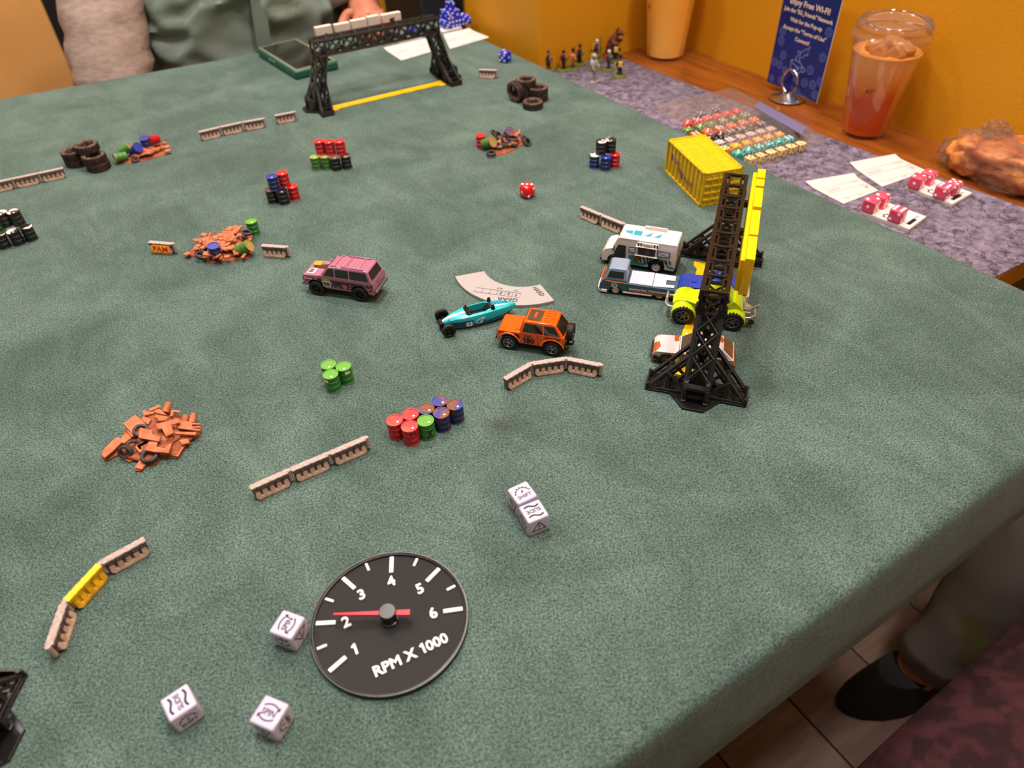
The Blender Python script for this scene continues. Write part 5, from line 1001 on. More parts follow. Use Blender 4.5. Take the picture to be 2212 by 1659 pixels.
# --- blue car, mostly hidden by the buggy
h = radians(132.5); c = Vector((444.5, 375, 0))
t = thing('toy_car', 'blue toy car half hidden behind the lime buggy', 'toy car', c, h, 'die-cast toy cars')
BC = mat('blue_paint', '1442b0', .25, coat=.6)
shell(t, 'body', BC, [(-30, 5, 11.4), (-31.5, 9, 11.8), (-30, 15.4, 11), (-14, 16, 11.4), (8, 16, 11.4), (27, 15.6, 10.6), (30.5, 12.6, 10.6), (31, 6, 10.6)], 1, cuts=((19, 6, 7.6), (-19, 6, 7.6)))
shell(t, 'cabin', BC, [(-27, 15.4, 11), (9, 15.6, 11), (1, 23.6, 8.8), (-2, 24.6, 8.6), (-12, 24.6, 8.6), (-16, 23.4, 8.8)], .9)
panel(t, 'windscreen', [(8.4, -9.6, 16.6), (8.4, 9.6, 16.6), (1.6, 8.2, 23.2), (1.6, -8.2, 23.2)], GLASSY, mirror=False); panel(t, 'side_window', [(5, 11, 16.8), (-20, 10.9, 16.8), (-13.5, 9.2, 22.8), (-.6, 9.2, 22.8)], GLASSY)
panel(t, 'roof_spot', [(-4, -4.5, 24.8), (-4, -1.5, 24.8), (-8, -1.5, 24.8), (-8, -4.5, 24.8)], mat('pale_blue_decal', '9ec4f0', .4), .3); panel(t, 'rear_decal', [(-27.5, 10.4, 15.2), (-31, 11.2, 11), (-31, 11.6, 7), (-25, 11.6, 7)], mat('pink_side_decal', 'c8506e', .4), .4)
mk('hood_scoop', G().box((17, 1, 16.2), (5, 3, .9)), BC, t, bevel=.3); mk('rear_bumper', G().prism([(-33.6, -10), (-33.6, 10), (-30.6, 12), (-28, 12), (-28, -12), (-30.6, -12)], 5, 13), mat('pale_bumper', 'c8b4aa', .4), t, bevel=.8); mk('front_bumper', G().box((31.4, 0, 7), (1.8, 20, 4)), mat('pale_bumper'), t, bevel=.6); mk('chassis', G().box((0, 0, 5), (52, 16, 3)), DARK, t, bevel=.4)
for x in (19, -19):
    for y in (11.6, -11.6): wheel(t, x, y, 6.2, 4.6, 'steel', 0, 6)
# --- teal three-wheeler
f0 = at(976, 728.6); f1 = at(951, 692); fc = (f0 + f1) / 2; tl = at(1092, 668, 6); tl.z = 0
h = ang(tl, fc); c = fc - Vector((cos(h), sin(h), 0)) * 27
t = thing('toy_racer', 'turquoise open toy three-wheeler numbered 03 with black front wheels', 'toy car', c, h, 'die-cast toy cars')
TQ = mat('turquoise_paint', '22b6bc', .25, coat=.6); NV = mat('navy_panel', '143a5e', .35, coat=.3)
prof = [(31, 2.5, 8.5, 3.6), (27, 3.5, 10.6, 3.2), (20, 6, 12.6, 2.6), (10, 8.6, 13.8, 2.2), (0, 9.8, 14.4, 2.2), (-14, 9.6, 14.8, 2.4), (-26, 7.4, 14.2, 3.2), (-34, 4.6, 12.8, 5), (-39, 2, 11.4, 7.4), (-40.5, .8, 10.6, 8.6)]
rg = []
for x, hw_, zt, zb in prof:
    zm = zb + (zt - zb) * .62
    rg.append([Vector((x, -hw_ * .86, zb)), Vector((x, hw_ * .86, zb)), Vector((x, hw_, zm)), Vector((x, hw_ * .93, zt - 1.1)), Vector((x, hw_ * .62, zt)), Vector((x, -hw_ * .62, zt)), Vector((x, -hw_ * .93, zt - 1.1)), Vector((x, -hw_, zm))])
o = mk('body', G().loft(rg), TQ, t)
recut(o, [G().prism([(6, -6.4), (6, 6.4), (-10, 6.6), (-15, 4.5), (-15, -4.5), (-10, -6.6)], 8, 20)])
for p in o.data.polygons: p.use_smooth = True
o.data.set_sharp_from_angle(angle=radians(38)); b = o.modifiers.new('bevel', 'BEVEL'); b.width = .5 * S; b.segments = 2; b.limit_method = 'ANGLE'
mk('cockpit_tub', G().prism([(5.9, -6.2), (5.9, 6.2), (-10, 6.4), (-14.8, 4.4), (-14.8, -4.4), (-10, -6.4)], 7.4, 8.2), DARK, t); mk('seat', G().loft([[Vector((-9 - k * 3.4, -4.6 + k * .2, 8 + k * 4.2)), Vector((-9 - k * 3.4, 4.6 - k * .2, 8 + k * 4.2)), Vector((-12 - k * 3, 4.6 - k * .2, 8 + k * 4.2)), Vector((-12 - k * 3, -4.6 + k * .2, 8 + k * 4.2))] for k in (0, .5, 1, 1.5, 1.9)]), DARK, t, bevel=1)
mk('dash', G().box((5.4, 0, 13.6), (3, 13, 3)), DARK, t, bevel=.4); mk('wind_deflector', G().plate([(7.6, -5.5, 14.2), (7.6, 5.5, 14.2), (5.8, 4.5, 18), (5.8, -4.5, 18)], .8), DARK, t); mk('steering_wheel', G().ring([(1.9, -.4), (2.7, -.4), (2.7, .4), (1.9, .4)], 16, Matrix.Translation((2.4, 0, 13.2)) @ Matrix.Rotation(radians(-65), 4, 'Y')), DARK, t)
for s in (-1, 1): mk('roll_hoop', G().loft([[Vector((-17 + dx * (1 - k * .5), s * 6.2 + dy * (1 - k * .6), 13.8 + k * 5)) for dx, dy in ((2.4, 0), (0, 1.5), (-2.4, 0), (0, -1.5))] for k in (0, .5, .85, 1)]), DARK, t, smooth=60)
mk('nose_stripe', G().loft([[Vector((x, -1.3, z - .1)), Vector((x, 1.3, z - .1)), Vector((x, 1.3, z + .18)), Vector((x, -1.3, z + .18))] for x, z in ((30.4, 8.7), (27, 10.6), (20, 12.6), (10, 13.8), (8, 13.95))]), mat('cream_stripe', 'e8e4d4', .4), t); mk('tail_stripe', G().loft([[Vector((x, 1.2, z - .1)), Vector((x, 3.2 * k, z - .1)), Vector((x, 3.2 * k, z + .18)), Vector((x, 1.2, z + .18))] for x, z, k in ((-16, 14.75, 1), (-26, 14.2, .9), (-33, 13, .7))]), mat('cream_stripe'), t)
g = G()
for i in range(6): g.plate([(-18 - i * 2.6, -4.6 + i * .4, 14.75 - i * .12 - .05 * i * i * .5), (-19.2 - i * 2.6, -4.6 + i * .4, 14.7 - i * .14 - .05 * i * i * .5), (-20 - i * 2.6, .4, 14.72 - i * .14 - .05 * i * i * .5), (-18.8 - i * 2.6, .4, 14.78 - i * .12 - .05 * i * i * .5)], .35)
for i in range(5): g.plate([(24 - i * 3, 2 + .1 * i, 11.9 + i * .35), (23 - i * 3, 2 + .1 * i, 12.1 + i * .35), (23.4 - i * 3, 3.9, 11.8 + i * .38), (24.4 - i * 3, 3.9, 11.6 + i * .38)], .4)
mk('pattern_decal', g, mat('blue_pattern', '14609c', .4), t)
panel(t, 'side_panel', [(24, 4.9, 4), (24, 5.2, 8.6), (13, 8.4, 9.6), (3, 9.9, 10.0), (3, 9.4, 3.6), (13, 7.6, 3.7)], NV, .5); side_text(t, '03', 4.2, 6, 7, 10.0, 6.6, PAPER, 0)
panel(t, 'tail_panel', [(2.6, 9.7, 3.6), (-13, 9.5, 3.6), (-26, 7.2, 4.2), (-36, 3.6, 6.6), (-30, 6.3, 6.6), (-14, 9.9, 6.2), (2.6, 10.1, 6)], NV, .3)
g = G(); M = frame((-4, 10.2, 8.6), (-1, 0, 0), (0, 0, 1)); stroke(g, [(-5, -2), (-2, 1), (1, 1.6), (4, 2)], .5, M, .12); stroke(g, [(-1, -2.4), (1, -1), (3, 1.4)], .5, M, .12); stroke(g, [(-4, -3), (0, -3), (2, -2)], .4, M, .12); mk('swoosh_decal', g, PAPER, t)
g = G()
for s in (-1, 1):
    g.bar((27, s * 3, 6), (27, s * 13, 6), 1.2).bar((23, s * 4, 5), (27, s * 11, 6), .9).bar((30, s * 2, 8), (27, s * 11, 7), .9)
g.cyl((30.5, -4, 7), (30.5, 4, 7), 2.6, n=14).box((31.5, 0, 4.6), (3, 8, 3)); mk('front_axle', g, DARK, t, bevel=.2)
for y in (14.3, -14.3): wheel(t, 27, y, 6.6, 3.6, 'black', 0, 5)
wheel(t, -28, 2, 6, 4, 'black', 0, 5)
# ---------------------------------------------------------------- things on the ledge
from mathutils import noise as mnoise
def gradient(name, stops, rough=.2, sss=.3, trans=0, coat=.3):
    """colour of a layered drink by height (object z in metres)"""
    M = bpy.data.materials.new(name); M.use_nodes = True; nt = M.node_tree; b = nt.nodes['Principled BSDF']; L = nt.links.new
    tc = nt.nodes.new('ShaderNodeTexCoord'); sp = nt.nodes.new('ShaderNodeSeparateXYZ'); mr = nt.nodes.new('ShaderNodeMapRange'); mr.inputs[2].default_value = .14
    n = nt.nodes.new('ShaderNodeTexNoise'); n.inputs['Scale'].default_value = 25; ad = nt.nodes.new('ShaderNodeMath'); ad.operation = 'MULTIPLY_ADD'; ad.inputs[1].default_value = .02; 
    r = nt.nodes.new('ShaderNodeValToRGB')
    while len(r.color_ramp.elements) < len(stops): r.color_ramp.elements.new(.5)
    for e, (p, c) in zip(r.color_ramp.elements, stops): e.position = p; e.color = (*lin(c), 1)
    L(tc.outputs['Object'], sp.inputs[0]); L(tc.outputs['Object'], n.inputs[0]); L(n.outputs['Fac'], ad.inputs[0]); L(sp.outputs['Z'], ad.inputs[2]); L(ad.outputs[0], mr.inputs[0]); L(mr.outputs[0], r.inputs[0]); L(r.outputs[0], b.inputs['Base Color'])
    b.inputs['Roughness'].default_value = rough; b.inputs['Coat Weight'].default_value = coat; b.inputs['Transmission Weight'].default_value = trans
    if sss: b.inputs['Subsurface Weight'].default_value = sss; b.inputs['Subsurface Radius'].default_value = (.02, .008, .004); b.inputs['Subsurface Scale'].default_value = .5
    return M
FILM = clear('clear_cup_plastic', 'fdf8f4', .2, .04, .015, .4); LIDF = clear('clear_lid_plastic', 'fbf4ee', .25, .05, .06, .9)
def cup(label, c, r0, r1, h, level, drink, ice=False, lid=True):
    t = thing('drink_cup', label, 'cup', c)
    def rr(z): return r0 + (r1 - r0) * z / h
    mk('cup_wall', G().loft([[Vector((a * cos(2 * pi * i / 48), a * sin(2 * pi * i / 48), z)) for i in range(48)] for a, z in [(r0 - 3, 2), (r0, .0), (rr(6), 6)] + [(rr(z), z) for z in range(14, int(h) + 1, 12)] + [(r1, h), (r1 + 1.4, h), (r1 + 1.4, h - 2)]], False), FILM, t, smooth=50)
    mk('drink', G().lathe([(r0 - 3.4, 2.6), (r0 - 1, 3.4), (rr(12) - 1, 12)] + [(rr(z) - 1, z) for z in range(22, int(level), 14)] + [(rr(level) - 1, level)], 48), drink, t, smooth=40)
    if ice:
        for i in range(9):
            a = i * 2.4; q = r1 * .55 * (.4 + .6 * ((i * 7) % 5) / 5); M = Matrix.Translation((q * cos(a), q * sin(a), level - 3 + (i % 3) * 3)) @ Matrix.Rotation(i, 4, 'X') @ Matrix.Rotation(i * .7, 4, 'Y')
            mk('ice_cube', G().box((0, 0, 0), (22, 20, 18), M), mat('ice', 'dca060', .12, trans=.5, ior=1.31), t, bevel=4, seg=3, smooth=60)
    if lid:
        L_ = [(r1 + 2.4, h - 4), (r1 + 3.2, h - 1), (r1 + 2.2, h + 1.5), (r1 + .5, h + 3), (r1 - .5, h + 6), (r1 - 1, h + 8.5), (r1 + .2, h + 10), (r1 - 2.5, h + 17), (r1 - 4, h + 17.6), (r1 - 5.5, h + 16), (r1 - 7, h + 13.4), (3, h + 13)]
        mk('lid', G().loft([[Vector((a * cos(2 * pi * i / 48), a * sin(2 * pi * i / 48), z)) for i in range(48)] for a, z in L_], False), LIDF, t, smooth=50)
    return t
TEA = gradient('layered_fruit_tea', [(0, 'f07410'), (.05, 'e46204'), (.14, 'c04a02'), (.45, 'b84c06'), (.58, 'cc7418'), (.77, 'dc9a50')], .12, 0)
p = at(1864, 283, LZ); c1 = p.copy()
t = cup('tall clear cup of layered red and orange iced tea with flat lid', p, 29, 46, 128, 108, TEA, True)
g = G(); v = Vector((-p.x, -p.y, 0)).normalized(); v = Matrix.Rotation(radians(-8), 3, 'Z') @ v; M = frame(v * 38.2 + Vector((0, 0, 66)), Vector((0, 0, 1)).cross(v), Vector((0, 0, 1)) + v * .13)
stroke(g, [(-6, -2.6), (-4.6, 2.4), (-4, -1), (-2.6, 2.4), (-2.2, -2.4)], .7, M, .3); stroke(g, [(-.4, 2.6), (5, 3.2)], .7, M, .3); stroke(g, [(1.4, 2.8), (1.2, -2.6)], .7, M, .3); mk('handwriting', g, INK, t)
MANGO = gradient('mango_smoothie', [(0, 'ffd488'), (.12, 'ffc860'), (.5, 'ffbe48'), (1, 'ffb43c')], .3, 0)
p = at(1436, 118, LZ); t = cup('tall cup of opaque yellow mango smoothie in the ledge corner', p, 33, 46, 140, 132, MANGO, False, True)
g = G(); v = Vector((-p.x, -p.y, 0)).normalized(); v = Matrix.Rotation(radians(-52), 3, 'Z') @ v; M = frame(v * 41.6 + Vector((0, 0, 84)), Vector((0, 0, 1)).cross(v), Vector((0, 0, 1)) + v * .1)
stroke(g, [(-3, 3), (-3, -3)], .8, M, .3); stroke(g, [(1, 3), (-2.6, 0), (1.6, -2.6)], .8, M, .3); mk('handwriting', g, INK, t)
# ---- notice card in a ring stand
a, b = at(1657, 176, LZ + 8), at(1763.5, 222, LZ + 8); W = (b - a).length; x = (b - a).normalized(); up = Vector((0, 0, 1)); ctr = (a + b) / 2; HC = 158
BLU = mat('notice_blue', '14247c', .3, noise=(20, 2), c2='10205f', coat=.2); IVORY = mat('notice_ivory', 'e6d2b4', .5); PALE = mat('notice_pale_blue', '5a6cb4', .5)
th = ang(a, b); t = thing('notice_card', 'blue card with white free Wi-Fi instructions held in a ring stand', 'sign', ctr, th)
mk('card', G().box((0, 0, HC / 2), (W, 1.2, HC)), BLU, t, bevel=.2); mk('white_edge', G().box((0, .5, HC / 2), (W + 1.2, .6, HC + 1.2)), PAPER, t)
def crd(z, x=0): return frame((x, -.62, z), (1, 0, 0), (0, 0, 1))
for s, z, h, w_ in (('Enjoy Free Wi-Fi!', 121, 8, 76), ('Join the "EG_Friends" Network', 109, 5.6, 94), ('Wait for the Pop-up', 97, 5.6, 62), ('Accept the "Terms of Use"', 85, 5.6, 84), ('Connect!', 73.5, 5.6, 28)):
    g = G(); word(g, s, h, w_, .12, crd(z)); mk('lettering', g, IVORY, t)
for i, (x_, z, r) in enumerate([(-40, 64, 6.4), (44, 96, 6.6), (-47, 136, 6), (44, 62, 6.4), (-30, 46, 6.2), (-45, 32, 6), (-33, 31, 6), (-20, 26, 6), (27, 40, 6.6), (22, 20, 6.4), (38, 22, 6.4), (50, 30, 6), (-24, 10, 6), (46, 10, 6), (-41, 77, 6.2), (14, 4, 5), (-44, 8, 5), (4, 20, 5)]):
    g = G(); M = crd(z, x_); hx = [(r * cos(radians(30 + 60 * k)), r * sin(radians(30 + 60 * k))) for k in range(6)]; tr = [(r * .5 * cos(radians(90 + 120 * k)), r * .5 * sin(radians(90 + 120 * k))) for k in range(3)]
    stroke(g, hx, .7, M, .1, True); stroke(g, tr, .6, M, .1, True)
    for k in range(3):
        for j in (-1, 0, 1): stroke(g, [tr[k], hx[(1 + 2 * k + j) % 6]], .5, M, .1)
    mk('die_icon', g, PALE, t)
g = G(); M = crd(42, 0) @ Matrix.Diagonal((.85, .85, 1, 1))
stroke(g, [(-15, 2), (-13, -10), (-6, -19), (5, -19), (12, -10), (14, -2)], .9, M); stroke(g, [(-15, 2), (-6, 5), (6, 3), (14, -2), (6, -6), (-8, -3), (-15, 2)], .8, M); stroke(g, arc(16, -7, 4, -120, 110, 8), .8, M)
stroke(g, [(-3, 3), (-5, 9), (-1, 14), (-4, 19), (1, 21), (3, 16), (2, 10), (5, 6), (3, 2)], .8, M); stroke(g, [(2, 17), (10, 25), (22, 33), (18, 24), (19, 18), (13, 18), (10, 12), (4, 12)], .8, M); stroke(g, arc(2, -11, 4.5, 0, 330, 12), .7, M); stroke(g, arc(2, -11, 1.8, 0, 330, 8), .7, M); mk('cup_dragon_emblem', g, mat('notice_line', '9aa4d4', .5), t)
o = mk('ring', G().tube([(1 + 15 * cos(k * pi / 16), 0, 17 + 17 * sin(k * pi / 16)) for k in range(32)], 2.0, 10, False), CHROME, t, smooth=60); o.location.y = -8 * S; o.rotation_euler[2] = 0
st = mk('stand_base', G().lathe([(27, 0), (27, 1.2), (24, 2.6), (15, 5), (9, 9), (5, 10), (.1, 10)], 40), CHROME, t, smooth=40); st.location = Vector((1, -6, -8)) * S
# ---- bag of dice
q = [at(1408, 231, LZ), at(1580, 190, LZ), at(1795, 303, LZ), at(1640, 366, LZ)]
c = sum(q, Vector()) / 4; t = thing('dice_bag', 'clear plastic bag holding rows of coloured dice', 'bag', (c.x, c.y, LZ))
BAG = clear('bag_film', 'f6ebe6', .16, .12, .09, .7); n = 14; rows_ = []
for i in range(n + 1):
    u = i / n; rows_.append([(q[0].lerp(q[3], j / n)).lerp(q[1].lerp(q[2], j / n), u) - c for j in range(n + 1)])
g = G()
for i in range(n + 1):
    for j in range(n + 1):
        p = rows_[i][j]; u, v = i / n, j / n; e = min(1, 6 * min(u, 1 - u, v, 1 - v)); e = e * e * (3 - 2 * e)
        g.v.append((p.x, p.y, .35 + e * (14 + 1.2 * mnoise.noise(Vector((p.x, p.y, 0)) * .06))))
for i in range(n):
    for j in range(n): g.f.append((i * (n + 1) + j, i * (n + 1) + j + 1, (i + 1) * (n + 1) + j + 1, (i + 1) * (n + 1) + j))
mk('top_film', g, BAG, t, smooth=60)
mk('label_strip', G().plate([at(x, y, LZ + 15.6) - c for x, y in ((1628, 231), (1641, 219), (1741, 274), (1732, 291))], .3), mat('violet_label', '6a6484', .5), t)
dd = 12.0; rn = random.Random(5)
ROWS = [('purple', '3a3470', ((1514, 243), (1547, 235)), 2, 0), ('red', 'd8433c', ((1485, 263), (1592, 237)), 6, 0), ('green', '5c8a42', ((1487, 277), (1610, 246)), 6, 0), ('orange', 'e8662a', ((1503, 287), (1630, 256)), 6, 0), ('dark brown', '3a322e', ((1534, 293), (1644, 265)), 6, 0),
        ('white', 'd2c4be', ((1555, 304), (1666, 275)), 6, 1), ('golden yellow', 'dca524', ((1566, 318), (1684, 287)), 6, 0), ('teal', '28a39a', ((1595, 327), (1704, 296)), 6, 0), ('cream', 'e0c68e', ((1622, 338), (1731, 307)), 6, 1)]
fixedA = None
for nm, hx, (pa, pb), k, dark in ROWS:
    A, B = at(*pa, LZ + dd), at(*pb, LZ + dd); m_ = mat(nm.replace(' ', '_') + '_bag_die', hx, .25, coat=.3); dv = (B - A).normalized(); mid = (A + B) / 2; sp_ = max(dd + .3, (B - A).length / (k - 1)) if k > 2 else (B - A).length
    for i in range(k):
        p = mid + dv * sp_ * (i - (k - 1) / 2)
        pip_die('small %s die in the %s row inside the clear bag' % (nm, nm) if nm != 'purple' else 'one of two purple dice above the rows in the clear bag', (p.x, p.y, LZ), ang(A, B), dd, m_, tuple(rn.sample([1, 2, 3, 4, 5, 6], 5)), nm + ' dice in the clear bag', None, PIPB if dark else PIPM, .17)
# ---- stat cards and dash boards on the mat
CARD = mat('stat_card', 'd8cac4', .5)
def stat_card(label, px, z, num, bend=3.0, group='stat cards on the ledge'):
    P = [at(x, y, z) for x, y in px]; o = sum(P, Vector()) / 4; o.z = 0; t = thing('stat_card', label, 'card', (o.x, o.y, z), 0, group); n = 10
    def S_(u, v, dz=0):
        p = P[0].lerp(P[1], u).lerp(P[3].lerp(P[2], u), v) - o; p.z = .25 + bend * max(0, .3 - v) ** 2 * 11 + dz; return p
    g = G()
    for dz in (0, .35):
        for i in range(n + 1):
            for j in range(n + 1): g.v.append(tuple(S_(i / n, j / n, dz)))
    N = (n + 1) ** 2
    for i in range(n):
        for j in range(n):
            a = i * (n + 1) + j; f_ = (a, a + 1, a + n + 2, a + n + 1); g.f += [f_[::-1], tuple(k + N for k in f_)]
    for i in range(n):
        for a, b in ((i, i + 1), (n * (n + 1) + i, n * (n + 1) + i + 1), (i * (n + 1), (i + 1) * (n + 1)), (i * (n + 1) + n, (i + 1) * (n + 1) + n)): g.f.append((a, b, b + N, a + N))
    mk('sheet', g, CARD, t, smooth=40)
    X = (S_(1, .6) - S_(0, .6)); Y = (S_(.5, .3) - S_(.5, 1)); w_ = X.length; M = frame(S_(.5, .62, .42), X, Y); h = (S_(.5, 1) - S_(.5, .3)).length
    g = G()
    for yy, x0, x1, wd in ((.44, -.46, .46, .3), (.10, -.46, .30, .3), (.10, .32, .46, .3), (-.36, -.46, .46, .3), (.30, -.40, -.1, .35), (.24, -.42, -.08, .35), (.18, -.40, -.12, .35), (.38, .2, .44, .35), (.34, .26, .44, .35), (-.42, -.3, -.2, .5), (-.42, 0, .1, .5)): stroke(g, [(x0 * w_, yy * h), (x1 * w_, yy * h)], wd, M, .06)
    stroke(g, [(.33 * w_, .05 * h), (.45 * w_, .05 * h), (.45 * w_, -.2 * h), (.33 * w_, -.2 * h)], .3, M, .06, True)
    if num: word(g, num, 5.2, None, .08, M @ T(.39 * w_, -.08 * h))
    mk('print', g, mat('card_ink', '5a5050', .6), t); return t
stat_card('white stat card numbered 6 lying on the mat at the table edge', [(1738, 397), (1843, 379), (1897, 412), (1822, 441)], LZ, '6')
stat_card('white stat card numbered 5 lying closer to the iced tea cup', [(1834, 356), (1932, 338), (2002, 370), (1905, 404)], LZ, '5')
PINK = mat('pink_die', 'e0506c', .25, coat=.3, sss=.3)
def dash_board(label, px, z0, th_, dice, dm, group, z=None):
    P = [at(x, y, z0 + th_) for x, y in px]; A, B, C_ = P; x = (B - A).normalized(); L = (B - A).length; W = (C_ - B).length; ctr = (A + C_) / 2
    t = thing('dash_board', label, 'game board', (ctr.x, ctr.y, z0), ang(A, B), group)
    mk('tray', G().box((0, 0, th_ / 2), (L, W, th_)), CREAM, t, bevel=.5); s = 1 if (C_ - B).cross(x).z < 0 else -1
    mk('inset', G().box((0, 0, th_), (L - 4, W - 4, .5)), WHITE, t, bevel=.15)
    g = G(); M = Matrix.Translation((0, 0, th_ + .25)); k_ = L / 62
    ring_ = arc(-2 * k_, -s * W * .27, 4.2 * k_, 0, 345, 16); stroke(g, ring_, 1.6 * k_, M, .12, True)
    for a in range(0, 360, 60): stroke(g, [(-2 * k_ + 4 * k_ * cos(radians(a)), -s * W * .27 + 4 * k_ * sin(radians(a))), (-2 * k_ + 6.4 * k_ * cos(radians(a)), -s * W * .27 + 6.4 * k_ * sin(radians(a)))], 1.8 * k_, M, .12)
    g.raw([(x_, y_, th_ + .25) for x_, y_ in ((L * .36, -W * .3), (L * .44, -W * .3), (L * .44, W * .12), (L * .36, W * .12))], [(0, 1, 2, 3)]); g.v += [(a_, b_, c_ + .15) for a_, b_, c_ in g.v[-4:]]; n_ = len(g.v); g.f += [(n_ - 4, n_ - 3, n_ - 2, n_ - 1)]
    stroke(g, [(L * .38, W * .14), (L * .38, W * .34), (L * .42, W * .34)], 1.2 * k_, M, .12); stroke(g, [(-2 * k_, W * .3), (2 * k_, W * .36)], 1.5 * k_, M, .12)
    mk('icons', g, INK, t); return t
P1 = dash_board('small white dash board carrying three pink dice', [(1858, 455), (1962, 494), (2004, 468)], LZ, 4.5, None, PINK, 'white dash boards')
P2 = dash_board('small white dash board carrying four pink dice', [(1957, 402), (2058, 441), (2101, 416)], LZ, 4.5, None, PINK, 'white dash boards')
def board_dice(px, z, s, label, dm, th, faces, group):
    p = at(*px, z + s); pip_die(label, (p.x, p.y, z), th, s, dm, faces, group, None, PIPM, .14, .12, .26)
th = ang(at(1858, 455, LZ), at(1962, 494, LZ)); zb = LZ + 4.8
board_dice((1886, 429), zb, 15.2, 'pink die with two pips up on the board with three dice, at the outer side', PINK, th, (2, 5, 6, 4, 1), 'pink dice'); board_dice((1908, 419.5), zb, 15.2, 'pink die with two pips up on the three dice board, by the stat card', PINK, th, (2, 6, 5, 4, 1), 'pink dice'); board_dice((1944, 450), zb, 15.2, 'pink die with six pips up standing alone on the three dice board', PINK, th, (6, 3, 5, 1, 2), 'pink dice')
board_dice((1986, 379), zb, 15.2, 'pink die with two pips up on the four dice board, at the outer side', PINK, th, (2, 5, 6, 4, 1), 'pink dice'); board_dice((2010, 370), zb, 15.2, 'pink die with one pip up on the four dice board', PINK, th, (1, 4, 5, 3, 2), 'pink dice'); board_dice((2042, 400), zb, 15.2, 'pink die with six pips up on the four dice board, at the outer side', PINK, th, (6, 4, 5, 1, 2), 'pink dice'); board_dice((2064, 392), zb, 15.2, 'pink die with five pips up on the four dice board', PINK, th, (5, 6, 4, 1, 2), 'pink dice')
# ---- wrapped pastry
def blob(c, r, amp, fr, seed, sub=4):
    bm = bmesh.new(); bmesh.ops.create_icosphere(bm, subdivisions=sub, radius=1); g = G()
    for v in bm.verts:
        d = v.co.normalized(); k = 1 + amp * mnoise.fractal(d * fr + Vector((seed, 0, 0)), .9, 2.1, 5); g.v.append((c[0] + d.x * r[0] * k, c[1] + d.y * r[1] * k, c[2] + max(-r[2] * .75, d.z * r[2] * k)))
    g.f = [tuple(v.index for v in f.verts) for f in bm.faces]; bm.free(); return g
p = at(2142, 385, LZ); t = thing('wrapped_pastry', 'golden brown pastry wrapped in crinkled clear plastic film', 'pastry', (p.x, p.y, LZ))
CRUST = mat('golden_crust', 'a4561c', .45, noise=(28, 6), c2='d88c44', bump=(90, .5, 3))
mk('pastry', blob((2, -20, 23), (34, 58, 29), .22, 1.6, 3), CRUST, t, smooth=80); mk('pastry', blob((-2, 30, 20), (30, 30, 24), .25, 1.7, 9), CRUST, t, smooth=80)
WRAP = clear('crinkled_wrap', 'fffcfa', .22, .1, .04, .8)
nt = WRAP.node_tree; tcn = nt.nodes.new('ShaderNodeTexCoord'); nn = nt.nodes.new('ShaderNodeTexNoise'); nn.inputs['Scale'].default_value = 55; nn.inputs['Detail'].default_value = 5; nn.inputs['Distortion'].default_value = 1.5; bu = nt.nodes.new('ShaderNodeBump'); bu.inputs['Strength'].default_value = 1; bu.inputs['Distance'].default_value = .012
nt.links.new(tcn.outputs['Object'], nn.inputs[0]); nt.links.new(nn.outputs['Fac'], bu.inputs['Height'])
for n_ in nt.nodes:
    if n_.type in ('BSDF_GLOSSY', 'LAYER_WEIGHT'): nt.links.new(bu.outputs[0], n_.inputs['Normal'])
mk('plastic_wrap', blob((0, -6, 23), (37, 70, 32), .2, 2.2, 21, 5), WRAP, t, smooth=25); mk('plastic_wrap', blob((4, 18, 52), (11, 17, 13), .4, 2.0, 5, 4), WRAP, t, smooth=20); mk('plastic_wrap', blob((-6, 60, 16), (15, 11, 15), .4, 2.0, 7, 4), WRAP, t, smooth=20)
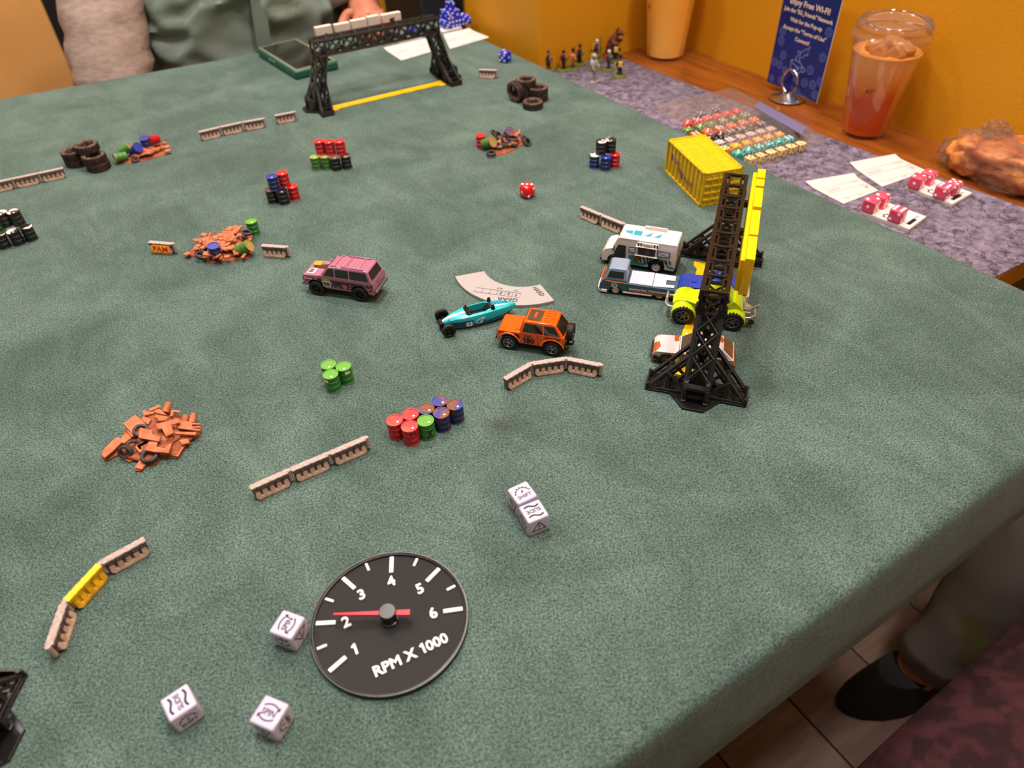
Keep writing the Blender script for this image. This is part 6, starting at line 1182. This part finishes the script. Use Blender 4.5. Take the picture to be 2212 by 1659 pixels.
# ---- painted soldiers
FL = mat('flock_green', '525c1e', .9, noise=(300, 4), c2='70702c', bump=(500, .6, 1)); CO = {'dark': mat('coat_dark', '17181c', .6), 'brown': mat('coat_brown', '4a2c1c', .6), 'grey': mat('trouser_grey', '3e4048', .6), 'white': mat('cross_belt', 'd8d0cc', .5), 'skin': mat('face_paint', 'd8a27c', .5), 'yellow': mat('pack_yellow', 'd8b45e', .6), 'orange': mat('coat_orange', 'c87a34', .6), 'red': mat('coat_red', 'a82c30', .6)}
def soldier(label, px, z, rz, coat='dark', hat='shako', pack='yellow', extra=None, sc=1.0):
    p = at(*px, z); t = thing('miniature_soldier', label, 'figurine', (p.x, p.y, z), rz, 'painted miniature soldiers'); t.scale = (sc,) * 3
    mk('base', G().lathe([(12.2, 0), (12.4, 1), (11.6, 2.2), (6, 3), (.1, 3.2)], 24), FL, t, smooth=60)
    g = G()
    for s in (-1, 1): g.cyl((s * 2.4, -1.5 * s, 2), (s * 1.6, 0, 13), 1.5, 2.1, 10).box((s * 2.4, -1.5 * s - 1.2, 3.2), (2.6, 4.4, 2))
    mk('legs', g, CO['grey'] if coat != 'dark' else CO['dark'], t, smooth=40)
    g = G().lathe([(3.6, 11), (3.2, 14), (3.4, 18), (4.2, 22), (3.4, 24.5), (1.6, 25.5)], 16); g.cyl((4, 0, 23), (6.2, -3, 17.5), 1.5, 1.3, 8).cyl((6.2, -3, 17.5), (3, -6, 19), 1.3, 1.1, 8).cyl((-4, 0, 23), (-6, -2.4, 17.5), 1.5, 1.3, 8).cyl((-6, -2.4, 17.5), (-1, -5.6, 17), 1.3, 1.1, 8)
    mk('coat', g, CO[coat], t, smooth=45); mk('cross_belt', G().bar((-3, -3.9, 23), (3, -3.5, 14), 1.1, .6).bar((3, -3.9, 23), (-3, -3.5, 14), 1.1, .6), CO['white'], t)
    h = mk('head', G().ball((0, -.4, 27.6), (2.1, 2.3, 2.6)).ball((0, -2.6, 27.3), .5, 6, 4), CO['skin'], t, smooth=60)
    if hat == 'shako': mk('hat', G().lathe([(2.5, 28.6), (2.5, 29), (2.2, 29.2), (2.6, 34), (.1, 34.2)], 16).box((0, -2.6, 28.8), (3.4, 2, .5)).ball((0, -2.4, 34.6), (.7, .7, 1.5), 8, 5), CO['dark'], h, smooth=40)
    elif hat == 'bicorne': mk('hat', G().ball((0, 0, 30), (5.4, 1.7, 2.4), 14, 7), CO['dark'], h, smooth=60)
    else: mk('hat', G().ball((0, .2, 30.2), (2.9, 3, 3.2)), CO['dark' if hat == 'fur' else 'white'], h, smooth=60)
    if pack: mk('backpack', G().box((0, 5, 20), (7, 3.6, 6.4)).cyl((-3.8, 5, 24.2), (3.8, 5, 24.2), 1.4, n=10), CO[pack], t, bevel=.6)
    if extra == 'sword': mk('sabre', G().bar((-5, -5, 18), (-9, -6, 40), .9, .4), mat('pewter', '6a6458', .4, metal=.6), t)
    if extra == 'drum': mk('side_drum', G().lathe([(4.4, 0), (4.4, 6)], 18, (3, -7.6, 12)), CO['yellow'], t)
    if extra == 'musket': mk('musket', G().bar((4.6, -6, 8), (2, -4, 36), .9), CO['brown'], t)
    return t
soldier('miniature soldier with a pale yellow drum, standing apart on the mat', (1337.7, 165), LZ, 2.6, 'dark', 'shako', 'yellow', 'drum')
soldier('miniature soldier with white cross belts and a red cuff by the brown beast', (1314, 151.5), LZ, .8, 'grey', 'white', 'red', 'musket')
soldier('miniature soldier in orange coat holding a parcel', (1237, 149.5), LZ, 1.2, 'orange', 'shako', 'orange')
soldier('miniature officer raising a long thin sabre', (1252, 139), LZ, .5, 'dark', 'fur', 'orange', 'sword')
soldier('tall miniature soldier in plumed hat behind the grey stone figure', (1288, 131), LZ, .4, 'brown', 'white', 'yellow', 'musket', 1.08)
soldier('miniature soldier half hidden by the brown beast', (1331, 132.5), LZ, 2.2, 'brown', 'bicorne', 'yellow')
soldier('dark miniature soldier leaning on the table edge beside the wall', (1217, 152), LZ, .9, 'dark', 'fur', 'red')
soldier('miniature soldier whose head alone shows behind the table edge', (1184, 152), LZ, .3, 'dark', 'fur', None)
soldier('miniature soldier tucked behind the grey stone figure', (1284, 149), LZ, .2, 'dark', 'shako', 'yellow')
p = at(1321, 128, LZ); t = thing('miniature_bear', 'reddish brown shaggy beast figurine rearing among the soldiers', 'figurine', (p.x, p.y, LZ), .6)
FUR = mat('beast_fur', '4a2414', .8, noise=(120, 4), c2='7a4830', bump=(350, .8, 1.5)); mk('base', G().lathe([(14, 0), (14, 1.4), (12, 2.6), (.1, 3)], 24), FL, t, smooth=60)
g = G().loft([[Vector((x + r * k * cos(2 * pi * i / 14), y + r * .9 * k * sin(2 * pi * i / 14), z)) for i in range(14)] for x, y, z, r, k in ((0, 4, 3, 7, 1), (0, 4, 10, 9, 1), (0, 2, 20, 10, 1), (0, 0, 30, 9.6, 1), (0, -3, 38, 7.4, 1), (0, -6, 43, 5, 1), (0, -7, 46, 2, 1))])
for s in (-1, 1): g.tube([(s * 5, 3, 12), (s * 7, -2, 7), (s * 6, -4, 2.6)], [5, 3.6, 3], 10).tube([(s * 8, -3, 32), (s * 11, -9, 28), (s * 9, -14, 31)], [4, 3.2, 2.4], 10)
mk('body', g, FUR, t, smooth=60); hd = mk('head', G().ball((0, -11, 45), (5.6, 7, 5)).ball((0, -17, 43), (3, 3.6, 2.6)).ball((-4.4, -8, 50), 1.8, 8, 6).ball((4.4, -8, 50), 1.8, 8, 6), FUR, t, smooth=60)
p = at(1285, 178, LZ); t = thing('grey_statuette', 'unpainted pale grey stone-like figurine leaning at the table edge', 'figurine', (p.x, p.y, LZ), .4)
PG = mat('primer_pale', '8f8a86', .75, noise=(200, 4), c2='b4aeaa', bump=(300, .6, 1.2)); mk('base', G().prism([(-9, -5), (10, -6), (13, 2), (6, 6), (-8, 5)], 0, 2.6), PG, t, bevel=.6)
mk('figure', G().tube([(2, 0, 2), (1, 1, 10), (-1, 1, 18), (-3, 2, 26), (-3, 2, 34), (-4, 1, 38)], [4.4, 3.2, 4.2, 6, 6.8, 3.6], 12).tube([(7, -1, 2), (5, 0, 9), (1, 1, 17)], [3, 2.4, 3], 10).tube([(-8, 2, 33), (-10, 0, 26), (-8, -3, 21)], [2.6, 2.2, 1.6], 9).tube([(3, 2, 33), (6, 0, 27), (4, -4, 24)], [2.6, 2.2, 1.6], 9).ball((-4.4, .4, 42), (4.2, 4, 4.4)).bar((-9, 0, 43.5), (1, 0, 44), 2.4, 1.6), PG, t, smooth=60)
# ---------------------------------------------------------------- far side of the table
PH = mat('phone_case_green', '1e5a44', .35); 
A, B, C_ = at(552, 102, 14), at(634, 153, 14), at(732, 132, 14)
th = ang(B, A); L = (A - B).length; W = (C_ - B).length; ctr = (A + C_) / 2; ctr.z = 0
t = thing('phone', 'smartphone in a thick green case lying at the far table edge', 'phone', ctr, th)
mk('case', G().box((0, 0, 7), (L, W, 14)), PH, t, bevel=4, seg=4, smooth=50); mk('bezel', G().box((0, 0, 14), (L - 5, W - 5, .6)), mat('phone_rim', '7a786a', .4), t, bevel=.2)
mk('screen', G().box((0, 0, 14.2), (L - 13, W - 13, .7)), mat('phone_screen', '120c0a', .07, spec=.8, coat=.6), t); s = -1
for x in (8, 22): mk('side_button', G().box((x, W / 2 * (1 if (Matrix.Rotation(th, 3, 'Z') @ Vector((0, 1, 0))).x < 0 else -1), 8), (9, 1.2, 2.4)), mat('phone_button', '9a968c', .4), t, bevel=.4)
stat_card('long white stat card lying behind the far arch, cut by the arch leg', [(829, 106), (929, 84), (942, 109), (867, 131)], 0, None, 2.0, 'stat cards on the table')
stat_card('long white stat card at the far table corner by the wall', [(958, 77), (1014, 64), (1057, 81), (972, 106)], 0, None, 2.0, 'stat cards on the table')
B1 = dash_board('white dash board stacked with blue dice at the far table corner', [(955, 69), (997, 59), (985, 52)], 0, 5, None, BLUE, 'white dash boards')
B2 = dash_board('white dash board lying behind the far arch next to a long card', [(862, 89), (914, 80), (905, 74)], 0, 5, None, BLUE, 'white dash boards')
a, b = at(958, 64, 6), at(992, 56, 6); dv = (b - a).normalized(); nv = Vector((-dv.y, dv.x, 0)); th = ang(a, b); o = a + dv * 9 + nv * 4
k = 0
for layer, n_, rows_ in ((0, 4, 2), (1, 2, 2), (2, 1, 1)):
    for r in range(rows_):
        for i in range(n_):
            p = o + dv * 14.3 * (i + (0, .5, .9)[layer]) + nv * (14.3 * r + (0, .5, 4)[layer]); rn = random.Random(k); k += 1
            pip_die(['blue die on the white board in the lowest layer of the blue dice heap', 'blue die in the second layer of the blue dice heap', 'topmost blue die of the heap on the white board'][layer], (p.x, p.y, 5.3 + layer * 14.1), th, 14, BLUE, tuple(rn.sample([1, 2, 3, 4, 5, 6], 5)), 'heap of blue dice', None, PIPM, .14, .12)
p = at(893, 76, 6); pip_die('blue die glimpsed through the truss of the far arch', (p.x, p.y, 5.3), .3, 14, BLUE, (4, 2, 3, 5, 1), None, bevel=.14)
# ---------------------------------------------------------------- people
SKIN = mat('skin', 'a8644a', .5, sss=.15, noise=(30, 3), c2='b8745a')
def skin_body(name, t, joints, bones, m_, sub=2):
    """one continuous body: joints {name: (x, y, z, radius)}, grown with the skin modifier"""
    ks = list(joints); me = bpy.data.meshes.new(name); me.from_pydata([Vector(joints[k][:3]) * S for k in ks], [(ks.index(a), ks.index(b)) for a, b in bones], [])
    o = bpy.data.objects.new(name, me); col.objects.link(o); o.parent = t; sk = o.modifiers.new('skin', 'SKIN'); sk.use_smooth_shade = True
    for i, k in enumerate(ks):
        r = joints[k][3]; r = r if isinstance(r, tuple) else (r, r); me.skin_vertices[0].data[i].radius = (r[0] * S, r[1] * S); me.skin_vertices[0].data[i].use_root = (i == 0)
    s_ = o.modifiers.new('sub', 'SUBSURF'); s_.levels = sub; s_.render_levels = sub
    bpy.context.view_layer.update(); dg = bpy.context.evaluated_depsgraph_get(); m2 = bpy.data.meshes.new_from_object(o.evaluated_get(dg)); o.modifiers.clear(); o.data = m2; m2.materials.clear(); m2.materials.append(m_)
    for p in m2.polygons: p.use_smooth = True
    return o
def hand(J, Bn, w, pre, d, side, up=(0, 0, 1), curl=.5):
    """palm and five bent fingers leaving the wrist joint w in direction d"""
    d = Vector(d).normalized(); sd = Vector(side).normalized(); up = Vector(up); wp = Vector(J[w][:3])
    J[pre + 'palm'] = (*(wp + d * 45), (30, 13)); Bn.append((w, pre + 'palm'))
    for i, (off, L) in enumerate(((-26, 62), (-9, 72), (9, 68), (26, 54))):
        b = wp + d * 80 + sd * off; J[pre + 'k%d' % i] = (*b, 10); m_ = b + d * L * .5 - up * L * .12 * curl; J[pre + 'm%d' % i] = (*m_, 8.5); e = m_ + d * L * .4 - up * L * .5 * curl; J[pre + 'e%d' % i] = (*e, 7)
        Bn += [(pre + 'palm', pre + 'k%d' % i), (pre + 'k%d' % i, pre + 'm%d' % i), (pre + 'm%d' % i, pre + 'e%d' % i)]
    b = wp + d * 30 - sd * 34; J[pre + 't1'] = (*b, 11); e = b + d * 34 - sd * 16 - up * 6; J[pre + 't2'] = (*e, 9); J[pre + 't3'] = (*(e + d * 22), 7); Bn += [(pre + 'palm', pre + 't1'), (pre + 't1', pre + 't2'), (pre + 't2', pre + 't3')]
X0 = 345
t = thing('person', 'person seated behind the table in green top with light grey sleeves', 'person', (0, 0, 0))
J = {'pelvis': (X0, 1610, -290, (150, 110)), 'belly': (X0, 1545, -120, (150, 108)), 'chest': (X0, 1545, 90, (150, 105)), 'neck0': (X0, 1555, 215, (80, 62)), 'neck': (X0, 1540, 262, 50), 'jaw': (X0, 1515, 310, (58, 66)), 'head': (X0, 1530, 385, (72, 88)), 'crown': (X0, 1540, 445, (52, 62)),
     'lsh': (X0 - 165, 1555, 190, 58), 'lelb': (90, 1472, -55, 43), 'lwr': (170, 1425, -190, 27), 'rsh': (X0 + 165, 1555, 180, 58), 'relb': (572, 1478, 0, 42), 'rwr': (548, 1415, 26, 26),
     'lhip': (X0 - 95, 1560, -310, 88), 'lkn': (X0 - 130, 1180, -290, 62), 'lan': (X0 - 130, 1230, -690, 42), 'lto': (X0 - 130, 1100, -725, 34), 'rhip': (X0 + 95, 1560, -310, 88), 'rkn': (X0 + 130, 1180, -290, 62), 'ran': (X0 + 130, 1230, -690, 42), 'rto': (X0 + 130, 1100, -725, 34)}
Bn = [('pelvis', 'belly'), ('belly', 'chest'), ('chest', 'neck0'), ('neck0', 'neck'), ('neck', 'jaw'), ('jaw', 'head'), ('head', 'crown'), ('chest', 'lsh'), ('lsh', 'lelb'), ('lelb', 'lwr'), ('chest', 'rsh'), ('rsh', 'relb'), ('relb', 'rwr'), ('pelvis', 'lhip'), ('lhip', 'lkn'), ('lkn', 'lan'), ('lan', 'lto'), ('pelvis', 'rhip'), ('rhip', 'rkn'), ('rkn', 'ran'), ('ran', 'rto')]
hand(J, Bn, 'lwr', 'l', (1, -.1, -.2), (0, 0, 1), (0, -1, 0)); hand(J, Bn, 'rwr', 'r', (-.25, -.95, -.08), (.95, -.25, 0), (0, 0, 1), .1)
skin_body('body', t, J, Bn, SKIN)
# head details
hd = mk('hair', G().ball((X0, 1545, 405), (82, 100, 78), 20, 12), mat('dark_hair', '1e140e', .6, bump=(120, .6, 3)), t, smooth=60)
fc = G().ball((X0 - 28, 1447, 392), (11, 6, 7)).ball((X0 + 28, 1447, 392), (11, 6, 7)); mk('eyes', fc, WHITE, t, smooth=60); mk('nose', G().ball((X0, 1436, 362), (13, 17, 22)), SKIN, t, smooth=60); mk('mouth', G().ball((X0, 1446, 326), (24, 8, 6)), mat('lips', '8a443c', .5), t, smooth=60)
for s in (-1, 1): mk('ear', G().ball((X0 + s * 76, 1532, 372), (10, 18, 28)), SKIN, t, smooth=60)
# clothes
def cloth(name, rings, m_, amp, fr, par, n=40, seed=0, axis=None):
    """lofted garment with soft folds; rings = (centre, rx, ry) level by level"""
    g = G(); R_ = []
    for c, rx, ry in rings:
        ring = []
        for i in range(n):
            a = 2 * pi * i / n; d = Vector((cos(a), sin(a), 0)); p = Vector(c) + Vector((d.x * rx, d.y * ry, 0)); q = Vector((p.x * fr[0], p.y * fr[1], p.z * fr[2])) + Vector((seed, 0, 0))
            w2 = q + Vector((mnoise.noise(q * .6), 0, mnoise.noise(q * .6 + Vector((5, 5, 5))))) * 1.2; ring.append(p + d * amp * (.9 - 1.8 * abs(mnoise.noise(w2)) ** .8 + .3 * mnoise.noise(q * .4)))
        R_.append(ring)
    g.loft(R_, False); o = mk(name, g, m_, par, smooth=80); s_ = o.modifiers.new('solid', 'SOLIDIFY'); s_.thickness = .003; s_.offset = 1; return o
GRN = mat('green_shirt', '78877d', .75, noise=(9, 4), c2='86958b', bump=(60, .1, 3)); GRY = mat('heather_grey', 'b29c90', .85, noise=(60, 4), c2='9a877c', bump=(60, .16, 2.5), stretch=(1, 1, 3))
lv = []
for i in range(70):
    k = i / 69; z = -330 + 545 * k; lv.append(((X0 + 4, 1545 + 20 * (1 - k), z), 182 - 20 * abs(k - .35) - (60 * max(0, k - .86) / .14), 138 - 25 * k - (30 * max(0, k - .86) / .14)))
sh = cloth('shirt', lv, GRN, 26, (.012, .012, .017), t, 150, 4)
# button placket follows the front of the shirt
mk('placket', G().loft([[Vector((X0 + 8 + dx + .12 * (z - 60), 1545 - 139 + 12 * abs(z) / 200 + dy, z)) for dx, dy in ((-13, 0), (13, 0), (13, 10), (-13, 10))] for z in (-60, -20, 20, 60, 100, 140)]), mat('placket_green', '6a7a70', .7), sh, smooth=50)
def sleeve(name, pts, m_, par, seed, hem=True):
    """tube of cloth along pts (centre, radius)"""
    R_ = []; n = 36
    for i, (c, r) in enumerate(pts):
        c = Vector(c); d = (Vector(pts[min(i + 1, len(pts) - 1)][0]) - Vector(pts[max(i - 1, 0)][0])).normalized(); Q = d.to_track_quat('Z', 'Y').to_matrix(); ring = []
        for j in range(n):
            a = 2 * pi * j / n; u = Q @ Vector((cos(a), sin(a), 0)); p = c + u * r; ring.append(p + u * 7 * mnoise.fractal(Vector((p.x * .012, p.y * .012, p.z * .05 + seed)), .8, 2, 3))
        R_.append(ring)
    o = mk(name, G().loft(R_, False), m_, par, smooth=80); s_ = o.modifiers.new('solid', 'SOLIDIFY'); s_.thickness = .0025; s_.offset = 1
    if hem:
        c, r = pts[-1]; mk('hem', G().loft([[p + (p - Vector(c)).normalized() * 1.5 for p in R_[-2]], [p + (p - Vector(c)).normalized() * 2 for p in R_[-1]]], False), m_, o, smooth=80)
    return o
def lerp_pts(a, b, r0, r1, n): return [(Vector(a).lerp(Vector(b), i / (n - 1)), r0 + (r1 - r0) * i / (n - 1)) for i in range(n)]
sleeve('sleeve', lerp_pts((158, 1560, 235), (86, 1476, -48), 70, 60, 18), GRY, t, 1); sleeve('sleeve', lerp_pts((520, 1560, 225), (562, 1482, 22), 70, 56, 14), GRY, t, 6)
TRO = mat('dark_trousers', '1c1f26', .8)
for s in (-1, 1): sleeve('trouser_leg', lerp_pts((X0 + s * 95, 1560, -310), (X0 + s * 130, 1185, -288), 104, 84, 8) + lerp_pts((X0 + s * 130, 1170, -330), (X0 + s * 130, 1228, -670), 84, 66, 8), TRO, t, s); mk('shoe', G().loft([[Vector((X0 + s * 130 + rx * cos(2 * pi * i / 16), 1180 + ry * sin(2 * pi * i / 16), z)) for i in range(16)] for rx, ry, z in ((48, 135, -750), (50, 138, -735), (46, 128, -705), (34, 80, -680))]), DARK, t, smooth=50)
ch = thing('stool', 'plain dark seat under the person behind the table', 'stool', (X0, 1620, FLOOR)); mk('seat', G().box((0, 0, 335), (380, 360, 30)), TRO, ch, bevel=8)
for x in (-160, 160):
    for y in (-150, 150): mk('leg', G().cyl((x, y, 0), (x * .9, y * .9, 322), 16, n=12), DARK, ch)
# second player: only legs and a patterned skirt show below the table
t = thing('person', 'person seated beside the table in olive grey leggings and dark wine red patterned dress', 'person', (0, 0, 0))
K = Vector((888, 112, -325)); AN = Vector((772, 118, -668)); PX2 = 640
J = {'pelvis': (PX2, -420, -270, (150, 110)), 'belly': (PX2, -430, -90, (135, 100)), 'chest': (PX2, -430, 110, (135, 95)), 'neck0': (PX2, -425, 235, (70, 55)), 'neck': (PX2, -415, 280, 45), 'jaw': (PX2, -400, 330, (54, 60)), 'head': (PX2, -410, 400, (68, 82)), 'crown': (PX2, -415, 455, (48, 58)),
     'lhip': (PX2 + 80, -380, -290, 84), 'lkn': (*K, 60), 'lan': (*AN, 36), 'lto': (712, 140, -724, 26), 'rhip': (PX2 - 80, -380, -290, 84), 'rkn': (530, -30, -295, 60), 'ran': (520, -60, -668, 40), 'rto': (500, 20, -722, 30),
     'lsh': (PX2 + 145, -430, 190, 52), 'lelb': (PX2 + 175, -320, -20, 40), 'lwr': (PX2 + 120, -170, -165, 26), 'rsh': (PX2 - 145, -430, 190, 52), 'relb': (PX2 - 175, -330, -20, 40), 'rwr': (PX2 - 90, -190, -165, 26)}
Bn = [('pelvis', 'belly'), ('belly', 'chest'), ('chest', 'neck0'), ('neck0', 'neck'), ('neck', 'jaw'), ('jaw', 'head'), ('head', 'crown'), ('chest', 'lsh'), ('lsh', 'lelb'), ('lelb', 'lwr'), ('chest', 'rsh'), ('rsh', 'relb'), ('relb', 'rwr'), ('pelvis', 'lhip'), ('lhip', 'lkn'), ('lkn', 'lan'), ('lan', 'lto'), ('pelvis', 'rhip'), ('rhip', 'rkn'), ('rkn', 'ran'), ('ran', 'rto')]
hand(J, Bn, 'lwr', 'l', (-.5, .8, -.2), (.8, .5, 0)); hand(J, Bn, 'rwr', 'r', (.5, .8, -.2), (-.8, .5, 0))
skin_body('body', t, J, Bn, SKIN)
LEG = mat('olive_grey_leggings', '6e635c', .85, noise=(7, 3), c2='625a34', ramp=(.48, .54)); WINE = mat('wine_floral', '30161b', .9, noise=(45, 7), c2='4e262c', ramp=(.45, .6), bump=(60, .4, 2))
sleeve('legging', lerp_pts((PX2 + 80, -380, -290), (880, 50, -318), 92, 72, 10) + lerp_pts((884, 104, -350), (776, 118, -655), 68, 44, 12), LEG, t, 2, False)
for ax, ay, tx, ty in ((772, 118, 712, 140), (520, -60, 500, 20)):
    d = Vector((tx - ax, ty - ay, 0)).normalized(); n_ = Vector((-d.y, d.x, 0)); mk('shoe', G().loft([[Vector((ax, ay, z)) + d * (30 + ry * cos(2 * pi * i / 16)) + n_ * rx * sin(2 * pi * i / 16) for i in range(16)] for rx, ry, z in ((38, 88, -746), (39, 90, -730), (36, 80, -700), (30, 44, -660))]), mat('dark_brown_shoe', '100b0a', .8), t, smooth=50)
def ngrid(j, i, s): return mnoise.noise(Vector((j * .5, i * .45, s)))
R_ = []
for i in range(18):          # skirt over the lap
    k = i / 17; y = -430 + 480 * k; f_ = 1 if k < .8 else cos((k - .8) / .2 * 1.2)
    R_.append([Vector((PX2 - 95 * k + (185 + 70 * k) * cos(2 * pi * j / 36) * (f_ ** .3) + 9 * ngrid(j, i, 0), y, -285 + 92 * sin(2 * pi * j / 36) * f_ + 9 * ngrid(j, i, 4))) for j in range(36)])
sk = mk('skirt', G().loft(R_), WINE, t, smooth=80)
R_ = [[Vector((PX2 - 100 + (236 + 12 * sin(k * 9)) * cos(2 * pi * j / 40) + 14 * ngrid(j, 0, 7), -75 + (88 - 10 * k) * sin(2 * pi * j / 40) + 12 * ngrid(j, 0, 2), -290 - 330 * k)) for j in range(40)] for k in (0, .15, .3, .45, .6, .75, .9, 1)]
mk('skirt_drape', G().loft(R_, False), WINE, sk, smooth=80)
lv = [((PX2, -430, -330 + i * 28), 160 - 15 * abs(i / 20 - .3) - (60 * max(0, i / 20 - .85) / .15), 118 - 15 * i / 20) for i in range(21)]
cloth('bodice', lv, WINE, 10, (.01, .01, .02), t, 40, 9)
mk('hair', G().ball((PX2, -425, 418), (80, 94, 80), 20, 12), mat('dark_hair'), t, smooth=60)
for s in (-1, 1): sleeve('sleeve', lerp_pts((PX2 + s * 150, -430, 225), (PX2 + s * 173, -335, -5), 62, 52, 10), WINE, t, 3)
ch = thing('stool', 'plain dark seat under the person in the patterned dress', 'stool', (PX2, -430, FLOOR)); mk('seat', G().box((0, 0, 345), (360, 360, 30)), TRO, ch, bevel=8)
for x in (-150, 150):
    for y in (-150, 150): mk('leg', G().cyl((x, y, 0), (x * .9, y * .9, 332), 16, n=12), DARK, ch)
